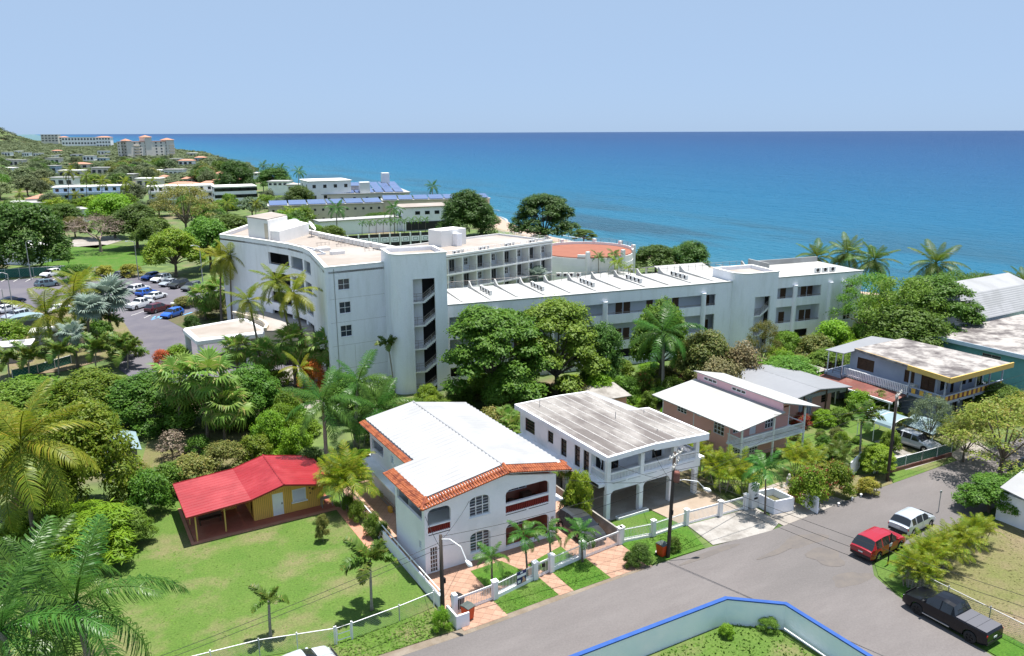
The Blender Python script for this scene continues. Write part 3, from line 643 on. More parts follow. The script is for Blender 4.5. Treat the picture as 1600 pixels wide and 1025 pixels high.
# unit length 1 m fronds; scaled per palm
def_frond('coco', 'frond_coco', [frond_arrays(1, d, 50, .24, .016, .6, .15, k) for k, d in enumerate((.7, 1.15, 1.6))])
def_frond('coco_dead', 'frond_dead', [frond_arrays(1, 1.0, 18, .16, .035, 1.6, .3, 9)])
def_frond('royal', 'frond_royal', [frond_arrays(1, d, 62, .25, .013, 1.0, .5, k) for k, d in enumerate((.6, 1.2, 1.7))])
def_frond('foxtail', 'frond_foxtail', [frond_arrays(1, d, 70, .27, .045, .35, .9, k) for k, d in enumerate((.8, 1.4, 1.9))])
def_frond('adonidia', 'frond_adonidia', [frond_arrays(1, d, 26, .30, .032, .55, .3, k) for k, d in enumerate((.9, 1.5, 2.0))])
def_frond('areca', 'frond_areca', [frond_arrays(1, d, 32, .27, .019, .5, .3, k) for k, d in enumerate((.7, 1.2, 1.7))])
def_frond('fan', 'fan_green', [fan_arrays(.55, .55, 18, 4.6, .3, d, k) for k, d in enumerate((.25, .5, .8))])
def_frond('bismarck', 'fan_silver', [fan_arrays(.5, .62, 22, 5.2, .5, d, k) for k, d in enumerate((.15, .3, .4))])
def_frond('fan_dead', 'frond_dead', [fan_arrays(.45, .5, 14, 2.6, .1, 1.4, 4)])
SPEC = {  # fronds, lowest/highest elevation, trunk radius base/top, trunk material
 'coco': (26, -48, 80, .16, .11, 'bark_palm'), 'royal': (16, -38, 80, .22, .14, 'bark_pale'), 'foxtail': (10, 5, 75, .10, .08, 'bark_pale'),
 'adonidia': (11, 0, 75, .08, .06, 'bark_palm'), 'areca': (12, 5, 80, .05, .05, 'bark_pale'), 'fan': (26, -62, 75, .17, .13, 'bark_palm'), 'bismarck': (26, -45, 75, .19, .17, 'bark_palm')}
def palm_trunk(b, hd, r0, r1, m, par, ring=True):
    dx, dy, h = hd[0]-b[0], hd[1]-b[1], hd[2]; path = []; rs = []
    K = 9
    for k in range(K+1):
        t = k/K; e = t*t*.6 + t*.4; path.append((dx*e, dy*e, h*t - .05*(k == 0))); rs.append((r0*(1.5-.9*min(1, t*5)) if t < .12 else r0 + (r1-r0)*t)*(1+(.08 if k % 2 else -.04)))
    g = G(); g.tube(path, rs, 8); return g.out('trunk', m, par, smooth=True)
def palm(kind, bx, by, hx, hy, rpx, label, group=None, m=None, dead=0, n=None, name='palm_tree', joined=False, base=None, head=None, rf=1.0, thick=1.0, lo=None):
    b = base or at(bx, by); z = head[2] if head else hgt(b, hx, hy); hd = head or at(hx, hy, z)
    nf, e0, e1, r0, r1, tm = SPEC[kind]; nf = n or nf; e0 = lo if lo is not None else e0; L = (wid(b, rpx) if rpx > 12 or not head else rpx)*1.12*rf
    t = thing(name, label, 'palm tree', (b[0], b[1], 0), 0, group); rd = random.Random(int(bx*7+by*13))
    palm_trunk(b, hd, r0*thick, r1*thick, tm, t)
    H = (hd[0]-b[0], hd[1]-b[1], z)
    if kind in ('royal', 'foxtail', 'adonidia'):
        g = G(); sh = L*(.22 if kind == 'royal' else .16); g.tube([(H[0], H[1], z-sh), (H[0], H[1], z-sh*.5), (H[0], H[1], z+.02)], [r1*1.35*thick, r1*1.3*thick, r1*.6*thick], 8); g.out('crownshaft', 'crownshaft', t, smooth=True)
    if kind == 'coco':
        g = G()
        for k in range(6):
            a = k*1.05; c = (H[0]+.22*math.cos(a), H[1]+.22*math.sin(a), z-.25); g.tube([(c[0], c[1], c[2]-.14), (c[0], c[1], c[2]-.05), (c[0], c[1], c[2]+.08)], [.03, .11, .03], 6)
        g.out('coconut_cluster', 'leaf_olive', t, smooth=True)
    vs3 = FR[kind]; items = []
    for k in range(nf):
        f = (k+.5)/nf; el = R(e1 + (e0-e1)*f**.85) + (rd.random()-.5)*.18; az = 2.3999*k + (rd.random()-.5)*.5
        vi = 0 if f < .3 else (1 if f < .65 else 2)
        if kind in ('coco', 'royal') and f > .75: vi = 1
        items.append((vs3[vi], az, el, (rd.random()-.5)*.7, L*(.82+.25*rd.random())*(.8 if f < .12 else 1), m, 'frond'))
    dk = 'fan_dead' if kind in ('fan', 'bismarck') else 'coco_dead'
    for k in range(dead): items.append((FR[dk][0], 2.4*k+rd.random(), R(-72-12*rd.random()), 0, L*(.7+.2*rd.random()), None, 'dead_frond'))
    if joined:
        VV = []; FF = []; o_ = 0
        for (me, V, F), az, el, ro, s_, mm, nm in items:
            VV.append(V @ rotm(az, el, ro).T*s_ + np.array(H)); FF.append(F + o_); o_ += len(V)
        F = np.concatenate(FF); V = np.concatenate(VV)
        if (F[:, 2] == F[:, 3]).any(): F = F[:, [0, 1, 2]]
        o = bpy.data.objects.new('crown', npmesh('palm_crown', V, F, m or MATS[vs3[0][0].materials[0].name])); COL.objects.link(o); o.parent = t
    else:
        for (me, V, F), az, el, ro, s_, mm, nm in items:
            inst(nm, me, t, H, (ro, -el, az), (s_, s_, s_), mm)
    return t
def areca(bx, by, topy, wpx, label, nst=10, nfr=6, m=None, group=None, b=None, name='areca_palm', kind='areca'):
    """clump of thin stems, each with a few arching fronds"""
    b = b or at(bx, by); h = hgt(b, bx, topy); w = wid(b, wpx); rd = random.Random(int(bx*3+by*5)); t = thing(name, label, 'palm clump', (b[0], b[1], 0), 0, group); g = G()
    L = max(h*.44, w*.27)
    for k in range(nst):
        a = 2.4*k; r = w*.16*math.sqrt((k+.5)/nst); sx, sy = r*math.cos(a), r*math.sin(a); hz = h*(.40+.30*rd.random())*(1-.25*r/(w*.16)); tx, ty = sx*1.8, sy*1.8
        g.tube([(sx, sy, -.03), (tx, ty, hz)], [.04, .03], 5)
        for q in range(nfr):
            f = (q+.5)/nfr; el = R(82-62*f); az = a + 2.4*q + rd.random(); s_ = L*(.75+.4*rd.random())
            inst('frond', FR[kind][min(2, int(f*3))][0], t, (tx, ty, hz-.02), ((rd.random()-.5)*.6, -el, az), (s_, s_, s_), m)
    g.out('stems', 'bark_pale', t); return t
# ---------------------------------------------------------------- building helpers
def win(par, a, b, s0, s1, z0, z1, nx=2, nz=2, d=.07, fw=.06, fm='metal_white', pm='window_dark', name='window', sill=False, lou=0, lm=None):
    """a window: frame with mullions (a part), its pane and louvres as sub-parts"""
    g = G(); g.ab(a, b)
    for s in [s0, s1-fw] + [s0 + (s1-s0)*k/nx - fw/2 for k in range(1, nx)]: g.box(s, d-.03, z0, s+fw, d+.04, z1)
    for z in [z0, z1-fw] + [z0 + (z1-z0)*k/nz - fw/2 for k in range(1, nz)]: g.box(s0+.002, d-.028, z, s1-.002, d+.038, z+fw)
    if sill: g.box(s0-.1, d-.16, z0-.09, s1+.1, d+.05, z0-.004)
    f = g.out(name, fm, par)
    g = G(); g.ab(a, b); g.box(s0+.01, d+.045, z0+.01, s1-.01, d+.06, z1-.01); g.out('pane', pm, f)
    if lou:
        g = G(); g.ab(a, b)
        for k in range(lou):
            z = z0 + (z1-z0)*(k+.5)/lou; g.extr([(s0+.03, d-.02, z-.02), (s0+.03, d-.012, z-.02), (s0+.03, d+.035, z+.022), (s0+.03, d+.027, z+.022)], (s1-s0-.06, 0, 0))
        g.out('louvres', lm or fm, f, kind='stuff')
    return f
def slabpart(par, name, m, a, b, s0, s1, z0, z1, d0, d1):
    g = G(); g.ab(a, b); g.box(s0, d0, z0, s1, d1, z1); return g.out(name, m, par)
def railing(par, pts, z, h, m='rail_metal', post=1.2, bars=2, pick=0, name='railing', r=.022):
    g = G()
    for k in range(len(pts)-1):
        a, b = pts[k], pts[k+1]; L = math.hypot(b[0]-a[0], b[1]-a[1]); n = max(1, int(L/post+.5))
        za = a[2] if len(a) > 2 else z; zb = b[2] if len(b) > 2 else z
        for q in range(bars): e = h*(1-.32*q); g.tube([(a[0], a[1], za+e), (b[0], b[1], zb+e)], r, 5)
        for q in range(n+1): t = q/n; g.box(a[0]+(b[0]-a[0])*t-r, a[1]+(b[1]-a[1])*t-r, za+(zb-za)*t, a[0]+(b[0]-a[0])*t+r, a[1]+(b[1]-a[1])*t+r, za+(zb-za)*t+h)
        if pick:
            m_ = int(L/pick)
            for q in range(1, m_): t = q/m_; g.box(a[0]+(b[0]-a[0])*t-.009, a[1]+(b[1]-a[1])*t-.009, za+(zb-za)*t+.05, a[0]+(b[0]-a[0])*t+.009, a[1]+(b[1]-a[1])*t+.009, za+(zb-za)*t+h)
    return g.out(name, m, par)
AC = {}
def ac_unit(x, y, z, rz, label, group, s=1.0):
    if not AC:
        g = G(); g.box(-.45, -.18, .08, .45, .18, .75); g.box(-.40, -.12, 0, -.34, .12, .08); g.box(.34, -.12, 0, .40, .12, .08); AC['b'] = g.mesh('ac'); AC['b'].materials.append(MATS['ac_white'])
        g = G(); g.tube([(-.1, -.185, .42), (-.1, -.20, .42)], .27, 14); AC['f'] = g.mesh('acf'); AC['f'].materials.append(MATS['interior_dark'])
    t = thing('air_conditioner', label, 'air conditioner', (x, y, z), rz, group); t.scale = (s, s, s); inst('case', AC['b'], t); inst('fan_grille', AC['f'], t)
def stair_flights(par, x0, x1, y0, y1, zs, m='hotel_white'):
    """switchback stair seen through the tower opening: sloped flights with treads, landings, railings"""
    for k in range(len(zs)-1):
        za, zb = zs[k], zs[k+1]; w = x1-x0
        g = G(); lx = x0 + w*.52
        g.box(x0, y0, za-.2, lx, y0+1.1, za)                                     # landing
        n = 8
        for q in range(n):
            xa = lx + (x1-lx)*q/n; g.box(xa, y0, za + (zb-za)*.42*q/n - .18, xa+(x1-lx)/n, y0+(y1-y0)*.48, za + (zb-za)*.42*(q+1)/n)
        f = g.out('stair_flight', m, par)
        railing(f, [(x0, y0+.05, za), (lx, y0+.05, za), (x1, y0+.05, za+(zb-za)*.42)], za, 1.0, 'rail_metal', .7, 2, .14)
# ---------------------------------------------------------------- hotel: long front wing with its stair towers
HA = R(-9.6); HO = (41.2, 85.6)
hw = thing('hotel_wing', 'long white-roofed hotel wing with open corridors behind the garden trees', 'building', (*HO, 0), HA)
def tower(par, x0, x1, y0, y1, r, ztop, op, zs, label):
    """stair tower, rounded at its left front corner, tall opening in the front"""
    pts = [(x1, y0)]
    g = G(); g.wall((x0+r, y0), (x1, y0), -.05, ztop, .3, [op])
    arc = [(x0+r-r*math.sin(t*PI/2/10), y0+r-r*math.cos(t*PI/2/10)) for t in range(11)][::-1]
    for k in range(10): g.wall(arc[k], arc[k+1], -.05, ztop, .3, (), caps=False)
    g.wall((x0, y1), arc[0], -.05, ztop, .3, ()); g.wall((x1, y0), (x1, y1), -.05, ztop, .3, ()); g.wall((x1, y1), (x0, y1), -.05, ztop, .3, ())
    t = g.out('stair_tower', 'stucco', par, label=label)
    g = G(); g.prism([(x1-.3, y0+.3), (x1-.3, y1-.3), (x0+.3, y1-.3), (x0+.3, y0+r)] + [(p[0]*.94+(x0+r)*.06, p[1]*.94+(y0+r)*.06) for p in arc[2:-1]], ztop-.55, ztop-.4); g.out('tower_roof', 'hotel_roof', t)
    loop = arc + [(x1, y0), (x1, y1), (x0, y1)]; cx, cy = (x0+x1)/2, (y0+y1)/2
    g = G(); n = len(loop)
    for k in range(n):
        a, b = loop[k], loop[(k+1) % n]; o1 = lambda p, e: (p[0]+(p[0]-cx)*e, p[1]+(p[1]-cy)*e)
        g.extr([(*o1(a, .025), ztop+.004), (*o1(b, .025), ztop+.004), (*o1(b, -.09), ztop+.004), (*o1(a, -.09), ztop+.004)], (0, 0, .12))
    g.out('parapet_cap', 'hotel_white', t)
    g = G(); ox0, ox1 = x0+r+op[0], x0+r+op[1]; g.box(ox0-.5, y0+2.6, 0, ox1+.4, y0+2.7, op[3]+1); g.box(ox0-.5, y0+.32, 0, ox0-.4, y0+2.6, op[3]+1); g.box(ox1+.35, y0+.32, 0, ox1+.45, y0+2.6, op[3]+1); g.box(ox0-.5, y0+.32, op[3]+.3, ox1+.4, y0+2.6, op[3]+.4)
    g.out('stair_well', 'interior_dark', t)  # well lined near-black: its deep shadow is put into the colour
    g = G(); lw = ox0 + (ox1-ox0)*.55; g.box(ox0-.39, y0+1.5, 0, lw, y0+1.6, op[3]+.28); g.out('landing_wall', 'stucco', t)
    stair_flights(t, ox0-.35, ox1+.3, y0+.36, y0+2.5, zs)
    return t
tower(hw, -7.0, -.35, -1.3, 4.6, 1.5, 17.1, (.95, 3.65, 0, 14.15), (0.0, 2.6, 5.5, 8.4, 11.3, 14.2), 'tall stair tower with zigzag stairs at the left end')
tower(hw, 41.8, 48.6, -1.6, 4.6, 2.2, 11.6, (.75, 3.4, 0, 8.2), (-.3, 2.5, 5.4, 8.3), 'shorter rounded stair tower near the right end')
ops = []
for x0, x1 in ((.2, 39.2), (48.8, 57.9)): ops += [(x0, x1, 7.2, 8.8), (x0, x1, 3.5, 5.95)]
ops += [(.2, 39.2, 1.1, 2.3), (48.8, 56, 1.0, 2.3), (62.55, 64.0, 7.0, 8.4), (62.6, 64.0, 3.0, 4.5)]
g = G(); g.wall((0, 0), (65.6, 0), -.05, 10.3, .22, ops); g.wall((65.6, 0), (65.6, 10), -.05, 10.3, .22); g.wall((65.6, 10), (0, 10), -.05, 10.3, .22); g.wall((0, 10), (0, 0), -.05, 10.3, .22)
wl_ = g.out('wall', 'stucco', hw)
for z0, z1 in ((7.0, 8.4), (3.0, 4.5)): win(hw, (0, 0), (65.6, 0), 62.6, 63.95, z0, z1, 2, 2, .08, sill=True)
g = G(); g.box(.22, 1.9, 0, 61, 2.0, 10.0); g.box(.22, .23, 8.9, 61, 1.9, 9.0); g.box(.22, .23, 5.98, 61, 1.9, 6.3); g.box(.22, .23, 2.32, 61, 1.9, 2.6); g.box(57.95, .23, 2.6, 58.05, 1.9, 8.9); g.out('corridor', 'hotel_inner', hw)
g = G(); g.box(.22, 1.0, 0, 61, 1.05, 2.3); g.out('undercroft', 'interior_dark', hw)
for fx in (1.75, 18.0, 24.4, 25.65, 33.4, 40.1-1.6, 5.6, 9.5, 13.2, 29.2, 52.0, 55.8, 57.0-.0):
    for z in (6.3, 2.6):
        if fx > 38.9 and fx < 49: continue
        g = G(); g.box(fx, 1.86, z, fx+1.0, 1.895, z+2.1); d_ = g.out('door', 'door_brown', hw); g = G(); g.box(fx+.85, 1.83, z+1.0, fx+.9, 1.858, z+1.12); g.out('door_handle', 'metal_grey', d_)
for z in (7.2, 3.5):
    for x0, x1 in ((.2, 39.2), (48.8, 57.9)):
        railing(hw, [(x0, .1), (x1, .1)], z, .26, 'rail_metal', 2.4, 2)
for cx in (21.74, 37.17, 53.0, 59.51, 61.9, 6.3, 14):
    g = G(); g.tube([(cx, -.12, -.05), (cx, -.12, 9.0)], .34, 12); g.lathe([(.36, 9.004), (.36, 9.12)], 12, c=(cx, -.12)); g.out('pilaster', 'stucco', hw, smooth=False)
g = G(); g.box(-.05, -.06, 10.304, 65.7, 10.06, 10.40); rf = g.out('roof', 'roof_white', hw)
g = G(); g.box(-.07, -.10, 10.404, 65.72, .12, 10.5); g.out('roof_edge', 'hotel_white', rf)
for k in range(17):
    x = 2.25 + 3.73*k
    if 40 < x < 48.7 or x > 53: continue
    prof = [(1.2, 10.405), (9.9, 10.405), (9.9, 11.35), (9.5, 11.25), (9.1, 10.95), (8.3, 10.66), (1.2, 10.5)]
    g = G(); g.extr([(x-.09, y, z) for y, z in prof], (.18, 0, 0)); g.out('roof_fin', 'roof_white', rf)
railing(hw, [(0, 9.85), (51, 9.85)], 10.4, .95, 'rail_metal', 1.24, 2)
g = G(); g.wall((52.2, 5.0), (52.2, 9.9), 10.41, 11.6, .2); g.wall((65.5, 9.9), (52.2, 9.9), 10.41, 11.2, .2); g.out('roof_parapet', 'roof_white', hw)
def hloc(x, y): c, s = math.cos(HA), math.sin(HA); return HO[0]+x*c-y*s, HO[1]+x*s+y*c
for k, x in enumerate((7.0, 14.4, 21.9, 29.3, 36.8, 48.9)):
    which = ('first', 'second', 'third', 'fourth', 'fifth', 'sixth')[k]
    for q in range(4):
        X, Y = hloc(x, 4.0+q*1.15); ac_unit(X, Y, 10.402, HA-PI/2, 'small white air conditioner in the %s rooftop row from the tall stair tower' % which, 'air conditioners in rows on the long white roof', .85)
for q in range(3): X, Y = hloc(58+q*1.4, 1.2); ac_unit(X, Y, 10.402, HA, 'white air conditioner near the right end of the long white roof, facing out', 'air conditioners at the right end of the roof')
# ---------------------------------------------------------------- hotel: curved four storey block
hb = thing('hotel_block', 'four-storey hotel block with a curved concave front and flat beige roof', 'building', (27.47, 89.9, 0))
def L2(p): return (p[0]-27.47, p[1]-89.9)
face = [L2(p) for p in ((23.11,129.3),(25.66,123.2),(27.5,118.0),(29.3,112.2),(30.0,107.8),(29.85,103.8),(29.0,98.8),(28.3,94.6),(27.47,89.9))]
ZR = 15.6; g = G()
for k in range(len(face)-1):
    a, b = face[k], face[k+1]; L = math.hypot(b[0]-a[0], b[1]-a[1]); o_ = []
    if k in (2, 3, 4): o_ = [(.35, L-.3, z, z+1.75) for z in (12.3, 9.4, 6.5, 3.6)]
    g.wall(a, b, -.05, ZR, .35, o_, caps=(k in (0, len(face)-2)))
back = [L2(p) for p in ((35.2,90.1),(41.5,91),(42.0,98.6),(40.7,104.6),(37.95,119),(35.6,137),(29.8,140.6))]
g.wall(face[-1], back[0], -.05, ZR, .35, [(1.52, 2.95, 12.8, 14.1), (1.52, 2.95, 9.9, 11.3), (1.52, 2.95, 7.0, 8.4)])
for k in range(len(back)-1): g.wall(back[k], back[k+1], -.05, ZR, .3)
g.wall(back[-1], face[0], -.05, ZR, .3); g.out('wall', 'stucco', hb)
for z0, z1 in ((12.8, 14.1), (9.9, 11.3), (7.0, 8.4)): win(hb, face[-1], back[0], 1.52, 2.95, z0, z1, 2, 2, .12, .04, sill=True, pm='window_blue')
for k in (2, 3, 4):
    a, b = face[k], face[k+1]; g = G(); L = g.ab(a, b); g.box(0, 2.0, 2.5, L, 2.1, ZR-.3); g.box(-.05, .36, 2.5, .05, 2.0, ZR-.3); g.box(L-.05, .36, 2.5, L+.05, 2.0, ZR-.3)
    for z in (14.1, 11.2, 8.3, 5.4): g.box(0, .36, z+.1, L, 2.0, z+.3)
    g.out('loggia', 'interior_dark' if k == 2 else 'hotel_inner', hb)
    for z in (12.3, 9.4, 6.5, 3.6): g = G(); g.ab(a, b); g.tube([(.35, .12, z+.22), (L-.3, .12, z+.22)], .03, 5); g.out('railing', 'rail_metal', hb)
for z in (11.75, 8.85, 5.95, 3.0): g = G(); g.ab(face[-1], back[0]); g.box(.02, -.004, z, 7.6, -.001, z+.03); g.out('wall_joint', 'stone', hb)
g = G(); g.ab(face[-1], back[0]); g.box(3.2, -.004, .5, 3.23, -.001, 5.9); g.out('wall_joint', 'stone', hb)
g = G(); g.ab(face[-1], back[0]); g.tube([(1.05, -.04, 0), (1.05, -.04, ZR-.2)], .04, 6); g.out('downpipe', 'metal_grey', hb)
poly = face + back
cxx, cyy = sum(p[0] for p in poly)/len(poly), sum(p[1] for p in poly)/len(poly)
g = G(); g.prism([p for p in poly], ZR-.75, ZR-.5); g.out('roof', 'hotel_roof', hb)
g = G(); n_ = len(poly)
for k in range(n_):
    a, b = poly[k], poly[(k+1) % n_]; L = g.ab(a, b); g.box(-.05, -.06, ZR+.004, L+.05, .4, ZR+.13 + .002*(k % 2))
g.out('parapet_cap', 'hotel_white', hb)
g = G(); q = [L2(p) for p in ((26.6,125.0),(28.2,118.9),(32.4,123.8),(31.6,130.0))]; g.prism(q, ZR-.52, 18.5); ph = g.out('stair_penthouse', 'hotel_white', hb); g = G(); g.prism([(p[0]*1.02-.02*cxx, p[1]*1.02-.02*cyy) for p in q], 18.504, 18.66); g.out('penthouse_roof', 'hotel_roof', ph)
g = G(); g.ab(q[0], q[1]); L = math.dist(q[0], q[1]); g.box(L-1.1, -.06, ZR-.5, L-.2, -.004, 18.0); g.out('door', 'beige_wall', ph)
g = G(); q2 = [L2(p) for p in ((28.6,119.4),(29.6,118.2),(36.5,126.5),(35.6,133.5),(32.0,131))]; g.prism(q2, ZR-.52, 16.9); g.out('plant_room', 'hotel_white', hb)
for (a, b, n, w) in (((37.6,121.5),(40.2,106.5),14,'far'),((40.5,105.5),(41.6,99.2),7,'near')):
    for q in range(n):
        t = (q+.5)/n; x, y = a[0]+(b[0]-a[0])*t-1.1, a[1]+(b[1]-a[1])*t; ac_unit(x, y, ZR-.48, math.atan2(b[1]-a[1], b[0]-a[0])+PI, 'white air conditioner in the curved row along the block roof, %s stretch' % w, 'air conditioners along the curved roof edge')
def dish(x, y, z, rz, s, label):
    t = thing('satellite_dish', label, 'satellite dish', (x, y, z), rz); t.scale = (s, s, s)
    g = G(); n = 14; rings = []
    for k in range(5):
        r = .6*k/4; rings.append([(r*math.cos(2*PI*q/n), r*math.sin(2*PI*q/n), .5*r*r) for q in range(n)])
    M_ = Matrix.Rotation(R(55), 4, 'X'); T = lambda p: tuple(M_ @ Vector(p) + Vector((0, 0, 1.2)))
    for k in range(4):
        for q in range(n): g.face([T(rings[k][q]), T(rings[k][(q+1) % n]), T(rings[k+1][(q+1) % n]), T(rings[k+1][q])])
    g.out('reflector', 'white_paint', t, smooth=True); g = G(); g.tube([(0, 0, 0), (0, 0, 1.2)], .05, 6); g.tube([(0, 0, 1.1), (0, -.55, 1.45)], .02, 5); g.out('mast', 'metal_grey', t)
for k, (px, py, s) in enumerate(((462, 368, 1.5), (476, 366, 1.1), (487, 370, 1.4))):
    p = at(px, py, ZR-.5); dish(p[0], p[1], ZR-.5, .5*k, s, ('large white satellite dish left of the rooftop mast frame', 'small white satellite dish between two larger ones', 'white satellite dish at the head of the curved air-conditioner row')[k])
for k, (px, py) in enumerate(((505,383),(527,397),(505,392),(536,385),(580,392),(510,374),(538,380))):
    p = at(px, py, ZR-.5); t = thing('roof_vent', ('low roof vent stack','squat roof curb','flat roof curb near the corner','pipe rack on the roof','rusty pipe rack near the tower','pipe bracket near the dishes','small roof pipe frame')[k]+' on the beige block roof', 'roof vent', (p[0], p[1], ZR-.5))
    g = G()
    if k in (1, 2): g.box(-.9, -.5, 0, .9, .5, .45); g.box(-.6, -.3, .454, .6, .3, .6)
    else:
        for q in range(4): g.tube([(-.9+q*.6, 0, 0), (-.9+q*.6, 0, .4)], .03, 5)
        g.tube([(-1.0, 0, .4), (1.0, 0, .42)], .035, 5); g.tube([(-1.0, .4, .3), (.6, .4, .35)], .03, 5)
    g.out('curb' if k in (1, 2) else 'pipes', 'hotel_white' if k in (1, 2) else 'rail_metal', t)
# ---------------------------------------------------------------- hotel: balcony wing towards the sea
iw = thing('hotel_wing', 'hotel wing with rows of shaded balconies facing the courtyard', 'building', (58.92, 121.94, 0), R(14.7))
bx = [-6.8, -3.4, .1, 3.5, 6.9, 10.35, 13.75, 17.15, 20.5, 23.85, 27.0]
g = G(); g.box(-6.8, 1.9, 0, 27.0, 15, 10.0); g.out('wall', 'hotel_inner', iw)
for z in (10.0, 7.1, 4.2):
    g = G(); g.box(-6.9, -.06, z-.28, 27.1, 1.9, z); g.out('balcony_slab', 'hotel_white', iw)
for k, x in enumerate(bx):
    g = G(); g.box(x-.09, -.01, .0, x+.09, 1.89, 9.72); g.out('party_wall', 'hotel_white', iw)
for k in range(len(bx)-1):
    x0, x1 = bx[k]+.1, bx[k+1]-.1
    for r_, z in enumerate((7.1, 4.2, 1.3)):
        if (k + r_) % 2: win(iw, (0, 1.9), (10, 1.9), x0+1.85, x0+2.75, z+.75, z+2.0, 2, 2, -.06, .05)
        else: win(iw, (0, 1.9), (10, 1.9), x0+1.75, x0+2.95, z+.02, z+2.1, 2, 1, -.06, .05, fm='metal_grey', name='sliding_door')
        if z > 2: railing(iw, [(x0, .06), (x1, .06)], z, .95, 'rail_metal', 1.6, 3, 0)
g = G(); g.box(-6.9, -.08, 10.004, 27.1, 15.1, 10.15); r_ = g.out('roof', 'hotel_roof', iw)
g = G(); g.box(-6.9, -.1, 10.154, 27.12, .15, 10.5); g.box(26.9, .154, 10.154, 27.12, 15.1, 10.5); g.box(-6.9, 14.9, 10.154, 26.896, 15.1, 10.5); g.out('parapet', 'hotel_white', r_)
railing(iw, [(-6.8, .3), (26.9, .3), (26.9, 14.8)], 10.15, .95, 'white_paint', 1.7, 2)
g = G(); g.box(7.0, 9.8, 10.154, 13.2, 13.6, 13.2); ph = g.out('lift_room', 'hotel_white', iw); g = G(); g.box(9.8, 8.5, 10.156, 11.0, 9.79, 12.5); g.out('doorway', 'white_paint', ph)
def iloc(x, y): c, s = math.cos(R(14.7)), math.sin(R(14.7)); return 58.92+x*c-y*s, 121.94+x*s+y*c
for k, x in enumerate((3.0, 9.3, 15.9, 22.5)):
    for q in range(3): X, Y = iloc(x+q*1.15, 1.6+.2*q); ac_unit(X, Y, 10.16, R(14.7)+.3*q, 'white condenser in the %s cluster from the left on the balcony wing roof' % ('first', 'second', 'third', 'fourth')[k], 'condenser clusters on the balcony wing roof', .8)
# low roof behind the block, linking to the beach side
lk = thing('link_building', 'low flat-roofed link building behind the curved block', 'building', (46, 141, 0), R(14.7)); g = G(); g.box(0, 0, 0, 12.5, 14, 8.3); g.out('wall', 'stucco', lk); g = G(); g.box(-1.2, -1.2, 8.304, 13, 14.6, 8.9); g.out('roof', 'hotel_roof', lk)
# ---------------------------------------------------------------- round pavilion with clay coloured terrace
rp_ = thing('round_pavilion', 'round white pavilion with a terracotta-coloured roof terrace', 'building', (99.5, 137.5, 0))
N_ = 40; rad = 10.2
g = G(); g.lathe([(rad, 0), (rad, 4.6)], N_); g.lathe([(rad-.05, 4.604), (rad-.05, 6.0)], N_); g.out('wall', 'hotel_white', rp_)
g = G(); g.lathe([(rad-.2, 6.004), (rad-.2, 6.2)], N_); g.out('terrace', 'clay_deck', rp_)
g = G()
for k in range(N_):
    a0, a1 = 2*PI*k/N_, 2*PI*(k+1)/N_
    if -2.4 < ((a0+PI) % (2*PI))-PI < 2.6 and not (-2.2 < ((a0+PI) % (2*PI))-PI < -.9):
        g.extr([((rad-.3)*math.cos(a0), (rad-.3)*math.sin(a0), 6.21), ((rad+.05)*math.cos(a0), (rad+.05)*math.sin(a0), 6.21), ((rad+.05)*math.cos(a1), (rad+.05)*math.sin(a1), 6.21), ((rad-.3)*math.cos(a1), (rad-.3)*math.sin(a1), 6.21)], (0, 0, .55))
g.out('parapet', 'hotel_white', rp_)
for a in (-2.15, -1.35, -.55, .1, .75, 1.5, 2.3):
    g = G(); x, y = (rad+.1)*math.cos(a), (rad+.1)*math.sin(a); g.box(x-.35, y-.35, 0, x+.35, y+.35, 7.4); g.out('pillar', 'hotel_white', rp_)
railing(rp_, [((rad-.1)*math.cos(a), (rad-.1)*math.sin(a)) for a in [(-.6+k*.2) for k in range(15)]], 6.7, .9, 'rail_metal', 1.4, 3)
g = G()
for k in range(9):
    a = -1.5 + k*.13; x, y = (rad+.03)*math.cos(a), (rad+.03)*math.sin(a); g.frame(x, y, a+PI/2); g.box(-.55, -.03, .1, .55, .03, 2.3); g.frame()
g.out('window_band', 'window_dark', rp_)
cb = thing('court_building', 'single-storey white flat-roofed building in the hotel courtyard', 'building', (76, 108, 0), R(8)); g = G(); g.box(0, 0, 0, 26, 15, 3.0); g.out('wall', 'hotel_white', cb); g = G(); g.box(-.5, -.5, 3.004, 26.5, 15.5, 3.3); g.out('roof', 'roof_white', cb)
for q in range(4): p = at(873+q*10.5-(q > 1)*1, 433, 3.31); ac_unit(p[0], p[1], 3.31, R(-20), 'white air conditioner on the low courtyard roof, %s from the left' % ('first', 'second', 'third', 'fourth')[q], None, 1.15)
bh = thing('beach_shelter', 'pale grey low-pitched shelter roof beyond the long wing', 'building', (93, 104, 0), HA); g = G()
for x in (0, 9):
    for y in (0, 7): g.box(x-.15, y-.15, 0, x+.15, y+.15, 6.6)
g.out('posts', 'hotel_white', bh); g = G(); g.slab([(-.6,-.6,6.7),(9.6,-.6,6.7),(9.6,3.5,7.6),(-.6,3.5,7.6)], .12); g.slab([(-.6,3.504,7.6),(9.6,3.504,7.6),(9.6,7.6,6.7),(-.6,7.6,6.7)], .12); g.out('roof', 'roof_white', bh)
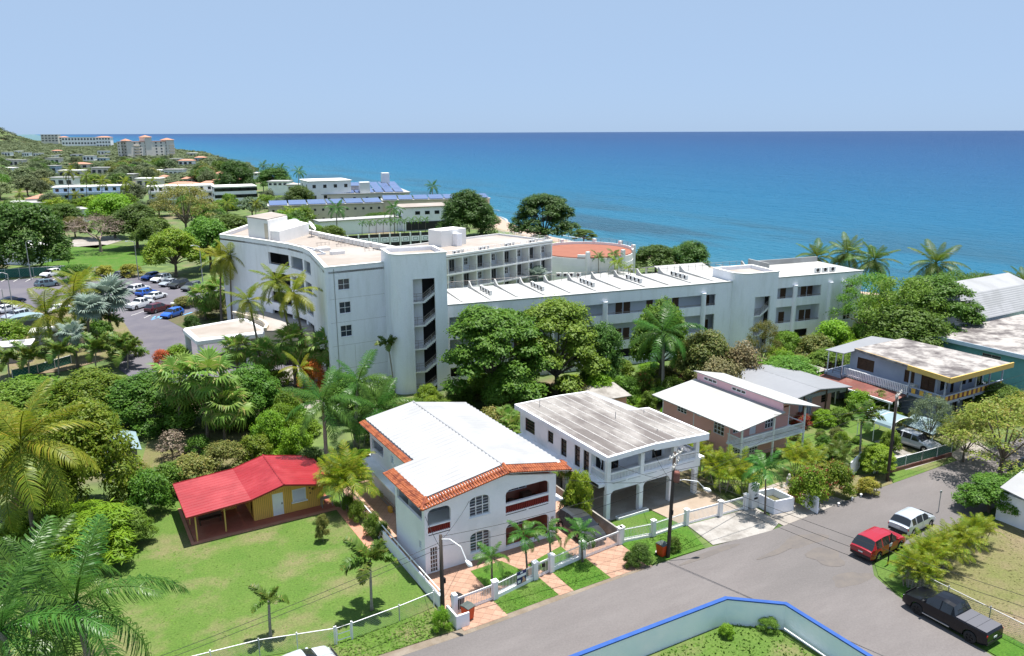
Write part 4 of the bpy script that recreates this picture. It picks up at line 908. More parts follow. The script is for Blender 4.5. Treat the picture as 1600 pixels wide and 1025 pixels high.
# ---------------------------------------------------------------- entrance: drive-through canopy and curved foyer roof
ec = thing('entrance_canopy', 'flat beige-topped drive-through canopy with white rounded edge at the hotel entrance', 'canopy', (15.2, 107.8, 0))
q = [(0, 0), (9.4, -.2), (8.2, 9.9), (-.5, 7.6)]
g = G(); g.prism([(.35, .35), (9.0, .2), (7.9, 9.5), (-.1, 7.2)], 4.42, 4.5); g.out('roof', 'hotel_roof', ec)
g = G()
for k in range(4):
    a, b = q[k], q[(k+1) % 4]; L = g.ab(a, b)
    prof = [(0, 3.75), (-.12, 3.9), (-.12, 4.35), (.05, 4.6), (.35, 4.62), (.45, 4.5), (.45, 3.75)]
    g.extr([(0, y, z) for y, z in prof], (L, 0, 0)); g.frame()
g.out('fascia', 'white_paint', ec)
for x, y in ((.4, .5), (-.2, 7.0), (6.5, .3), (6.2, 8.6)): g = G(); g.box(x-.35, y-.3, 0, x+.35, y+.3, 3.8); g.out('column', 'white_paint', ec)
fy = thing('foyer', 'foyer with a beige roof and curved kerb beside the canopy', 'building', (23.8, 107.4, 0))
arc = [(-1.4, 12.9), (-.6, 10.4), (.5, 7.5), (1.0, 4.5), (.9, 2.0), (.1, .0)]
poly = arc + [(5.9, -3.4), (7.2, 1.5), (6.0, 9.0), (4.0, 13.5)]
g = G(); g.prism(poly, 0, 4.55); g.out('wall', 'beige_wall', fy); g = G(); g.prism([(p[0]*1.0, p[1]) for p in poly], 4.554, 4.75); g.out('roof', 'hotel_roof', fy)
g = G()
for k in range(len(arc)-1): L = g.ab(arc[k], arc[k+1]); g.box(-.05, -.15, 4.754, L+.05, .3, 5.15 + .003*(k % 2)); g.frame()
g.out('kerb', 'beige_wall', fy)
for k in range(3): g = G(); g.box(.9+1.5*k, -1.0-.86*k-.5, .05, 2.0+1.5*k, -.4-.86*k, 2.6); g.out('doorway', 'interior_dark', fy)
# ---------------------------------------------------------------- white house with orange tile edging
def corr(g, x0, z0, x1, z1, y0, y1, step=.30, amp=.085, th=.03):
    """corrugated sheet: ribs run down the slope (x), profile along y"""
    n = int((y1-y0)/step)
    for k in range(n):
        ya, yb = y0+(y1-y0)*k/n, y0+(y1-y0)*(k+1)/n; za, zb = (amp if k % 2 else 0), (0 if k % 2 else amp)
        g.face([(x0, ya, z0+za), (x1, ya, z1+za), (x1, yb, z1+zb), (x0, yb, z0+zb)])
    return g
def tiles(g, a, b, dn, n, L, rows=2, r=.12):
    """barrel tiles between a and b, lying along dn (down the slope), two rows"""
    A, B, D = Vector(a), Vector(b), Vector(dn).normalized(); S = (B-A)/n; U = S.normalized(); W = U.cross(D).normalized()
    if W.z < 0: W = -W
    for k in range(n):
        c = A + S*(k+.5)
        for q in range(rows):
            p0 = c + D*(L*q/rows) + W*(.02*(rows-q)); p1 = c + D*(L*(q+1)/rows + .03) + W*(.02*(rows-q)-.01); rr = S.length*.5; ring = []
            for p, sc in ((p0, .82), (p1, 1.0)): ring.append([tuple(p + (U*math.cos(t*PI/4) + W*math.sin(t*PI/4))*rr*sc) for t in range(5)])
            for t in range(4): g.face([ring[0][t], ring[0][t+1], ring[1][t+1], ring[1][t]])
            g.face(ring[1])
    return g
def arch(g, s0, s1, zs, zt, d0, d1, rad=None):
    """fills the corners above the spring line of an arched opening"""
    n = 7
    for sd in (0, 1):
        c = s0 if sd == 0 else s1; w = (s1-s0)/2 if rad is None else rad; h = zt-zs; cx = c + (w if sd == 0 else -w)
        pts = [(c, zs)] + [(cx - (1 if sd == 0 else -1)*w*math.cos(t*PI/2/n), zs + h*math.sin(t*PI/2/n)) for t in range(1, n+1)] + [(c, zt)]
        g.extr([(p[0], d0, p[1]) for p in pts], (0, d1-d0, 0))
def balusters(par, a, b, s0, s1, z0, z1, d, n, m, name='balusters', w=.07):
    g = G(); g.ab(a, b)
    for k in range(n): s = s0 + (s1-s0)*(k+.5)/n; g.box(s-w/2, d-w/2, z0, s+w/2, d+w/2, z1)
    return g.out(name, m, par, kind='stuff')
wh = thing('house', 'two-storey white house with white metal roof edged in orange tiles', 'house', (20.4, 47.0, 0))
W, FA, FB = 11.2, (0, 0), (11.2, 0)
ops = [(.26,2.1,3.78,5.05),(3.6,5.3,3.5,5.15),(3.62,5.34,.62,2.3),(.37,.97,.06,2.05),(6.67,10.55,3.86,4.98),(6.67,10.55,3.1,3.68),(6.67,10.55,.3,2.12),(.26,2.05,3.2,3.7)]
g = G(); g.wall(FA, FB, -.05, 5.2, .22, ops)
g.extr([(0,0,5.2),(11.2,0,5.2),(11.2,0,5.25),(6.7,0,6.2),(0,0,5.3)], (0,.22,0))
arch(g, .26, 2.1, 4.6, 5.05, .0, .22, .45); arch(g, 3.6, 5.3, 4.75, 5.15, 0, .22); arch(g, 3.62, 5.34, 1.9, 2.3, 0, .22); arch(g, 6.67, 10.55, 4.55, 4.98, 0, .22, .5); arch(g, 6.67, 10.55, 1.7, 2.12, 0, .22, .5)
g.wall((0,5.4),(0,0), -.05, 5.2, .2, [(.4,5.0,4.05,5.12),(4.3,4.75,1.7,2.35)]); g.wall((2.2,5.4),(0,5.4), -.05, 5.2, .2)
g.wall((2.2,16.6),(2.2,5.4), -.05, 5.6, .2, [(.5,3.2,3.6,4.6),(4.9,5.5,3.9,4.6)]); g.wall((11.2,0),(11.2,16.6), -.05, 5.2, .2); g.wall((11.2,16.6),(2.2,16.6), -.05, 5.2, .2)
g.out('wall', 'white_wall', wh)
g = G(); g.box(.2,.22,2.85,11.0,5.2,3.05); g.box(2.4,5.4,2.85,11.0,16.4,3.05); g.out('floor_slab', 'white_wall', wh)
g = G(); g.box(.22,3.2,3.05,3.3,3.3,5.2); g.box(3.3,.22,3.05,3.4,16,5.2); g.box(.22,.24,3.06,3.3,.26,3.1); g.out('inner_wall', 'interior_wall', wh)
for z in (3.06, .02):
    g = G(); g.box(6.3,1.9,z,10.98,2.0,z+2.1); g.box(6.3,.24,z,6.4,1.9,z+2.1); g.box(10.85,.24,z,10.95,1.9,z+2.1); g.box(6.4,.24,z+.001,10.85,1.9,z+.04); g.box(6.3,.24,z+2.1,10.98,1.9,z+2.12); g.out('porch_lining', 'red_patio', wh)
    win(wh, (6.3,1.9), (11,1.9), 1.2, 3.3, z+.75, z+1.85, 3, 5, -.08, .05, pm='window_blue')
g = G(); g.box(6.9,1.0,3.1,10.4,1.8,3.12); g.box(7.6,.9,3.1,8.0,1.3,3.55); g.box(8.8,1.0,3.1,9.6,1.5,3.75); g.out('porch_furniture', 'wood_dark', wh)
for s0, s1, z0, z1 in ((6.67,10.55,3.1,3.68),(.26,2.05,3.2,3.7)):
    f = slabpart(wh, 'balustrade', 'red_rail', FA, FB, s0, s1, z0+.002, z1-.002, .14, .16); balusters(f, FA, FB, s0, s1, z0, z1, .07, int((s1-s0)/.16), 'red_rail', w=.08)
for (s0, s1, z) in ((6.67,8.5,2.93),(8.7,10.5,2.93),(.3,2.0,3.02)): slabpart(wh, 'drip_slot', 'interior_dark', FA, FB, s0, s1, z, z+.06, -.006, -.002)
for z0, z1 in ((3.5,5.15),(.62,2.3)):
    f = win(wh, FA, FB, 3.63, 5.31, z0, z1-.03, 3, 2, .12, .06, pm='window_blue', lou=7, lm='metal_grey', sill=True)
f = win(wh, FA, FB, .38, .96, .06, 2.04, 3, 6, .05, .035, pm='wood_dark', name='gate_door', fm='metal_white')
win(wh, (0,5.4), (0,0), 4.32, 4.73, 1.72, 2.33, 1, 3, .05, .04, pm='pale_blue_wall')
win(wh, (2.2,16.6), (2.2,5.4), 4.92, 5.48, 3.92, 4.58, 1, 3, .05, .04, pm='pale_blue_wall')
g = G(); g.box(2.45,13.2,2.9,4.0,13.3,5.2); g.box(2.45,13.2,3.05,2.5,16.4,3.4); g.out('rear_porch', 'interior_wall', wh)
g = G(); g.box(1.1,6.5,2.5,2.19,17.2,2.62); g.box(1.1,16.62,2.5,3.5,17.2,2.62); g.out('ledge', 'white_paint', wh)
g = G(); g.ab(FA, FB); g.box(10.75,-.012,1.55,11.0,-.004,1.75); g.out('number_plaque', 'metal_grey', wh)
g = G(); g.box(11.21,.3,2.75,12.1,1.5,2.87); g.out('side_ledge', 'white_paint', wh)
# roof: base slab, white corrugated sheets, orange barrel tiles on the edges
zr = 6.75; sl = .172
def rz(x): return zr - abs(x-6.7)*sl*(1.0 if x < 6.7 else 1.08)
g = G(); g.slab([(-.4,-.5,rz(-.4)-.05),(6.7,-.5,zr-.05),(6.7,17,zr-.05),(1.5,17,rz(1.5)-.05),(1.5,6.4,rz(1.5)-.05),(-.4,6.4,rz(-.4)-.05)], .12); g.slab([(6.7,-.5,zr-.052),(12.2,-.5,rz(12.2)-.05),(12.2,17,rz(12.2)-.05),(6.7,17,zr-.052)], .16)
rf = g.out('roof', 'white_paint', wh)
g = G(); corr(g, .35, rz(.35)+.14, 6.72, zr+.14, .55, 6.3); corr(g, 2.05, rz(2.05)+.14, 6.72, zr+.14, 6.3, 17.0); corr(g, 6.68, zr+.142, 12.0, rz(12.0)+.14, .55, 17.0); g.out('metal_sheets', 'roof_metal_white', rf)
g = G(); g.tube([(6.7,.5,zr+.15),(6.7,17.05,zr+.15)], .10, 8); g.out('ridge_cap', 'roof_metal_white', rf)
g = G(); tiles(g, (-.4,.30,rz(-.4)+.10), (6.7,.30,zr+.10), (0,-1,-.22), 32, .95); tiles(g, (6.7,.30,zr+.10), (12.2,.30,rz(12.2)+.10), (0,-1,-.22), 25, .95)
tiles(g, (.36,-.3,rz(.36)+.08), (.36,6.4,rz(.36)+.08), (-1,0,-.2), 30, .9); tiles(g, (1.95,6.5,rz(1.95)+.05), (1.95,17,rz(1.95)+.05), (-1,0,-.24), 46, .55); tiles(g, (12.0,.2,rz(12)+.08), (12.0,.9,rz(12)+.08), (1,0,-.2), 3, .35)
g.out('edge_tiles', 'terracotta', rf, kind='stuff')
g = G(); g.tube([(-.45,-.55,rz(-.5)-.02),(.35,.35,rz(.35)+.26)], .11, 7); g.tube([(6.7,-.62,zr-.02),(6.7,.4,zr+.26)], .12, 7); g.tube([(12.2,-.6,rz(12.2)-.1),(11.95,.4,rz(12)+.24)], .10, 7); g.out('hip_tiles', 'terracotta', rf)
# ladder lying against the side wall
ld = thing('ladder', 'aluminium ladder lying along the side wall of the white house', 'ladder', (22.0, 56.5, .05)); g = G()
for y in (0, .42): g.box(.12, 0, y+.0, .18, 4.2, y+.06)
for k in range(13): g.box(.13, .15+k*.32, .06, .17, .2+k*.32, .42)
g.out('rails_and_rungs', 'metal_grey', ld); g = G(); g.box(-.15,1.0,0,.1,1.5,.45); tag(g.out('yellow_crate', 'ochre_panel', loc=(21.9,56.2,.03)), 'small yellow crate beside the ladder', 'crate')

# ---------------------------------------------------------------- white house on columns with weathered flat roof
gh = thing('house', 'white house on columns with a weathered grey flat roof and open carport', 'house', (36.5, 46.9, 0))
A0, B0 = (0,0), (10.2,0)
for x, y in ((.02,0),(3.45,0),(6.75,0),(9.6,0),(.02,6),(.02,12.8),(9.6,6.5),(9.6,12.8),(3.45,8),(6.75,8)):
    g = G(); g.box(x, y, .0, x+.4, y+.4, 2.5); g.out('column', 'white_paint', gh)
g = G(); g.wall(A0, B0, 2.5, 3.3, .3, [(.55,2.0,3.12,3.18),(2.15,3.5,3.12,3.18),(4.0,5.3,3.12,3.18),(5.6,6.7,3.12,3.18),(7.2,9.5,3.12,3.18)])
g.ab(A0, B0)
for s0, s1 in ((.42,3.45),(3.85,6.75),(7.15,9.6)): arch(g, s0, s1, 2.1, 2.5, .0, .3, .42)
g.frame(); g.box(-.6,.3,2.95,10.2,13.3,3.2); g.box(-.6,3.2,2.9,-.02,.31,3.18); g.box(10.2,.3,2.95,11.0,5.5,3.15); g.out('floor_slab', 'white_paint', gh)
for x in (.02,3.5,7.1,9.65): g = G(); g.box(x,.01,3.3,x+.38,.37,5.35); g.out('upper_column', 'white_paint', gh)
g = G(); g.ab(A0, B0)
for s0, s1 in ((.4,3.5),(3.88,7.1),(7.48,9.65)): g.box(s0,.08,3.92,s1,.26,4.06); g.box(s0,.06,3.302,s1,.28,3.4); arch(g, s0, s1, 5.0, 5.35, .02, .3, .3)
g.frame(); g.box(.06,.38,3.92,.24,2.2,4.06); g.box(9.8,.38,3.92,9.98,5,4.06); g.box(9.78,.38,3.2,10.0,5,3.4); g.box(.04,.38,3.2,.26,2.2,3.4); bl = g.out('balustrade', 'white_paint', gh)
for s0, s1, n in ((.4,3.5,20),(3.88,7.1,21),(7.48,9.65,14)): balusters(bl, A0, B0, s0, s1, 3.402, 3.918, .17, n, 'white_paint', w=.075)
balusters(bl, (10,0), (10,5), .4, 4.9, 3.402, 3.918, .11, 28, 'white_paint', w=.075); balusters(bl, (0,2.2), (0,0), .05, 1.8, 3.402, 3.918, .15, 11, 'white_paint', w=.075)
g = G(); g.wall((0,13.6),(0,2.2), 3.2, 5.35, .2, [(.9,2.6,3.7,5.0),(4.8,5.7,3.9,5.0),(6.9,7.8,3.4,5.0),(9.0,9.8,3.22,5.1),(10.3,11.1,3.22,5.1)])
g.wall((0,2.2),(8.0,2.2), 3.2, 5.35, .15, [(.5,1.3,3.22,5.0),(1.9,2.9,3.22,5.0),(4.3,4.8,4.3,4.75),(5.3,5.8,4.3,4.75),(6.6,7.7,3.22,5.1)]); g.wall((8.0,2.2),(8.0,13.4), 3.2, 5.35, .15); g.wall((8.0,13.6),(0,13.6), 3.2, 5.35, .2); g.out('wall', 'white_paint', gh)
for s0, s1, z0, z1 in ((.9,2.6,3.7,5.0),(4.8,5.7,3.9,5.0),(6.9,7.8,3.4,5.0),(9.0,9.8,3.22,5.1),(10.3,11.1,3.22,5.1)): win(gh, (0,13.6), (0,2.2), s0, s1, z0, z1, 1, 4, .1, .04, fm='wood_dark')
for s0, s1, z0, z1 in ((.5,1.3,3.22,5.0),(1.9,2.9,3.22,5.0),(4.3,4.8,4.3,4.75),(5.3,5.8,4.3,4.75),(6.6,7.7,3.22,5.1)): win(gh, (0,2.2), (8,2.2), s0, s1, z0, z1, 2 if s1-s0 > .9 else 1, 1, .06, .04, fm='wood_dark')
g = G(); g.box(.1,9.5,.03,9.8,9.7,2.94); g.box(9.5,6.9,.03,9.6,12.8,2.94); g.out('carport_wall', 'concrete', gh)
g = G(); g.extr([(.55,1.9,4.9),(.75,1.75,4.2),(.62,1.8,3.4),(1.05,1.95,4.95)], (.02,.08,0)); g.out('curtain', 'white_wall', gh)
PTS = [(-.25,-.35),(4.6,-.35),(10.55,-.5),(10.4,7.3),(8.3,7.6),(8.1,14.0),(4.6,14.1),(-.1,14.4)]; ZT = [5.72,5.86,5.62,5.62,5.72,5.72,5.86,5.72]
g = G(); g.prism(PTS, [5.36]*8, ZT, 0); rf = g.out('roof', 'old_roof', gh)
g = G()
for k in range(8):
    a, b = PTS[k], PTS[(k+1) % 8]; L = math.dist(a, b); za, zb = ZT[k], ZT[(k+1) % 8]; g.ab(a, b); i = 0
    g.extr([(-.02,-.05,5.33),(-.02,.16,5.33),(-.02,.16,za+.05),(-.02,-.05,za+.05)], (L+.04,0,zb-za)); g.frame()
g.out('fascia', 'white_paint', rf)
mat('roof_seam', (.55,.53,.51), (.36,.34,.33), 2, .9)
for k in range(9):
    x = .75+1.08*k; y1 = 13.9 if x < 8 else 7.2; z0 = 5.735 + (.14*x/4.6 if x < 4.6 else .14 - .235*(x-4.6)/5.95)
    g = G(); g.box(x,-.25,z0-.02,x+.07,y1,z0+.012); g.out('roof_seam', 'roof_seam', rf)
for k, (x, y) in enumerate(((1.5,12.5),(5.6,6.2),(6.9,2.0),(9.0,6.3))): g = G(); g.tube([(x,y,5.7),(x,y,6.5 if k < 2 else 6.0)], .035, 6); g.out('vent_pipe', 'metal_grey', rf)
st = thing('step_planter', 'long low white planter step at the carport edge', 'planter', (37.4, 46.35, 0)); g = G(); g.box(0,0,0,3.2,.45,.22); g.out('kerb', 'white_paint', st); g = G(); g.box(.1,.1,.222,3.1,.35,.26); g.out('pebbles', 'stone', st)
# ---------------------------------------------------------------- pink house
ph = thing('house', 'pink wooden house with white pitched roof, clerestory and white-railed balcony', 'house', (53.0, 48.1, 0))
g = G(); g.wall((.5,11.5),(.5,1.9), -.05, 4.34, .15, [(2.2,3.6,3.1,4.3),(7.4,8.8,2.5,4.25),(5.0,5.7,3.5,4.1)]); g.wall((.5,1.9),(8.6,1.9), -.05, 4.36, .15, [(.35,1.1,3.0,4.1),(2.6,3.5,2.42,4.3),(4.7,5.9,2.6,4.3)])
g.wall((8.6,1.9),(8.6,11.5), -.05, 4.6, .15); g.wall((8.6,11.5),(.5,11.5), -.05, 4.45, .15); g.out('wall', 'pink_wall', ph)
win(ph, (.5,11.5), (.5,1.9), 2.2, 3.6, 3.1, 4.3, 3, 4, .05, .05); win(ph, (.5,11.5), (.5,1.9), 7.4, 8.8, 2.5, 4.25, 3, 4, .05, .05); win(ph, (.5,11.5), (.5,1.9), 5.0, 5.7, 3.5, 4.1, 1, 3, .05, .04, pm='white_paint')
win(ph, (.5,1.9), (8.6,1.9), .35, 1.1, 3.0, 4.1, 2, 2, .04); win(ph, (.5,1.9), (8.6,1.9), 4.7, 5.9, 2.6, 4.3, 3, 3, .04); g = G(); g.box(3.12,1.93,2.42,3.98,1.98,4.28); g.out('door', 'white_wall', ph)
g = G()
for (a, b, s) in (((.5,11.5),(.5,1.9),0),((.5,11.5),(.5,1.9),4.6),((.5,11.5),(.5,1.9),9.45),((.5,1.9),(8.6,1.9),8.0)): g.ab(a, b); g.box(s,-.02,.0,s+.12,-.002,4.44); g.frame()
g.out('corner_boards', 'white_paint', ph)
g = G(); g.box(0,0,2.2,8.8,1.88,2.38); g.out('balcony_floor', 'white_paint', ph)
for x in (.05,4.3,8.6): g = G(); g.box(x,.02,0,x+.15,.17,4.5 if x < 8 else 4.75); g.out('post', 'white_paint', ph)
g = G(); g.box(.2,.05,3.18,8.6,.13,3.27); g.box(.2,.06,2.45,8.6,.12,2.52); g.box(.06,.2,3.18,.14,1.88,3.27); g.box(.07,.2,2.45,.13,1.88,2.52); g.box(8.64,.2,3.18,8.72,1.88,3.27)
for x in (1.3,2.7,5.6): 
    for a, b in (((x,.09,2.55),(x+.6,.09,3.15)),((x,.09,3.15),(x+.6,.09,2.55))): g.tube([a, b], .03, 4)
rl = g.out('balcony_rail', 'white_paint', ph); balusters(rl, (0,0), (8.8,0), .25, 8.55, 2.52, 3.18, .09, 52, 'white_paint', w=.05); balusters(rl, (0,1.9), (0,0), .05, 1.7, 2.52, 3.18, .10, 10, 'white_paint', w=.05)
win(ph, (.5,1.9), (8.6,1.9), .3, 3.8, .5, 1.9, 9, 5, -.06, .06, name='lattice')
def rx(x): return 4.32 + (x+.7)*.125
g = G(); g.slab([(-.7,-.35,rx(-.7)),(5.35,-.35,rx(5.35)),(5.35,11.9,rx(5.35)),(-.7,11.9,rx(-.7))], .09); rf = g.out('roof', 'roof_white', ph, label='lower white roof slope')
g = G(); g.wall((5.3,11.6),(5.3,.0), 5.0, 5.85, .12, [(1.0,2.9,5.32,5.7),(5.0,6.9,5.32,5.7)]); g.out('clerestory_wall', 'pink_light', ph)
for s in (1.0, 5.0): win(ph, (5.3,11.6), (5.3,.0), s, s+1.9, 5.32, 5.7, 3, 1, .02, .06)
g = G(); g.slab([(5.0,-.35,6.05),(9.6,-1.0,5.0),(9.6,11.9,5.0),(5.0,11.9,6.05)], .10); g.out('upper_roof', 'roof_white', ph)
g = G(); g.extr([(5.42,1.75,4.6),(8.6,1.75,4.6),(8.6,1.75,5.05),(5.42,1.75,5.8)], (0,.1,0)); g.out('gable_infill', 'pink_wall', ph)
# ---------------------------------------------------------------- low house with grey metal roof
gm = thing('house', 'low house with a broad pale grey metal roof beside the pink house', 'house', (64.3, 52.9, 0))
g = G(); g.wall((.9,2.0),(10.2,2.0), -.05, 2.75, .15, [(3.9,4.8,.02,2.1),(5.2,6.1,.05,2.2),(7.6,8.7,1.2,2.3)]); g.wall((10.2,2.0),(10.2,9.6), -.05, 2.75, .15, [(1.0,2.2,1.1,2.2)]); g.wall((10.2,9.6),(.9,9.6), -.05, 2.75, .15); g.wall((.9,9.6),(.9,2.0), -.05, 2.75, .15, [(3,4.5,1.1,2.2)]); g.out('wall', 'pink_wall', gm)
win(gm, (.9,2.0), (10.2,2.0), 3.9, 4.8, .02, 2.1, 2, 1, .05, .06, pm='blue_grey', name='door'); win(gm, (.9,2.0), (10.2,2.0), 5.2, 6.1, .05, 2.2, 2, 1, .05, .06, pm='blue_grey', name='door'); win(gm, (.9,2.0), (10.2,2.0), 7.6, 8.7, 1.2, 2.3, 1, 4, .05, .05, fm='wood_dark'); win(gm, (.9,9.6), (.9,2.0), 3, 4.5, 1.1, 2.2, 2, 2, .05)
def gz(x): return 3.95 - abs(x-5.4)*.12
g = G(); g.slab([(-.2,-.1,gz(-.2)),(5.4,-.1,3.95),(5.4,10.6,3.95),(-.2,10.6,gz(-.2))], .1); g.slab([(5.402,-.1,3.95),(10.9,-.1,gz(10.9)),(10.9,10.0,gz(10.9)),(5.402,10.6,3.95)], .1); rf = g.out('roof', 'roof_metal_grey', gm)
g = G(); corr(g, -.15, gz(-.15)+.012, 5.38, 3.962, 0, 10.5, .42, .012); corr(g, 5.42, 3.962, 10.8, gz(10.8)+.012, 0, 10.0, .42, .012); g.out('metal_sheets', 'roof_metal_grey', rf)
for x in (.2,3.4,7.0,10.5): g = G(); g.box(x-.06,.2,0,x+.06,.32,gz(x)-.1); g.out('post', 'wood_dark', gm)
g = G(); g.wall((9.3,.3),(10.5,.3), 2.72, 3.3, .08); g.wall((.8,.3),(9.3,.3), 3.0, 3.4, .08); g.out('gable_board', 'roof_metal_grey', gm)
# ---------------------------------------------------------------- blue-grey house, yellow fascia
bh = thing('house', 'blue-grey two-storey house with yellow roof edge and yellow balcony panels', 'house', (79.0, 44.0, 0))
g = G(); g.wall((1.6,13.3),(1.6,2.4), 2.8, 5.75, .2, [(1.0,3.2,3.7,5.1),(7.0,8.2,3.7,5.1),(9.0,10.6,3.4,5.2)]); g.wall((1.6,2.4),(10.5,2.4), 2.8, 5.75, .2, [(.5,1.9,3.6,5.2),(2.5,3.1,3.0,5.1),(4.3,5.4,3.6,5.1),(5.9,6.6,3.6,5.1),(7.4,8.6,3.0,5.1)])
g.wall((10.5,2.4),(10.5,13.3), 2.8, 5.75, .2); g.wall((10.5,13.3),(1.6,13.3), 2.8, 5.75, .2); g.wall((2.0,3.0),(10.5,3.0), -.05, 2.8, .2, [(1.0,2.8,.8,2.2),(4.0,4.9,.02,2.3),(6.0,7.6,.5,2.3)]); g.wall((2.0,13.0),(2.0,3.0), -.05, 2.8, .2); g.wall((10.5,3.0),(10.5,13.0), -.05, 2.8, .2); g.out('wall', 'blue_grey', bh)
for s0, s1, z0, z1 in ((1.0,3.2,3.7,5.1),(7.0,8.2,3.7,5.1),(9.0,10.6,3.4,5.2)): win(bh, (1.6,13.3), (1.6,2.4), s0, s1, z0, z1, 2, 1, .05, .05, fm='wood_dark', pm='wood_dark', lou=9, lm='wood_dark')
for s0, s1, z0, z1 in ((.5,1.9,3.6,5.2),(2.5,3.1,3.0,5.1),(4.3,5.4,3.6,5.1),(5.9,6.6,3.6,5.1),(7.4,8.6,3.0,5.1)): win(bh, (1.6,2.4), (10.5,2.4), s0, s1, z0, z1, 1, 2, .05, .05, fm='wood_dark')
for s0, s1, z0, z1 in ((1.0,2.8,.8,2.2),(4.0,4.9,.02,2.3),(6.0,7.6,.5,2.3)): win(bh, (2.0,3.0), (10.5,3.0), s0, s1, z0, z1, 2, 3, .05, .05, fm='wood_dark')
g = G(); g.box(.5,.9,2.72,11.6,2.38,2.9); g.box(.5,2.38,2.72,1.58,13.3,2.9); g.box(10.52,2.4,2.72,11.6,6,2.9); g.out('balcony_floor', 'blue_grey', bh)
for x, y in ((.5,.9),(3.4,.9),(6.2,.9),(8.9,.9),(11.45,.9),(.5,4.9)): g = G(); g.box(x,y,2.4,x+.14,y+.14,5.75); g.out('post', 'blue_grey', bh)
g = G(); g.box(.45,.84,3.62,11.65,.98,3.74); g.box(.44,.86,2.92,11.66,.96,3.02); g.box(.44,.982,3.62,.58,4.9,3.74); g.box(.46,.982,2.92,.56,4.9,3.02); rl = g.out('balcony_rail', 'blue_grey', bh)
for k in range(13): g = G(); x = .75+.86*k; g.box(x,.88,3.022,x+.43,.93,3.618); g.out('rail_panel', 'ochre_panel' if k % 1 == 0 else 'blue_grey', rl)
for k in range(4): g = G(); y = 1.3+.95*k; g.box(.5,y,3.022,.55,y+.45,3.618); g.out('rail_panel', 'ochre_panel', rl)
for k in range(12): g = G(); x = 1.2+.86*k; g.box(x,.90,3.03,x+.41,.92,3.6); g.out('rail_panel', 'roof_rust', rl)
g = G(); g.box(.46,5.0,3.66,.54,13.2,3.76); g.box(.46,5.0,2.92,.54,13.2,3.0); rl = g.out('side_rail', 'white_paint', bh)
for k in range(38): g = G(); y = 5.05+.215*k; g.box(.40,y,2.72,.455,y+.11,3.72); g.out('slat', 'white_paint', rl)
RZ = 6.05
g = G(); g.slab([(-.4,.0,RZ),(10.9,-.2,RZ),(10.4,12.6,RZ+.05),(1.2,12.6,RZ+.05)], .24); rf = g.out('roof', 'old_roof2', bh)
g = G(); P_ = [(-.4,.0),(10.9,-.2)]; L = g.ab(*P_); g.box(-.12,-.16,RZ-.46,L+.1,-.004,RZ+.10); g.frame(); L = g.ab((.25,5.1),(-.4,.0)); g.box(0,-.16,RZ-.46,L-.004,-.004,RZ+.102); g.frame(); L = g.ab((1.2,12.6),(.25,5.1)); g.box(0,.12,RZ-.22,L,.2,RZ+.06); g.frame(); g.out('fascia', 'yellow_trim', rf)
g = G(); g.slab([(-.6,12.62,RZ-.3),(9.5,12.62,RZ-.05),(8.6,15.6,RZ-.1),(-.9,15.0,RZ-.35)], .08); g.out('rear_awning', 'roof_metal_grey', bh)
for x, y in ((-.4,14.8),(1.2,14.9),(-.3,12.9)): g = G(); g.box(x,y,0,x+.1,y+.1,RZ-.4); g.out('awning_post', 'white_paint', bh)
g = G(); g.box(-.4,12.9,.0,1.6,15.2,2.9); g.box(-.3,12.8,2.9,9,15.3,3.0); g.out('rear_deck', 'blue_grey', bh); railing(bh, [(-.35,12.95),(-.35,15.2),(3,15.2)], 3.0, .9, 'wood_dark', 1, 3)
g = G(); g.slab([(-2.3,4.9,2.35),(.38,5.0,2.68),(.38,15.0,2.68),(-2.3,15.4,2.35)], .1); g.out('lean_to_roof', 'roof_rust', bh)
g = G(); g.slab([(-2.42,4.8,2.37),(-2.3,4.8,2.37),(-2.3,15.5,2.37),(-2.42,15.5,2.37)], .2); g.out('gutter', 'white_paint', bh)
for y in (5.2,8.5,12,15): g = G(); g.box(-2.2,y,0,-2.1,y+.1,2.25); g.out('lean_to_post', 'white_paint', bh)
g = G(); g.box(.98,4.6,3.3,1.58,5.4,3.8); tag(g.out('window_air_conditioner', 'ac_white', loc=(79.0,44.0,0)), 'white window air conditioner on the side of the blue-grey house', 'air conditioner')
# ---------------------------------------------------------------- teal building, barn roof, small sheds
tb = thing('building', 'teal flat-roofed building with weathered roof at the right edge', 'building', (98.6, 46.0, 0))
g = G(); g.wall((.4,.4),(22,.4), -.05, 4.6, .2, [(3,5.4,1.4,3.4),(9,11,1.4,3.2)]); g.wall((.4,12.2),(.4,.4), -.05, 4.6, .2, [(6.3,8.6,2.2,4.0)]); g.wall((22,.4),(22,12.2), -.05, 4.6, .2); g.wall((22,12.2),(.4,12.2), -.05, 4.6, .2); g.out('wall', 'teal_wall', tb)
win(tb, (.4,12.2), (.4,.4), 6.3, 8.6, 2.2, 4.0, 2, 5, .05, .05, fm='metal_grey'); win(tb, (.4,.4), (22,.4), 3, 5.4, 1.4, 3.4, 2, 5, .05, .05, fm='metal_grey')
g = G(); g.box(-.3,-.3,4.604,22.6,12.8,4.9); g.out('roof', 'old_roof2', tb); g = G(); g.box(-.38,-.36,4.5,-.304,12.86,5.0); g.box(-.3,-.38,4.5,22.6,-.304,5.0); g.out('fascia', 'pale_blue_wall', tb)
br = thing('barn', 'building with a tall white corrugated gambrel roof at the right edge', 'building', (103.0, 59.5, 0))
g = G(); g.box(.3,.4,0,24,9,5.2); g.out('wall', 'white_paint', br)
mat('roof_line', (.62,.63,.66), None, rough=.6)
g = G()
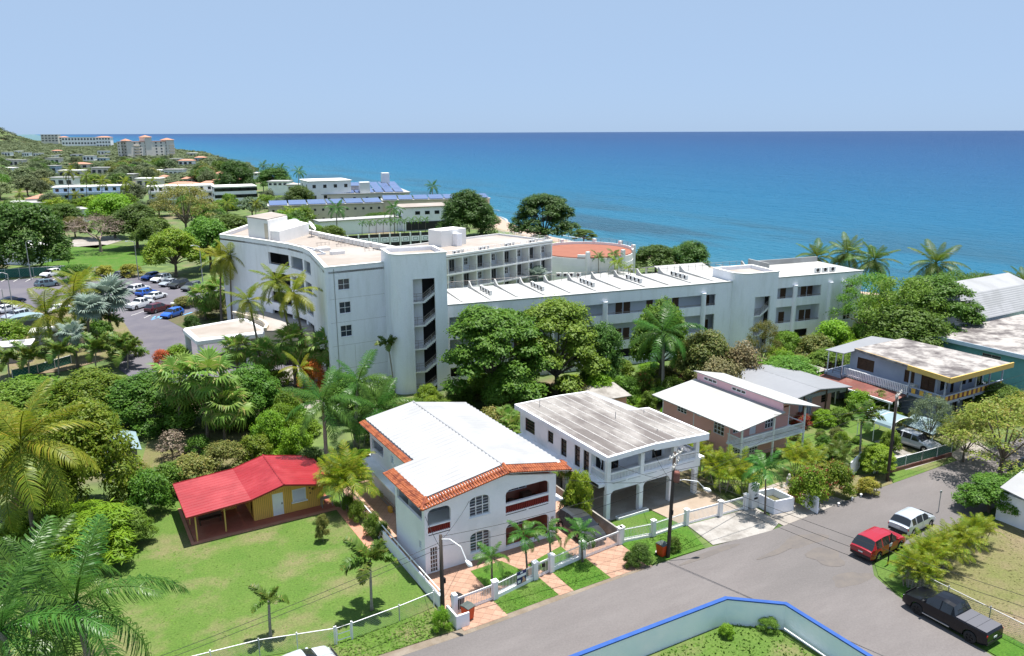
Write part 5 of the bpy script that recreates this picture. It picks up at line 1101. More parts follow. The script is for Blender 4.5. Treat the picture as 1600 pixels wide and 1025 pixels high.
for (y0, z0, y1, z1) in ((-.3,5.2,2.2,8.4),(2.2,8.4,5.5,9.5)):
    n = 24
    for k in range(n):
        t0, t1 = k/n, (k+1)/n; g.face([(-.3+.9*(y0+(y1-y0)*t0),y0+(y1-y0)*t0,z0+(z1-z0)*t0+.04*(k%2)),(25,y0+(y1-y0)*t0,z0+(z1-z0)*t0+.04*(k%2)),(25,y0+(y1-y0)*t1,z0+(z1-z0)*t1+.04*((k+1)%2)),(-.3+.9*(y0+(y1-y0)*t1),y0+(y1-y0)*t1,z0+(z1-z0)*t1+.04*((k+1)%2))])
g.face([(4.6,5.5,9.5),(25,5.5,9.5),(25,9.6,5.2),(-.3,9.6,5.2)]); g.face([(-.3,-.3,5.2),(1.6,2.2,8.4),(4.6,5.5,9.5),(-.3,9.6,5.2)]); g.out('roof', 'roof_metal_white', br)
p = at(1275,560); sh = thing('garden_shed', 'small teal garden shed with pale flat roof beside the blue-grey house', 'shed', (75.8, 60.2, 0)); g = G(); g.box(0,0,0,3.6,3.2,2.5); g.out('wall', 'teal_wall', sh); g = G(); g.slab([(-.4,-.5,2.55),(4.2,-.5,2.75),(4.2,3.6,2.75),(-.4,3.6,2.55)], .08); g.out('roof', 'concrete_white', sh); g = G(); g.box(1.3,-.03,0,2.1,-.004,2.1); g.out('door', 'white_paint', sh)
p = at(985,640); sh = thing('garden_shed', 'small pink shed with a white lean-to roof behind the column house', 'shed', (49.5, 66.5, 0), R(-6)); g = G(); g.box(0,0,0,4.4,3,2.2); g.out('wall', 'pink_wall', sh); g = G(); g.slab([(-.4,-.4,2.25),(4.8,-.4,2.25),(4.8,3.5,2.7),(-.4,3.5,2.7)], .08); g.out('roof', 'concrete_white', sh)
sh = thing('awning', 'narrow white metal awning behind the column house', 'awning', (44.8, 61.5, 0)); g = G(); g.slab([(-.2,0,4.9),(2.2,-5,4.7),(2.9,-4.8,4.7),(1.6,1.2,4.9)], .06); g.out('sheet', 'roof_metal_white', sh); g = G()
for x, y in ((0,0),(1.4,.9),(2.5,-4.7)): g.box(x,y,0,x+.08,y+.08,4.75)
g.out('posts', 'white_paint', sh)
p = at(222,735); sh = thing('garden_shed', 'small weathered shed with green tin roof half hidden by a leafy tree', 'shed', (p[0]-2.6, p[1]+.3, 0)); g = G(); g.box(0,0,0,2.4,4.6,2.0); g.out('wall', 'concrete', sh); g = G(); g.slab([(-.4,-.3,2.1),(1.2,-.3,2.7),(1.2,5,2.7),(-.4,5,2.1)], .06); g.slab([(1.203,-.3,2.7),(2.8,-.3,2.1),(2.8,5,2.1),(1.203,5,2.7)], .06); g.out('roof', 'tarp', sh); g = G(); g.box(.7,-.03,0,1.5,-.003,1.7); g.out('doorway', 'interior_dark', sh)
# ---------------------------------------------------------------- yellow cottage with red roof
yc = thing('cottage', 'small yellow cottage with bright red metal roof and open porch', 'house', (6.5, 60.2, 0))
g = G(); g.box(.35,.35,-.05,11.7,7,.08); g.out('porch_floor', 'red_patio', yc); g = G(); g.box(.3,.0,-.05,11.9,.348,.085); g.box(.05,0,-.05,.298,7,.086); g.out('kerb', 'coral_kerb', yc)
ops = [(1.55,2.45,.09,2.05),(3.2,4.35,.95,2.05)]
g = G(); g.wall((5.15,1.4),(11.0,1.4), .08, 2.35, .12, ops); g.extr([(5.15,1.4,2.35),(11.0,1.4,2.35),(7.4,1.4,3.25),(5.15,1.4,2.62)], (0,.12,0)); g.wall((11.0,1.4),(11.0,6.6), .08, 2.35, .12); g.wall((11.0,6.6),(5.15,6.6), .08, 2.4, .12); g.wall((5.15,6.6),(5.15,1.4), .08, 2.55, .12, [(3.6,4.7,.1,2.0)]); g.box(2.9,4.6,.08,3.0,6.6,2.3); g.box(3.0,4.55,.08,4.4,4.65,2.3); g.out('wall', 'yellow_wall', yc)
mat('board_groove', (.36,.20,.05), None)
g = G(); g.ab((5.15,1.4), (11.0,1.4))
for k in range(1, 38):
    s = 5.85*k/38
    if not any(o[0]-.1 < s < o[1]+.1 for o in ops): g.box(s-.012,-.006,.1,s+.012,-.001,2.34)
    elif s < 2.6: g.box(s-.012,-.006,2.15,s+.012,-.001,2.34)
g.out('board_joints', 'board_groove', yc, kind='stuff')
d_ = slabpart(yc, 'door', 'white_wall', (5.15,1.4), (11.0,1.4), 1.56, 2.44, .09, 2.04, .02, .06); slabpart(d_, 'door_handle', 'wood_dark', (5.15,1.4), (11.0,1.4), 2.28, 2.36, 1.0, 1.15, -.03, .018)
win(yc, (5.15,1.4), (11.0,1.4), 3.2, 4.35, .95, 2.05, 1, 1, .0, .06, pm='white_paint', lou=14, lm='white_paint', sill=True)
g = G(); g.ab((5.15,1.4), (11.0,1.4)); 
for c, r in (((4.7,1.9),.09),((4.95,1.75),.12),((4.72,1.42),.07)): g.tube([(c[0],-.03,c[1]),(c[0],-.004,c[1])], r, 6)
g.out('wall_ornament', 'wood_dark', yc)
for x, y, h in ((.5,.3,2.3),(.45,3.5,2.3),(.45,6.6,2.3),(2.75,.75,2.42)): g = G(); g.box(x,y,.08,x+.1,y+.1,h); g.out('post', 'yellow_trim', yc)
def yz(x): return 2.42 + (x+.1)*.055 if x < 4.75 else (2.687 + (x-4.75)*.255 if x < 7.4 else 3.363 - (x-7.4)*.235)
def ysheet(g, x0, x1, step, amp):
    n = int(7.0/step)
    for k in range(n):
        ya, yb = -.1+7.0*k/n, -.1+7.0*(k+1)/n; a0, a1 = (amp if k % 2 else 0), (0 if k % 2 else amp)
        g.face([(x0,ya,yz(x0+1e-4)+a0),(x1,ya,yz(x1-1e-4)+a0),(x1,yb,yz(x1-1e-4)+a1),(x0,yb,yz(x0+1e-4)+a1)])
g = G(); ysheet(g, -.1, 4.75, .25, .075); ysheet(g, 4.75, 7.4, .25, .05); ysheet(g, 7.4, 11.6, .25, .05); rf = g.out('roof', 'roof_red', yc)
g = G()
for x0, x1 in ((-.1,4.75),(4.75,7.4),(7.4,11.6)):
    g.extr([(x0,-.13,yz(x0+1e-4)-.1),(x1,-.13,yz(x1-1e-4)-.1),(x1,-.13,yz(x1-1e-4)+.05),(x0,-.13,yz(x0+1e-4)+.05)], (0,.03,0)); g.extr([(x0,6.9,yz(x0+1e-4)-.1),(x1,6.9,yz(x1-1e-4)-.1),(x1,6.9,yz(x1-1e-4)+.05),(x0,6.9,yz(x0+1e-4)+.05)], (0,.03,0))
g.box(-.14,-.1,2.3,-.1,6.9,2.46); g.box(11.6,-.1,2.25,11.64,6.9,2.42); g.tube([(7.4,-.12,3.39),(7.4,6.92,3.39)], .07, 6); g.out('roof_trim', 'roof_red', rf)
tb_ = thing('side_table', 'small grey work table at the corner of the yellow cottage', 'table', (17.1, 60.9, .08)); g = G(); g.box(0,0,.78,1.0,.5,.84); g.out('tabletop', 'metal_grey', tb_)
for x in (.03,.91):
    for y in (.03,.41): g = G(); g.box(x,y,0,x+.06,y+.06,.78); g.out('leg', 'metal_grey', tb_)
bn = thing('bench', 'dark bench in the shade of the cottage porch', 'bench', (7.6, 63.0, .08)); g = G(); g.box(0,0,.4,1.8,.45,.46); g.out('seat', 'wood_dark', bn); g = G(); g.box(0,.42,.46,1.8,.47,.95); g.out('backrest', 'wood_dark', bn)
for x in (.05,1.65): g = G(); g.box(x,.02,0,x+.1,.42,.4); g.out('leg', 'wood_dark', bn)
sheet('garden_path', [(18.1,52.5),(18.95,52.5),(18.95,60.6),(18.1,60.4)], .02, 'coral_kerb')
# ---------------------------------------------------------------- vehicles
PAINT = {'black': (.004,.0045,.008), 'red': (.30,.005,.016), 'silver': (.50,.54,.60), 'white': (.78,.79,.80), 'navy': (.008,.014,.045), 'blue': (.02,.11,.50), 'maroon': (.09,.008,.016), 'grey': (.16,.17,.18), 'teal_grey': (.16,.24,.28), 'pale': (.62,.66,.70), 'charcoal': (.035,.038,.042)}
for k, c in PAINT.items(): paint('paint_'+k, c, .28, .35 if k in ('silver', 'grey', 'teal_grey', 'pale') else 0.0, .25 if k == 'black' else .6)
mat('car_glass', (.012,.014,.018), None, rough=.06, spec=.8); mat('trim', (.02,.02,.022), None, rough=.5); mat('tonneau', (.10,.10,.115), None, rough=.6)
CARS = {
 # L, W, H, wheel radius, wheel x (rear, front), belt, hood height at front/base, xr0, xr1, xf1, xf0 (rear glass base, rear roof, front roof, front glass base), rear deck height, side windows
 'suv':    (4.72,1.90,1.70,.37,(-1.38,1.44),1.02,.88,1.06,-2.28,-1.72,.42,1.30,1.00,[(-1.72,-.98),(-.88,-.02),(.06,.88)]),
 'hatch':  (4.30,1.80,1.55,.33,(-1.28,1.30),.95,.80,.97,-2.00,-1.55,.45,1.20,.95,[(-1.5,-.95),(-.86,-.02),(.06,.80)]),
 'sedan':  (4.65,1.80,1.44,.33,(-1.36,1.38),.92,.78,.95,-1.75,-.95,.45,1.25,.98,[(-1.05,-.12),(-.04,.82)]),
 'wagon':  (4.70,1.82,1.55,.34,(-1.36,1.40),.96,.80,.98,-2.15,-1.75,.45,1.20,.96,[(-1.72,-1.0),(-.9,-.04),(.04,.82)]),
 'pickup': (5.60,1.94,1.80,.40,(-1.78,1.70),1.17,1.04,1.16,-.78,-.50,.85,1.60,1.16,[(-.46,.20),(.28,1.16)]),
}
CARMESH = {}
def car_meshes(kind):
    if kind in CARMESH: return CARMESH[kind]
    L, W, H, wr, wx, belt, hf, hb, xr0, xr1, xf1, xf0, deck, wins = CARS[kind]; hl = L/2
    xs = sorted(set([round(-hl + L*k/46, 3) for k in range(47)] + [xr0, xr1, xf1, xf0] + [v for w in wins for v in w] + [w+s*wr*1.18 for w in wx for s in (-1, 1)]))
    def lerp(x, pts):
        for (x0, y0), (x1, y1) in zip(pts, pts[1:]):
            if x <= x1: return y0 + (y1-y0)*max(0, min(1, (x-x0)/(x1-x0)))
        return pts[-1][1]
    topp = [(-hl, deck-.10), (-hl+.10, deck), (xr0, deck), (xr1, H-.05), ((xr1+xf1)/2, H), (xf1, H-.06), (xf0, hb), (hl-.25, hf), (hl, hf-.22)]
    if kind != 'sedan' and kind != 'pickup': topp[0] = (-hl, deck-.04)
    def ring(x):
        top = lerp(x, topp); hw = W/2*(1 - .10*max(0, (abs(x)-hl+.55)/.55)**2 - .02*(x < 0)); bl = min(belt + .04*(-x/hl), top-.02)
        zb = .24 + .10*max(0, (abs(x)-hl+.4)/.4)
        arch_ = 0
        for w in wx:
            d = abs(x-w)
            if d < wr*1.17: arch_ = wr + math.sqrt(max(0, (wr*1.18)**2 - d*d))*.98
        z0 = max(zb, arch_); z1 = max(zb+.14, arch_+.03); z2 = max(bl*.62, arch_+.07); z3 = max(bl, z2+.03)
        cab = xr0 < x < xf0
        f = max(0, min(1, (top-bl)/(H-belt))) if cab else 0
        y4 = hw*(.95-.22*f); z4 = top-.05*f
        return [(hw*.90, z0), (hw*.985, z1), (hw, z2), (hw*.965, z3), (y4, max(z4, z3+.005)), (y4*.62, max(top, z3+.01)+.03), (0, max(top, z3+.01)+.045)]
    rings = [ring(x) for x in xs]
    body, glass = G(), {'windscreen': G(), 'rear_window': G(), 'side_window_r': G(), 'side_window_l': G()}
    for i in range(len(xs)-1):
        xm = (xs[i]+xs[i+1])/2
        for sd in (1, -1):
            for j in range(6):
                q = [(xs[i], sd*rings[i][j][0], rings[i][j][1]), (xs[i+1], sd*rings[i+1][j][0], rings[i+1][j][1]), (xs[i+1], sd*rings[i+1][j+1][0], rings[i+1][j+1][1]), (xs[i], sd*rings[i][j+1][0], rings[i][j+1][1])]
                if sd > 0: q = q[::-1]
                tgt = body
                if j == 3 and any(a < xm < b for a, b in wins): tgt = glass['side_window_r' if sd < 0 else 'side_window_l']
                elif j >= 4 and xf1+.04 < xm < xf0-.06: tgt = glass['windscreen']
                elif j >= 4 and xr0+.05 < xm < xr1-.03: tgt = glass['rear_window']
                tgt.face(q)
    for i, o_ in ((0, 1), (len(xs)-1, -1)):
        r = rings[i]; x = xs[i]; pts = [(x, y, z) for y, z in r] + [(x, -y, z) for y, z in r[-2::-1]]; body.face(pts[::o_])
    out = {'body': body.mesh('body')}
    for k, g_ in glass.items(): out[k] = g_.mesh(k)
    g = G()
    for y in (W/2*.55, ): g.box(-.02, -.19, -.07, .03, .19, .07)
    out['light'] = g.mesh('light')
    g = G(); g.box(-.03, -W*.42, -.10, .05, W*.42, .10); out['bumper'] = g.mesh('bumper')
    g = G(); g.box(-.01, -.17, -.06, .012, .17, .06); out['plate'] = g.mesh('plate')
    g = G(); g.box(-.07, -.02, 0, .07, .16, .13); out['mirror'] = g.mesh('mirror')
    # wheel about the y axis
    g = G(); n = 18; prof = [(wr*.58, -.10), (wr*.92, -.11), (wr, -.07), (wr, .07), (wr*.92, .11), (wr*.58, .10)]
    rg = [[g.P((r*math.cos(2*PI*q/n), y, r*math.sin(2*PI*q/n))) for q in range(n)] for r, y in prof]
    for k in range(len(rg)-1):
        for q in range(n): g.f.append([rg[k][q], rg[k][(q+1) % n], rg[k+1][(q+1) % n], rg[k+1][q]]); g.m.append(0)
    out['tyre'] = g.mesh('tyre')
    g = G(); g.lathe([(wr*.60, -.03), (wr*.60, .03)], 16); g.v = [(x, z, y) for x, y, z in g.v]
    h = G(); h.lathe([(wr*.60, .0), (wr*.59, .012)], 16); h.v = [(x, z, y) for x, y, z in h.v]
    out['hub'] = g.mesh('hub')
    g = G()
    for s in (-1, 1):
        for k in range(5):
            a = 2*PI*k/5; M_ = Matrix.Rotation(a, 3, 'Y'); b0 = len(g.v); g.box(.02, s*.075-.012, -.045, wr*.58, s*.075+.012, .045)
            for i in range(b0, len(g.v)): g.v[i] = tuple(M_ @ Vector(g.v[i]))
    out['spokes'] = g.mesh('spokes')
    if kind == 'pickup':
        g = G()
        for k in range(3): x0 = -hl+.12+k*.66; g.box(x0, -W*.43, 0, x0+.64, W*.43, .035)
        out['bed_cover'] = g.mesh('bed_cover')
        g = G(); g.box(-.85, -.07, 0, .95, .07, .06); out['side_step'] = g.mesh('side_step')
    g = G(); g.box(-W*.0-.01, -W*.30, -.13, .012, W*.30, .13); out['grille'] = g.mesh('grille')
    MM = {'windscreen': 'car_glass', 'rear_window': 'car_glass', 'side_window_r': 'car_glass', 'side_window_l': 'car_glass', 'light': 'red_light', 'bumper': 'trim', 'plate': 'plate', 'mirror': 'trim', 'tyre': 'rubber', 'hub': 'trim', 'spokes': 'silver_rim', 'bed_cover': 'tonneau', 'side_step': 'metal_grey', 'grille': 'trim', 'body': 'paint_white'}
    for k, me in out.items():
        me.materials.append(MATS[MM[k]])
        if k in ('tyre',): me.polygons.foreach_set('use_smooth', [True]*len(me.polygons))
        if k == 'body': me.polygons.foreach_set('use_smooth', [True]*len(me.polygons)); me.set_sharp_from_angle(angle=R(28))
    CARMESH[kind] = out; return out
def car(kind, color, x, y, ang, label, name='car', cat='car', group=None, simple=False, rims='silver_rim', z=.015):
    o = car_meshes(kind); L, W, H, wr, wx, belt, hf, hb, xr0, xr1, xf1, xf0, deck, wins = CARS[kind]; hl = L/2; P_ = 'paint_'+color
    t = thing(name, label, cat, (x, y, z), R(ang), group); inst('body', o['body'], t, m=P_)
    for k, nm in (('windscreen', 'windscreen'), ('rear_window', 'rear_window'), ('side_window_r', 'side_window'), ('side_window_l', 'side_window')): inst(nm, o[k], t)
    for w in wx:
        for s in (-1, 1):
            wh_ = inst('wheel', o['tyre'], t, (w, s*(W/2-.13), wr)); inst('hub', o['hub'], wh_)
            inst('spokes', o['spokes'], wh_, m=rims)
    dz = deck-.16
    for s in (-1, 1):
        inst('tail_light', o['light'], t, (-hl+.03, s*(W*.36), dz-.02)); inst('headlight', o['light'], t, (hl-.05, s*(W*.34), hf-.26), m='clear_light')
        if not simple: inst('mirror', o['mirror'], t, (xf0-.28, s*(W/2-.06) - (0.1 if s < 0 else 0), belt-.02), m=P_ if color != 'black' else None)
    inst('rear_bumper', o['bumper'], t, (-hl+.0, 0, .46)); inst('front_bumper', o['bumper'], t, (hl-.04, 0, .44))
    if not simple: inst('licence_plate', o['plate'], t, (-hl-.012, 0, .74)); inst('grille', o['grille'], t, (hl-.01, 0, .66 if kind != 'pickup' else .85))
    if kind == 'pickup' and not simple:
        inst('bed_cover', o['bed_cover'], t, (0, 0, deck+.02))
        for s in (-1, 1): inst('side_step', o['side_step'], t, (.35, s*(W/2-.03), .36))
    return t
car('pickup', 'black', 47.12, 24.3, 90, 'black crew-cab pickup truck with covered bed parked on the side street', 'pickup_truck', 'truck', rims='trim')
car('suv', 'red', 51.3, 32.45, 4, 'red sport utility vehicle parked at the street corner by the yellow palm hedge', 'parked_car')
car('hatch', 'silver', 56.8, 33.3, 5, 'silver-white car parked just beyond the red one, half hidden by the hedge', 'parked_car')
car('sedan', 'navy', 75.9, 34.1, 182, 'dark blue car at the right edge facing down the street', 'parked_car')
car('sedan', 'pale', 9.35, 40.75, 6, 'pale grey car at the bottom edge beside the lawn fence', 'parked_car')
car('wagon', 'silver', 72.7, 43.4, -86, 'silver wagon parked under the pale carport canopy', 'parked_car')
car('suv', 'charcoal', 33.4, 46.2, -90, 'black car in the tiled driveway behind the white gate', 'parked_car')
LOT = [('suv','white',252,440,222,'white sport utility vehicle, second in the shaded back row of the car park'),('hatch','blue',236,436,222,'dark blue car at the left end of the shaded back row of the car park'),('sedan','silver',265,446,222,'silver sedan in the middle of the shaded back row of the car park'),
 ('suv','charcoal',280,449,222,'black sport utility vehicle in the shaded back row of the car park'),('suv','grey',300,453,222,'grey jeep at the right end of the shaded back row, beside the palms'),('sedan','white',244,467,40,'white sedan in the middle row of the car park beyond the white pickup'),
 ('hatch','blue',229,462,40,'bright blue car in the middle row of the car park'),('pickup','white',219,481,41,'white pickup truck in the front row of the car park'),('suv','maroon',247,487,38,'dark red car in the front row of the car park beside the white pickup'),
 ('sedan','white',286,478,40,'white sedan near the blue disabled bays of the car park'),('hatch','blue',270,495,222,'bright blue car by the clipped hedge at the car park entrance'),('suv','white',217,456,40,'white car behind the bright blue one in the middle row'),
 ('suv','white',80,432,225,'white car by the dark green fence at the far side of the car park'),('suv','teal_grey',75,448,20,'teal-grey car standing alone behind the coconut palms'),('sedan','navy',19,475,28,'long dark blue car at the left edge of the car park'),
 ('sedan','white',6,489,215,'white car at the left edge behind the lamp posts'),('wagon','silver',27,498,215,'silver car at the left edge beside the grey kiosk'),('sedan','white',92,487,30,'white car half hidden behind the coconut palm fronds'),
 ('hatch','pale',28,508,215,'pale car nearest the grey kiosk at the left edge'),('suv','grey',156,428,40,'grey car by the far lawn of the car park'),('hatch','grey',193,433,40,'small grey car parked by the lane beside the far lawn')]
for k, c, px, py, a, lab in LOT:
    p = at(px, py); car(k, c, p[0], p[1], a, lab, 'pickup_truck' if k == 'pickup' else 'parked_car', 'truck' if k == 'pickup' else 'car', 'vehicles in the hotel car park', True)
# ---------------------------------------------------------------- fences, gates, walls
def picket_run(par, a, b, z0, z1, step=.13, m='metal_white'):
    g = G(); L = g.ab(a, b); n = int(L/step)
    for k in range(n): s = L*(k+.5)/n; g.box(s-.010, -.010, z0, s+.010, .010, z1)
    pk = g.out('pickets', m, par, kind='stuff')
    g = G(); L = g.ab(a, b)
    for z in (z0+.08, z1-.14): g.box(.002, -.024, z, L-.002, .024, z+.045)
    g.out('rail', m, par); return pk
def pillar(par, x, y, h, w=.36, m='white_paint'):
    g = G(); g.box(x-w/2, y-w/2, -.03, x+w/2, y+w/2, h); p = g.out('pillar', m, par); g = G(); g.box(x-w/2-.04, y-w/2-.04, h+.003, x+w/2+.04, y+w/2+.04, h+.07); g.out('cap', m, p)
f1 = thing('fence', 'white metal picket fence with low wall and pillars before the orange-edged house', 'fence', (20.0, 41.5, 0))
PL = [(3.2,.35),(6.85,1.0),(8.4,1.25),(11.4,1.6),(15.15,1.85)]
for x, y in PL: pillar(f1, x, y, 1.35)
for i, j in ((0,1),(2,3)):
    a, b = (PL[i][0]+.2, PL[i][1]+.02), (PL[j][0]-.2, PL[j][1]-.02); g = G(); g.wall((a[0], a[1]-.09), (b[0], b[1]-.09), -.03, .32, .18); g.out('low_wall', 'white_paint', f1); picket_run(f1, a, b, .36, 1.22)
def gate(label, a, b, z1=1.2, z0=.12):
    t = thing('gate', label, 'gate', (a[0], a[1], 0)); picket_run(t, (0,0), (b[0]-a[0], b[1]-a[1]), z0, z1); g = G(); L = g.ab((0,0), (b[0]-a[0], b[1]-a[1])); g.box(0,-.03,z0-.05,.06,.03,z1+.02); g.box(L-.06,-.03,z0-.05,L,.03,z1+.02); g.box(.06,-.028,z1-.06,L-.06,.028,z1); g.box(.06,-.028,z0-.05,L-.06,.028,z0+.02); g.out('frame', 'metal_white', t); return t
gate('white sliding drive gate left of the palms before the orange-edged house', (20.2,41.62), (22.98,41.8)); gate('narrow white foot gate between two pillars', (27.05,42.52), (28.2,42.72)); gate('white sliding drive gate in front of the black car', (31.62,43.0), (34.95,43.25))
g = G(); g.box(0,0,0,.22,.12,.26); tag(g.out('mailbox', 'black', loc=(27.5,42.5,.75)), 'black mailbox hanging on the narrow foot gate', 'mailbox')
sg = thing('sign_board', 'navy and white property sign with a portrait hung on the picket fence', 'sign', (25.0, 41.95, .42), math.atan2(.65,3.65)); g = G(); g.box(0,-.03,0,.85,-.01,.95); g.out('board', 'sign_navy', sg); g = G(); g.box(.02,-.036,.50,.83,-.031,.70); g.out('white_band', 'sign_white', sg)
g = G(); g.extr([(.42,-.037,.02),(.80,-.037,.02),(.80,-.037,.22),(.70,-.037,.30),(.70,-.037,.42),(.56,-.037,.46),(.52,-.037,.34),(.55,-.037,.26)], (0,.004,0)); g.out('portrait', 'sign_skin', sg); g = G(); g.box(.08,-.036,.10,.34,-.031,.30); g.box(.32,-.036,.78,.54,-.031,.90); g.out('lettering', 'sign_white', sg)
# gate posts and corner wall by the utility pole
gp = thing('gate_wall', 'white gate posts and low corner wall beside the utility pole', 'wall', (19.1, 41.0, 0))
g = G(); g.box(.75,.35,-.03,1.05,.75,1.6); g.out('post', 'white_paint', gp); g = G(); g.box(0,.9,-.03,.32,1.25,1.55); g.out('post', 'white_paint', gp); g = G(); g.box(.3,-.9,-.03,.42,.6,.95); g.box(.422,-.9,-.03,1.25,-.78,.95); g.out('low_wall', 'white_paint', gp)
g = G(); g.box(.02,.885,.7,.3,.898,1.1); g.out('meter_box', 'metal_grey', gp)
# fence of the column house
f2 = thing('fence', 'white picket fence with cream pillars before the column house', 'fence', (35.3, 43.4, 0))
Q = [(.05,0),(2.85,-.45),(6.35,-.42),(9.8,-.72),(12.55,-.92)]
for x, y in Q: pillar(f2, x, y, 1.35, .32, 'hotel_white')
for i in (0, 1): g = G(); a, b = Q[i], Q[i+1]; g.wall((a[0]+.17, a[1]-.08), (b[0]-.17, b[1]-.08), -.03, .2, .16); g.out('low_wall', 'hotel_white', f2); picket_run(f2, (a[0]+.18,a[1]), (b[0]-.18,b[1]), .22, 1.2)
gate('white sliding gate across the beige driveway of the column house', (41.85,42.95), (44.9,42.70)); gate('white gate leaf right of the beige driveway', (45.3,42.66), (47.65,42.5))
picket_run(f2, (12.72,-.93), (13.6,-.98), .1, 1.2)
# boundary wall between the two front houses
bw = thing('boundary_wall', 'pale boundary wall between the orange-edged house and the column house', 'wall', (35.3, 43.6, 0)); g = G(); g.wall((0,0),(.25,17), -.05, 1.15, .15); g.out('wall', 'concrete_white', bw)
# side fence along the lawn
sf = thing('side_fence', 'white-railed side wall and fence between the lawn and the orange-edged house', 'fence', (19.6, 42.6, 0)); g = G(); g.wall((0,0),(.0,12), -.05, .95, .14); g.out('wall', 'white_paint', sf); g = G(); g.tube([(-.03,0,1.3),(-.05,22,1.35)], .045, 6); g.out('top_rail', 'metal_white', sf)
for k in range(10): g = G(); g.tube([(-.04,.3+k*2.4,0),(-.04,.3+k*2.4,1.33)], .03, 6); g.out('post', 'metal_white', sf)
def chain(label, pts, h, name='chain_link_fence', rail='metal_white', base=None, screen=None, sp=2.6, cell=.16, wm='wire_mesh', wr=.006):
    t = thing(name, label, 'fence', (pts[0][0], pts[0][1], 0)); pp = [(p[0]-pts[0][0], p[1]-pts[0][1]) for p in pts]; gm_ = G()
    for a, b in zip(pp, pp[1:]):
        L = math.dist(a, b); n = max(1, round(L/sp))
        g = G(); g.tube([(*a,h),(*b,h)], .03, 6); g.out('top_rail', rail, t)
        for k in range(n+1): x, y = a[0]+(b[0]-a[0])*k/n, a[1]+(b[1]-a[1])*k/n; g = G(); g.tube([(x,y,-.03),(x,y,h+.08)], .035, 6); g.lathe([(.05,h+.08),(.05,h+.12),(.02,h+.15)], 8, c=(x,y)); g.out('post', rail, t)
        gm_.ab(a, b); m_ = int(L/cell)
        for k in range(-int(h/cell), m_):
            for sg_ in (0, 1):
                s0 = k*cell; s1 = s0+h; z0, z1 = (.03, h) if sg_ == 0 else (h, .03)
                if s0 < 0: z0 = z0 + (z1-z0)*(-s0/h); s0 = 0
                if s1 > L: z1 = z0 + (z1-z0)*((L-s0)/(s1-s0)); s1 = L
                dx, dz = s1-s0, z1-z0; q = math.hypot(dx, dz)
                if q < .02: continue
                nx, nz = -dz/q*wr, dx/q*wr; gm_.face([(s0-nx,0,z0-nz),(s1-nx,0,z1-nz),(s1+nx,0,z1+nz),(s0+nx,0,z0+nz)])
        gm_.frame()
        if base: g = G(); g.wall((a[0],a[1]-.08),(b[0],b[1]-.08), -.03, base, .16); g.out('base_wall', 'roof_rust', t)
        if screen: g = G(); L = g.ab(a, b); g.box(.03,.035,(base or 0)+.05,L-.03,.042,h-.04); g.out('privacy_screen', screen, t)
    gm_.out('wire_mesh', wm, t, kind='stuff'); return t
chain('white-railed chain-link fence along the front of the big lawn', [(-14,46.4),(7.9,43.9),(12.2,42.65)], 1.15); chain('white-railed chain-link fence between the lawn gate and the utility pole', [(13.35,42.6),(16.6,42.8),(19.2,43.1)], 1.15)
t = thing('lawn_gate', 'small white pipe gate in the lawn fence', 'gate', (12.3, 42.62, 0)); g = G()
for x in (0,1.0): g = G(); g.tube([(x,0,0),(x,0,1.3)], .05, 8); g.out('gate_post', 'metal_white', t)
g = G(); g.tube([(.08,0,.25),(.08,0,1.15),(.92,0,1.15),(.92,0,.25),(.08,0,.25)], .03, 6); g.tube([(.08,0,.68),(.92,0,.68)], .025, 6); g.out('leaf', 'metal_white', t)
chain('chain-link fence behind the black pickup at the corner lot', [(48.65,28.2),(48.7,20),(48.9,6)], 1.5, rail='metal_grey'); chain('chain-link fence with green screen on a dark red base wall', [(64.6,40.75),(69.2,40.4),(73.6,40.15)], 1.35, base=.35, screen='green_screen', wm='wire_mesh')
chain('green-screened fence at the far side of the car park', [(-12,206.5),(4.2,203.6)], 2.0, screen='green_screen', cell=.5); chain('green-screened low fence below the entrance palms', [at(20,592)[:2], at(60,583)[:2], at(112,568)[:2]], 1.2, screen='green_screen', cell=.5)
# blue-capped wall round the empty lot
rw = thing('lot_wall', 'pale blue lot wall with bright blue cap in the foreground', 'wall', (8, 32.4, 0)); pts = [(0,.15),(26.75,-.45),(29.6,-2.9),(29.6,-26)]
for k in range(3):
    a, b = pts[k], pts[k+1]; L = math.dist(a, b); g = G(); L = g.ab(b, a); g.box(0,0,-.05,L,.2,1.74); g.out('panel', 'pool_blue', rw); g = G(); g.ab(b, a); g.box(-.06,-.05,1.744,L+.06,.25,1.83+.002*k); g.out('cap', 'cap_blue', rw)
    n = max(1, int(L/4.2))
    for q in range(n): g = G(); g.ab(b, a); s = L*(q+.5)/n; g.box(s-.08,-.09,1.3,s+.08,-.004,1.44); g.out('light_fitting', 'black', rw)
pv = thing('pipe', 'white plastic pipe lying on the grass inside the blue-capped wall', 'pipe', (37.0, 29.0, 0)); g = G(); g.tube([(0,0,.45),(.1,-3,.30),(.15,-6.5,.12)], .05, 7); g.out('pipe_run', 'metal_white', pv)
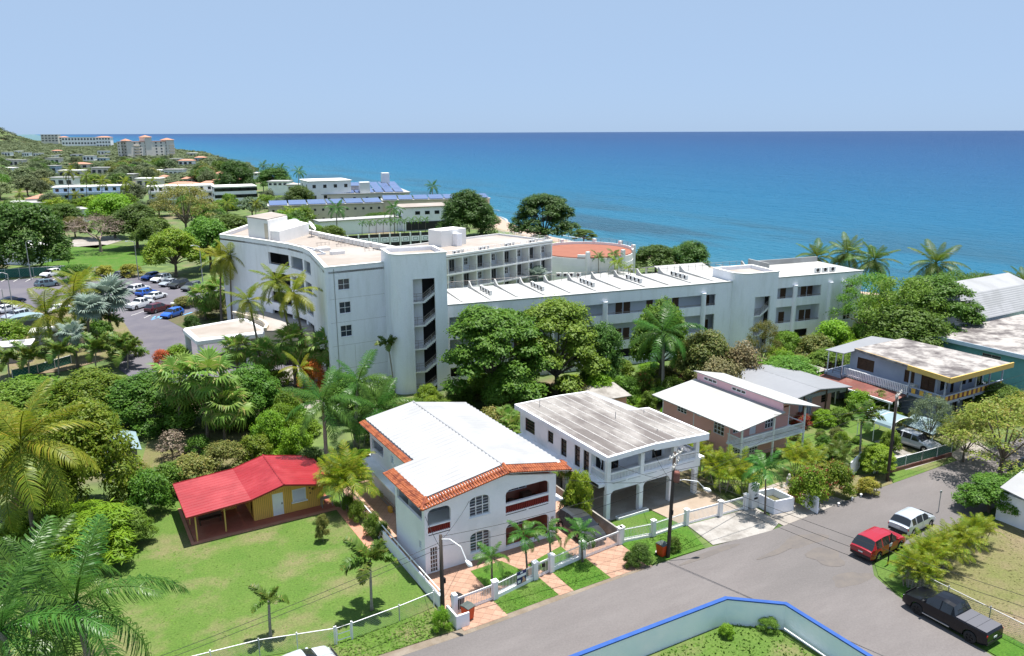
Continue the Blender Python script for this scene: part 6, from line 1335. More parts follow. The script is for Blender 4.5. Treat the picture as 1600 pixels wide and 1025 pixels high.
# pink house entrance: planter box, pillar, white panel
pb = thing('planter_box', 'white open-topped planter wall at the pink house driveway', 'planter', (49.1, 40.55, 0)); g = G(); g.wall((0,2.2),(0,0), -.03, 1.2, .12); g.wall((0,0),(2.0,-.35), -.03, 1.2, .12); g.wall((2.0,-.35),(2.0,1.9), -.03, 1.2, .12); g.wall((2.0,1.9),(0,2.2), -.03, 1.2, .12); g.out('wall', 'white_wall', pb); g = G(); g.box(.12,.12,.5,1.85,1.9,.55); g.out('soil', 'soil', pb)
pp_ = thing('entrance_pillar', 'tall cream entrance pillar with mailbox beside the white planter', 'pillar', (48.3, 42.2, 0)); g = G(); g.box(0,0,-.03,.75,.5,2.15); g.out('shaft', 'hotel_white', pp_); g = G(); g.box(.2,-.09,.85,.55,-.004,1.0); g.out('mailbox', 'black', pp_); g = G(); g.box(.26,-.014,1.15,.31,-.004,1.32); g.box(.312,-.014,1.15,.38,-.004,1.19); g.box(.44,-.014,1.15,.49,-.004,1.32); g.box(.492,-.014,1.22,.54,-.004,1.26); g.out('house_number', 'black', pp_); g = G(); g.tube([(.375,-.01,1.8),(.40,-.03,1.65),(.36,-.02,1.5)], [.03,.07,.02], 6); g.out('ornament', 'metal_grey', pp_)
a, b = at(1253,790), at(1276,803); wp = thing('wall_panel', 'white slanted wall panel at the right side of the pink house driveway', 'wall', (a[0], a[1], 0)); g = G(); d = (b[0]-a[0], b[1]-a[1]); g.ab((0,0), d); L = math.dist((0,0), d); g.extr([(0,0,0),(L,0,0),(L,0,1.45),(0,0,1.45)], (0,.15,0)); g.out('panel', 'white_wall', wp)
a = at(1328,748); wp = thing('wall_panel', 'white louvred gate panel beside the flowering hedge', 'gate', (a[0], a[1], 0), R(20)); g = G(); g.box(0,0,0,2.2,.1,1.6); g.out('panel', 'white_wall', wp); picket_run(wp, (2.3,.05), (3.1,.05), 0, 1.7)
a = at(1376,740); tr = thing('trellis', 'white lattice trellis panel beside the third utility pole', 'trellis', (a[0]-.6, a[1]+.3, 0)); g = G()
for k in range(5): g.box(k*.2,0,0,k*.2+.05,.04,2.0)
for k in range(8): g.box(0,.042,.1+k*.25,.85,.08,.15+k*.25)
g.out('lattice', 'metal_white', tr)
for k, (px, py) in enumerate(((1310,791),(1331,782),(1345,777),(1366,770),(1278,800))):
    p = at(px, py); t = thing('garden_light', 'small white garden light on the verge, %s from the driveway' % ('second', 'third', 'fourth', 'fifth', 'first')[k], 'garden light', (p[0], p[1], 0)); g = G(); g.tube([(0,0,0),(0,0,.22)], .05, 6); g.out('post', 'metal_white', t); g = G(); g.lathe([(.10,.222),(.12,.3),(.05,.36)], 8); g.out('head', 'metal_white', t)
p = at(1240,782); t = thing('flower_pot', 'large terracotta flower pot at the edge of the pink house driveway', 'flower pot', (p[0], p[1], 0)); g = G(); g.lathe([(.32,0),(.48,.55),(.55,.56),(.55,.7),(.48,.7)], 14); g.out('pot', 'pot_clay', t, smooth=False); inst('plant', TREE['shrub_c'][0], t, (0,0,.6), None, (1,1,.7), 'leaf_bright')
p = at(1232,758); t = thing('garden_statue', 'pale garden ornament among pebbles behind the flower pot', 'statue', (p[0], p[1], 0)); g = G(); g.lathe([(.35,0),(.3,.15),(.18,.25),(.24,.5),(.2,.75),(.1,.8),(.14,.95),(.08,1.1)], 10); g.out('figure', 'stone', t, smooth=True)
# wheelie bins
def bin_(x, y, rz, c, lid, label):
    t = thing('wheelie_bin', label, 'bin', (x, y, .02), rz); g = G(); g.prism([(-.26,-.28),(.26,-.28),(.26,.28),(-.26,.28)], .06, .9); b_ = [(-.31,-.36),(.31,-.36),(.31,.36),(-.31,.36)]
    for i in range(4): g.v[4+i] = (b_[i][0], b_[i][1], .95)
    g.out('body', c, t); g = G(); g.extr([(-.34,-.4,.955),(-.34,.38,.955),(-.34,.38,1.0),(-.34,.0,1.05),(-.34,-.4,.99)], (.68,0,0)); g.out('lid', lid, t)
    for s in (-1, 1): g = G(); g.tube([(s*.27,.30,.1),(s*.33,.30,.1)], .1, 10); g.out('wheel', 'rubber', t)
    g = G(); g.tube([(-.28,.42,.93),(.28,.42,.93)], .022, 6); g.out('handle', c, t)
p = at(731,967); bin_(p[0], p[1], .3, 'bin_orange', 'bin_lid', 'orange bin with grey lid by the white corner wall'); p = at(722,957); bin_(p[0]-.1, p[1]+.45, .3, 'black', 'black', 'black bin behind the orange one at the corner wall'); p = at(1034,868); bin_(p[0], p[1], .1, 'bin_orange', 'bin_lid', 'orange bin with grey lid beside the second utility pole')
# ---------------------------------------------------------------- utility poles, lamps, wires
def upole(x, y, h, label, lamp=None, arms=0, tilt=(0,0), m='pole_wood', trafo=False):
    t = thing('utility_pole', label, 'utility pole', (x, y, 0)); g = G(); g.tube([(0,0,-.1),(tilt[0]*.5,tilt[1]*.5,h*.5),(tilt[0],tilt[1],h)], [.15,.135,.11], 10); g.out('pole', m, t, smooth=True)
    if lamp:
        lx, ly, lz = lamp[0]-x, lamp[1]-y, lamp[2]; z0 = lamp[3]; g = G(); g.tube([(tilt[0]*.8,tilt[1]*.8,z0),(lx*.35,ly*.35,z0+.25),(lx*.75,ly*.75,z0+.02),(lx*.95,ly*.95,lz+.15)], .035, 6); g.out('lamp_arm', 'metal_white', t)
        g = G(); g.tube([(lx*.92,ly*.92,lz+.15),(lx,ly,lz+.04),(lx*1.08,ly*1.08,lz-.06),(lx*1.15,ly*1.15,lz-.12)], [.06,.14,.16,.05], 8); g.out('lamp_head', 'metal_white', t, smooth=True)
    for k in range(arms):
        z = h-.25-k*.75; g = G(); c, s = math.cos(.35+k*.25), math.sin(.35+k*.25); g.frame(tilt[0], tilt[1], .35+k*.25); g.box(-1.0,-.16,z-.06,1.0,-.06,z+.06); am = g.out('cross_arm', 'pole_light', t)
        for q in (-.9,-.4,.4,.9): g = G(); g.lathe([(.05,z+.064),(.08,z+.14),(.04,z+.26)], 8, c=(tilt[0]+q*c+.11*s, tilt[1]+q*s-.11*c)); g.out('insulator', 'insulator', am)
    if trafo: g = G(); g.lathe([(.2,h-2.2),(.24,h-2.1),(.24,h-1.5),(.2,h-1.4)], 12, c=(.38,-.1)); g.out('transformer', 'roof_rust', t)
    g = G(); g.box(.12,-.1,h*.42,.24,.1,h*.42+.35); g.out('junction_box', 'black', t)
    return t
upole(19.22, 41.74, 6.0, 'dark wooden pole with a curved street lamp beside the white corner wall', (20.1,39.7,4.75,5.7))
upole(37.0, 39.9, 8.3, 'leaning wooden utility pole with cross-arms and transformer before the column house', (39.5,38.9,5.3,6.0), 2, (.45,.3), trafo=True)
upole(63.06, 39.75, 8.5, 'wooden utility pole beside the green-screened fence', None, 2, (.1,.1))
WIRES = [((19.22,41.74,5.9),(37.4,40.1,6.9),.5),((19.22,41.74,5.2),(37.3,40.1,6.2),.6),((19.22,41.74,5.5),(-22,36.5,6.2),.9),((19.22,41.74,5.1),(-22,37,5.7),.9),((37.4,40.2,6.8),(63.1,39.8,7.8),.8),((37.4,40.2,6.2),(63.1,39.8,7.2),.8),((37.45,40.2,7.9),(63.3,39.9,8.3),.6),
 ((37.4,40.1,7.0),(46.5,6,7.2),.7),((37.4,40.1,6.4),(46.3,6,6.8),.8),((37.4,40.1,6.0),(46.1,6,6.2),.9),((63.1,39.8,7.6),(100,39.5,7.8),.9),((63.1,39.8,7.0),(100,39.5,7.2),1.0),((19.22,41.74,5.6),(24.0,47.0,4.9),.2),((19.22,41.74,5.0),(20.5,47.0,4.6),.15),((37.4,40.1,6.1),(36.8,46.8,5.2),.3),((37.4,40.1,6.1),(31.6,47.0,4.9),.3),((37.4,40.1,6.0),(48.6,42.5,2.2),.2),((37.3,40.1,5.9),(41.0,46.6,5.3),.2),((63.1,39.8,7.0),(57,48,5.0),.3),((37.4,40.1,6.0),(50.5,42.8,6.0),.5)]
for k, (a, b, sag) in enumerate(WIRES):
    g = G(); path = []
    for q in range(15): t_ = q/14; path.append((a[0]+(b[0]-a[0])*t_-a[0], a[1]+(b[1]-a[1])*t_-a[1], a[2]+(b[2]-a[2])*t_ - sag*4*t_*(1-t_)))
    g.tube(path, .016, 4, cap=False); o = g.out('overhead_wire', 'wire', loc=(a[0], a[1], 0))
    lab = 'overhead wire between the street-lamp pole and the transformer pole' if k < 2 else 'overhead wire from the street-lamp pole out over the lawn' if k < 4 else 'overhead wire between the transformer pole and the pole by the green fence' if k < 7 else 'overhead wire from the transformer pole across the road junction' if k < 10 else 'overhead wire from the green-fence pole along the street to the right' if k < 12 else 'thin service wire from the street-lamp pole to the orange-edged house' if k < 14 else 'thin service wire from the transformer pole to a nearby house' if k < 18 else 'thin service wire towards the pink house'
    pos = ('upper','lower','upper','lower','middle','lower','topmost','upper','middle','lower','upper','lower','right-hand','left-hand','first','second','third','fourth','upper','lower')[k]
    tag(o, pos+' '+lab, 'wire', 'overhead wires')
# street name post and small post on the corner
p = at(1387,883); t = thing('street_sign', 'dark post with a small white marker on the corner verge', 'sign', (p[0], p[1], 0)); g = G(); g.tube([(0,0,-.05),(0,0,2.6)], .05, 8); g.out('post', 'black', t); g = G(); g.extr([(-.12,-.06,1.55),(.12,-.06,1.55),(.16,-.06,1.8),(-.16,-.06,1.8)], (0,.02,0)); g.out('marker', 'sign_white', t)
p = at(1466,800); t = thing('sign_post', 'thin grey post beside the road at the end of the palm hedge', 'post', (p[0], p[1], 0)); g = G(); g.tube([(0,0,-.05),(0,0,1.9)], .04, 8); g.out('post', 'metal_grey', t); g = G(); g.box(-.1,-.04,1.75,.1,.04,1.95); g.out('cap', 'metal_grey', t)
p = at(1025,878); t = thing('stump_ring', 'flat pale stone ring on the verge by the dark shrubs', 'stone', (34.8+2.2, 40.6, .02)); g = G(); g.lathe([(.45,0),(.5,.06),(.3,.07)], 14); g.out('ring', 'stone', t)
# carport canopy of the blue-grey house
cp = thing('carport_canopy', 'curved pale aqua carport canopy over the silver wagon', 'canopy', (70.4, 42.2, 0)); g = G(); n = 10
for k in range(n):
    t0, t1 = PI*k/n, PI*(k+1)/n
    def q(t, y): return (1.9-1.9*math.cos(t), y, 1.95+.75*math.sin(t))
    g.face([q(t0,2.4),q(t1,2.4),q(t1,6.2),q(t0,6.2)])
g.out('cover', 'tarp', cp, smooth=True)
g = G()
for y in (2.45,4.3,6.15): g.tube([(.02,y,0)]+[q(PI*k/8,y) for k in range(9)]+[(3.78,y,0)], .04, 6)
g.out('frame', 'metal_white', cp)
c2 = thing('carport_awning', 'sagging pale aqua awning with dark gable beside the small grey-green tree', 'canopy', (75.0, 41.9, 0)); g = G(); g.slab([(-1.8,0,1.7),(.2,0,2.4),(.2,3.4,2.5),(-1.8,3.4,1.8)], .03); g.slab([(.203,0,2.4),(1.6,.2,1.5),(1.6,3.4,1.6),(.203,3.4,2.5)], .03); g.out('cover', 'tarp', c2); g = G(); g.extr([(-1.7,.05,1.2),(1.5,.2,1.2),(.2,.05,2.36)], (0,.03,0)); g.out('gable', 'interior_dark', c2); g = G()
for x in (-1.75,1.5): g.tube([(x,.1,0),(x,.1,1.6)], .04, 6); g.tube([(x,3.3,0),(x,3.3,1.7)], .04, 6)
g.out('posts', 'metal_white', c2)
# ---------------------------------------------------------------- car park furniture
def lamppost(px, py, toppy, label, arm=(1.6,0)):
    b = at(px, py); h = hgt(b, px, toppy); t = thing('lamp_post', label, 'lamp post', (b[0], b[1], 0)); g = G(); g.tube([(0,0,0),(0,0,h)], [.11,.06], 8); g.out('pole', 'metal_grey', t); g = G(); g.tube([(0,0,h-.05),(arm[0]*.5,arm[1]*.5,h+.25),(arm[0],arm[1],h+.25)], .04, 6); g.out('arm', 'metal_grey', t); g = G(); g.box(arm[0]-.2,arm[1]-.12,h+.17,arm[0]+.35,arm[1]+.12,h+.29); g.out('head', 'metal_white', t)
lamppost(49,438,378,'tall lamp post before the green-screened fence', (.8,-1)); lamppost(217,437,378,'tall lamp post beside the far lawn', (-1.6,.3)); lamppost(11,503,452,'lamp post at the left edge near the parked silver car', (-1.4,0)); lamppost(23,500,428,'slim lamp post behind the grey kiosk', (-1.2,.3)); lamppost(318,450,385,'lamp post beside the curved hotel block', (-1.4,.4))
for k, (px, py, w, d_, h, m_, lab) in enumerate(((22,567,4.6,3.2,2.4,'concrete','low grey service kiosk with roof units at the left edge'),(72,545,3.6,3.0,2.6,'concrete','pale grey service cabinet below the coconut palm'),(42,522,4.4,3.0,2.2,'charcoal_box','grey service shelter with pale blue curved roof'))):
    mat('charcoal_box', (.09,.10,.11), None); p = at(px, py); t = thing('service_kiosk', lab, 'kiosk', (p[0]-w/2, p[1], 0), R(-8)); g = G(); g.box(0,0,0,w,d_,h); g.out('wall', m_, t); g = G()
    if k == 2:
        for q in range(8): a0, a1 = PI*q/8, PI*(q+1)/8; g.face([(w/2-(w/2+.2)*math.cos(a0),-.2,h+.8*math.sin(a0)),(w/2-(w/2+.2)*math.cos(a1),-.2,h+.8*math.sin(a1)),(w/2-(w/2+.2)*math.cos(a1),d_+.2,h+.8*math.sin(a1)),(w/2-(w/2+.2)*math.cos(a0),d_+.2,h+.8*math.sin(a0))])
        g.extr([(w/2-(w/2)*math.cos(PI*q/8),-.02,h+.004+.75*math.sin(PI*q/8)) for q in range(9)], (0,.05,0))
    else: g.box(-.15,-.15,h+.003,w+.15,d_+.15,h+.15)
    g.out('roof', 'tarp' if k == 2 else 'hotel_white', t)
    if k == 0: g = G(); g.lathe([(.4,h+.154),(.45,h+.5),(.3,h+.6)], 10, c=(2.2,1.5)); g.box(3,1,h+.154,3.8,1.8,h+.5); g.out('roof_unit', 'metal_grey', t)
    if k == 1:
        for q in range(4): g = G(); g.box(.2,-.03,.3+q*.5,3.4,-.004,.7+q*.5); g.out('louvre_panel', 'ac_white', t)
def stripe(px0, px1, m_, w=.12, z=.02):
    a, b = at(*px0), at(*px1); d = (b[0]-a[0], b[1]-a[1]); L = math.hypot(*d); nx, ny = -d[1]/L*w/2, d[0]/L*w/2
    sheet('bay_line', [(a[0]-nx,a[1]-ny),(b[0]-nx,b[1]-ny),(b[0]+nx,b[1]+ny),(a[0]+nx,a[1]+ny)], z, m_)
for k in range(5): stripe((2+19*k,440),(20+19*k,430.5),'line_white', .16)
stripe((0,432),(70,429.5),'curb_yellow',.3); stripe((240,490),(225,497),'line_white'); stripe((262,492),(236,500),'line_blue',.25); 
for k in range(5): stripe((238+6*k,498),(243+6*k,494),'line_blue',.25)
for k in range(4): stripe((285+8*k,493),(300+8*k,488),'line_blue',.35)
stripe((330,556),(390,545),'curb_yellow',.4); stripe((290,519),(310,516),'curb_yellow',.5); stripe((205,493),(232,484),'line_white')
# ---------------------------------------------------------------- distant buildings
def far_box(label, pa, pb, z, depth, storeys, wm, rm, nwin, name='building', zb=0.0, roof=.25, over=.4, wsz=(1.3,1.3), skip=(), hip=0.0, cat='building', pm='window_dark', gal=False):
    a, b = at(*pa, z), at(*pb, z); L = math.dist(a[:2], b[:2]); t = thing(name, label, cat, (a[0], a[1], zb), math.atan2(b[1]-a[1], b[0]-a[0])); h = z-zb
    g = G(); g.box(0,0,-.3,L,depth,h); g.out('wall', wm, t)
    g = G()
    if hip: g.prism([(-over,-over),(L+over,-over),(L+over,depth+over),(-over,depth+over)], h+.004, h+.1); g.face([(-over,-over,h+.104),(L+over,-over,h+.104),(L-depth/2,depth/2,h+hip),(depth/2,depth/2,h+hip)]); g.face([(L+over,-over,h+.104),(L+over,depth+over,h+.104),(L-depth/2,depth/2,h+hip)]); g.face([(-over,depth+over,h+.104),(-over,-over,h+.104),(depth/2,depth/2,h+hip)]); g.face([(L+over,depth+over,h+.104),(-over,depth+over,h+.104),(depth/2,depth/2,h+hip),(L-depth/2,depth/2,h+hip)])
    else: g.box(-over,-over,h+.004,L+over,depth+over,h+roof)
    g.out('roof', rm, t); sh_ = h/storeys
    for s in range(storeys):
        for k in range(nwin):
            if (s, k) in skip: continue
            x = L*(k+.5)/nwin; z0 = sh_*s + sh_*.38; g = G(); g.box(x-wsz[0]/2,-.05,z0,x+wsz[0]/2,-.004,z0+min(wsz[1],sh_*.5)); g.out('window', pm, t)
    if nwin:
        for s in range(storeys):
            for k in range(max(1, int(depth/6))): y = depth*(k+.5)/max(1, int(depth/6)); g = G(); g.box(-.05,y-wsz[0]/2,sh_*s+sh_*.38,-.004,y+wsz[0]/2,sh_*s+sh_*.38+min(wsz[1],sh_*.5)); g.out('window', pm, t)
    if gal:
        for s in range(1, storeys): g = G(); g.box(-.02,-1.3,sh_*s-.15,L+.02,-.06,sh_*s+.75); g.out('balcony', wm, t)
    return t, L, h
far_box('pale blue apartment block of three storeys beyond the car park', (82,293.5), (197,290.5), 8.6, 10, 3, 'pale_blue_wall', 'hotel_white', 9, gal=True)
t, L, h = far_box('white apartment block half hidden by a broad dark tree', (231,292.5), (333,289.5), 8.4, 10, 3, 'hotel_white', 'hotel_white', 8, gal=True)
far_box('white three-storey block with long dark window bands right of the tree', (336,293), (400,291), 8.6, 14, 3, 'white_wall', 'hotel_white', 5, wsz=(4.2,1.5))
far_box('grey flat-roofed building at the left edge by the big dark tree', (-25,386), (44,389), 4.0, 9, 1, 'stucco', 'hotel_white', 3, wsz=(2.0,1.2))
far_box('low white roof with orange gable at the left edge', (2,318), (78,317), 4.6, 11, 1, 'cream_far', 'roof_white', 4); far_box('orange-roofed low house behind the long white roof', (40,311), (82,310), 5.5, 9, 1, 'cream_far', 'orange_roof_far', 3, hip=1.6); far_box('white-roofed grey building beside the bare tree', (72,331), (138,327), 4.6, 10, 1, 'stucco', 'roof_white', 3); far_box('small white building at the left edge beyond the big dark tree', (-12,330), (24,330), 4.4, 8, 1, 'white_wall', 'roof_white', 2)
t, L, h = far_box('tall cream apartment building with orange roofs on the headland', (197,222), (271,221), 21.5, 18, 6, 'cream_far', 'orange_roof_far', 9, wsz=(2.2,1.6), roof=.6)
for k, (x0, x1, hh) in enumerate(((0,.09,1.5),(.38,.52,5.5),(.83,1.0,2.0))): g = G(); g.box(L*x0,-.8,-.3,L*x1,10,h+hh); w_ = g.out('bay', 'cream_far', t); g = G(); xa, xb = L*x0-1, L*x1+1; g.face([(xa,-1.8,h+hh),(xb,-1.8,h+hh),((xa+xb)/2,5,h+hh+2.5)]); g.face([(xb,-1.8,h+hh),(xb,11,h+hh),((xa+xb)/2,5,h+hh+2.5)]); g.face([(xb,11,h+hh),(xa,11,h+hh),((xa+xb)/2,5,h+hh+2.5)]); g.face([(xa,11,h+hh),(xa,-1.8,h+hh),((xa+xb)/2,5,h+hh+2.5)]); g.out('bay_roof', 'orange_roof_far', w_)
for x0 in (.14, .88):
    for s in range(5): g = G(); g.box(L*x0,-1.6,s*3.4+2.6,L*(x0+.12),-.06,s*3.4+3.7); g.out('balcony', 'beige_wall', t)
FARB = []
def farfix(label, px, ytop, ybase, wpx, D, wm, rm, st, nw, depth=14, hip=0, zb=None):
    FARB.append((px, wpx, D, ybase))
    x = lambda p: ((p-800)/FOC*D*_ch + D*_sh, -(p-800)/FOC*D*_sh + D*_ch)
    hz = 209.8 - 6.5*px/1600; zt = CAM_H - (ytop-hz)*D/FOC; zb_ = CAM_H - (ybase-hz)*D/FOC; a, b = x(px-wpx/2), x(px+wpx/2); L = math.dist(a, b); t = thing('building', label, 'building', (a[0], a[1], zb_), math.atan2(b[1]-a[1], b[0]-a[0])); h = zt-zb_
    g = G(); g.box(0,0,-6,L,depth,h); g.out('wall', wm, t); g = G()
    if hip: g.face([(-1,-1,h+.05),(L+1,-1,h+.05),(L*.7,depth/2,h+hip),(L*.3,depth/2,h+hip)]); g.face([(L+1,-1,h+.05),(L+1,depth+1,h+.05),(L*.7,depth/2,h+hip)]); g.face([(-1,depth+1,h+.05),(-1,-1,h+.05),(L*.3,depth/2,h+hip)]); g.face([(L+1,depth+1,h+.05),(-1,depth+1,h+.05),(L*.3,depth/2,h+hip),(L*.7,depth/2,h+hip)])
    else: g.box(-.5,-.5,h+.01,L+.5,depth+.5,h+.5)
    g.out('roof', rm, t)
    for s in range(st):
        for k in range(nw): xx = L*(k+.5)/nw; sh_ = h/st; g = G(); g.box(xx-L/nw*.28,-.2,sh_*s+sh_*.35,xx+L/nw*.28,-.01,sh_*s+sh_*.78); g.out('window', 'window_blue', t)
    return t
farfix('pale tower block on the far point, leftmost of the distant white buildings', 99, 210, 221, 26, 2300, 'cream_far', 'cream_far', 3, 5); farfix('long white terrace with small windows on the far point', 150, 214, 226, 66, 2100, 'white_wall', 'roof_white', 2, 14); farfix('white villa with orange roof at the right end of the far terrace', 180, 214, 229, 22, 2000, 'white_wall', 'orange_roof_far', 3, 5, hip=3); farfix('small orange-roofed block beside the pale tower block', 119, 214, 221, 11, 2200, 'cream_far', 'orange_roof_far', 2, 3, hip=3)
for k, (px, yt, yb, w, D, rm) in enumerate(((33,209.5,212,9,2500,'roof_white'),(15,206.5,209,8,2550,'orange_roof_far'),(3,204.8,207.5,7,2600,'roof_white'),(2,224.5,228,5,1700,'roof_white'),(12,225,228,7,1700,'roof_white'),(98,242,247,11,1050,'roof_white'),(109,240,244,9,1100,'roof_white'),(138,239.5,243,22,1100,'roof_white'),(252,263.5,271,20,640,'stucco'),(281,262.5,277,28,620,'roof_white'),(263,274,279,10,560,'orange_roof_far'),(302,276,283,14,520,'orange_roof_far'),(291,285,292,50,455,'orange_roof_far'),(333,262,268,12,720,'roof_white'),(340,271,279,14,560,'roof_white'),(386,271.5,280,18,520,'roof_white'),(398,268,272,26,560,'cream_far'),(440,281,288,30,410,'roof_white'),(465,286,296,22,390,'roof_white'),(20,297,306,30,470,'stucco'),(53,296,304,10,470,'roof_white'),(330,284,291,22,440,'orange_roof_far'))):
    farfix('distant %s roof among the trees, %s from the left' % (('orange' if 'orange' in rm else 'pale grey' if rm == 'stucco' else 'cream' if 'cream' in rm else 'white'), ('1st','2nd','3rd','4th','5th','6th','7th','8th','9th','10th','11th','12th','13th','14th','15th','16th','17th','18th','19th','20th','21st','22nd')[sorted([33,15,3,2,12,98,109,138,252,281,263,302,291,333,340,386,398,440,465,20,53,330]).index(px)]), px, yt, yb, w, D, 'cream_far' if 'orange' in rm else 'white_wall', rm, 1, 2 if w < 25 else 4, 9, 1.6 if 'orange' in rm else 0)
rq = random.Random(31); used_ = [b[:2] for b in FARB]; kk = 0
while kk < 26:
    px = 5+430*rq.random(); D = 430*math.exp(rq.random()*1.1); y0 = 209+31*FOC/D; lat = (px-800)/FOC*D; x, y = lat*_ch+D*_sh, -lat*_sh+D*_ch
    if x > float(shore_x(y))-30 or any(abs(px-b[0]) < 12+b[1]/2 and abs(D-b[2]) < 90 for b in FARB) or (180 < px < 285 and D > 700): continue
    w_ = (9+9*rq.random())*FOC/D; hh = (4+3*rq.random())*FOC/D; kk += 1; rm = rq.choice(['roof_white','roof_white','hotel_white','orange_roof_far'])
    farfix('small %s house scattered among the trees of the far coast' % ('orange-roofed' if 'orange' in rm else 'white'), px, y0-hh, y0, w_, D, rq.choice(['white_wall','cream_far','pale_blue_wall']), rm, 1, 3, 8, 1.5 if 'orange' in rm else 0)['group'] = 'houses of the far coast'
# resort with solar panels
def solar(t, x0, x1, y0, y1, z0, z1, n, rows=1):
    for k in range(n):
        for r_ in range(rows):
            xa, xb = x0+(x1-x0)*k/n+.25, x0+(x1-x0)*(k+1)/n-.25; fa, fb = r_/rows, (r_+1)/rows; ya, yb = y0+(y1-y0)*fa+.1, y0+(y1-y0)*fb-.1; za, zb_ = z0+(z1-z0)*fa, z0+(z1-z0)*fb
            g = G(); g.slab([(xa,ya,za+.2),(xb,ya,za+.2),(xb,yb,zb_+.2),(xa,yb,zb_+.2)], .08); g.out('solar_panel', 'solar', t)
t, L, h = far_box('long low resort wing with blue solar panels, nearer part', (420,323), (598,317.5), 6.4, 9, 2, 'beige_wall', 'roof_white', 14, wsz=(.8,.8)); solar(t, 0, L, .2, 8.6, h+.3, h+1.2, 6, 1)
t, L, h = far_box('long low resort wing with blue solar panels, part towards the beach', (598,314), (765,310.5), 6.8, 9, 2, 'beige_wall', 'roof_white', 6, wsz=(.8,.8)); solar(t, 0, L, .2, 8.6, h+.3, h+1.2, 7, 1)
t, L, h = far_box('wide resort hall with pitched solar roof and white chimneys', (484,305), (640,301), 7.2, 26, 2, 'cream_far', 'roof_white', 8, wsz=(1,1)); solar(t, 2, L-2, 1, 25, h+.3, h+3.0, 9, 3); g = G(); g.box(L*.50,1,h,L*.60,5,h+4.5); g.out('chimney', 'hotel_white', t); g = G(); g.box(L*.80,22,h,L*.88,26,h+7); g.out('chimney', 'hotel_white', t)
far_box('white blocky resort annex nearest the sea, with dark roof plant', (482,284), (548,282), 12.5, 16, 3, 'white_wall', 'hotel_white', 4); t, L, h = far_box('grey solar-roofed resort hall before the white annex', (487,293), (565,292), 9.5, 12, 2, 'cream_far', 'roof_metal_grey', 5); solar(t, 1, L-1, .5, 11, h+.3, h+.9, 4, 2)
t, L, h = far_box('white two-storey beach house with flat roof by the big almond tree', (629,325), (705,322), 7.5, 12, 2, 'white_wall', 'hotel_roof', 5, wsz=(1.6,1.1), skip=((0,0),(0,1),(0,2),(0,3),(0,4),(1,0))); g = G(); g.box(1,-.12,.2,L-1,-.06,2.9); g.out('undercroft_shade_panel', 'interior_dark', t)  # dark panel on the solid wall paints the shade of the undercroft
t, L, h = far_box('long white-roofed gallery with a grey patterned screen wall', (500,347), (640,338.5), 4.4, 6, 1, 'white_wall', 'roof_white', 0)
a, b = at(528,394), at(704,384); t = thing('screen_wall', 'long grey screen wall with white pillars and patterned panels', 'wall', (a[0], a[1], 0), math.atan2(b[1]-a[1], b[0]-a[0])); L = math.dist(a[:2], b[:2]); g = G(); g.box(0,.3,0,L,.5,4.2); g.out('wall', 'interior_dark', t)
for k in range(12): g = G(); x = L*k/11; g.box(x-.18,-.05,0,x+.18,.29,4.4); g.out('pillar', 'hotel_white', t)
for k in range(11): g = G(); x0, x1 = L*k/11+.3, L*(k+1)/11-.3; g.box(x0,.15,1.9,x1,.25,3.3); pn = g.out('panel', 'stucco', t); g = G(); g.box(x0+.5,.12,2.2,x1-.5,.149,2.28); g.box(x0+.5,.12,2.9,x1-.5,.149,2.98); g.box(x0+.5,.12,2.282,x0+.58,.149,2.898); g.box(x1-.58,.12,2.282,x1-.5,.149,2.898); g.out('relief', 'interior_dark', pn)
# ---------------------------------------------------------------- wooded headland: far crowns as one mass
rng = np.random.default_rng(8); VV = []; FF = []; off_ = 0; base_sets = []
for s in range(4):
    V, F = crown_arrays(ring_lobes(40+s, 6, .02, .33, .35, .72, .18, .26, .8), 34, 3, .20, .06, 60+s, zmin=-.1, inner=0); base_sets.append((V, F))
n_ = 0; cand = []
while n_ < 6200:
    D = 520*math.exp(rng.random()*1.88); px = -40 + 420*rng.random(); lat = (px-800)/FOC*D; x, y = lat*_ch + D*_sh, -lat*_sh + D*_ch
    if x > float(shore_x(y)) - 12: continue
    if (175 < px < 290 and 880 < D < 935) : continue
    low = any(abs(px-b[0]) < b[1]/2+3 and D < b[2]+25 and 209+22*FOC/D < b[3]-.5 for b in FARB)
    if any(abs(px-b[0]) < b[1]/2+2 and -2 < D-b[2] < 18 for b in FARB): continue
    cand.append((x, y, D, low)); n_ += 1
for k, (x, y, D, low) in enumerate(cand):
    V, F = base_sets[k % 4]; w = (7 + 9*rng.random())*(1 + D/2600); h = (4.5 + 4*rng.random())*(.38 if low else 1); a = rng.random()*6.28; c, s = math.cos(a), math.sin(a)
    Q = np.stack([(V[:,0]*c - V[:,1]*s)*w + x, (V[:,0]*s + V[:,1]*c)*w + y, (V[:,2]-.15)*h + float(land_z(np.array(x), np.array(y)))], 1)
    VV.append(Q); FF.append(F+off_); off_ += len(V)
half = len(VV)
o = bpy.data.objects.new('headland_woods', npmesh('headland_woods', np.concatenate(VV), np.concatenate(FF), 'leaf_far')); COL.objects.link(o); o['kind'] = 'stuff'; tag(o, 'dense green woods covering the distant headland and hill', 'woods')
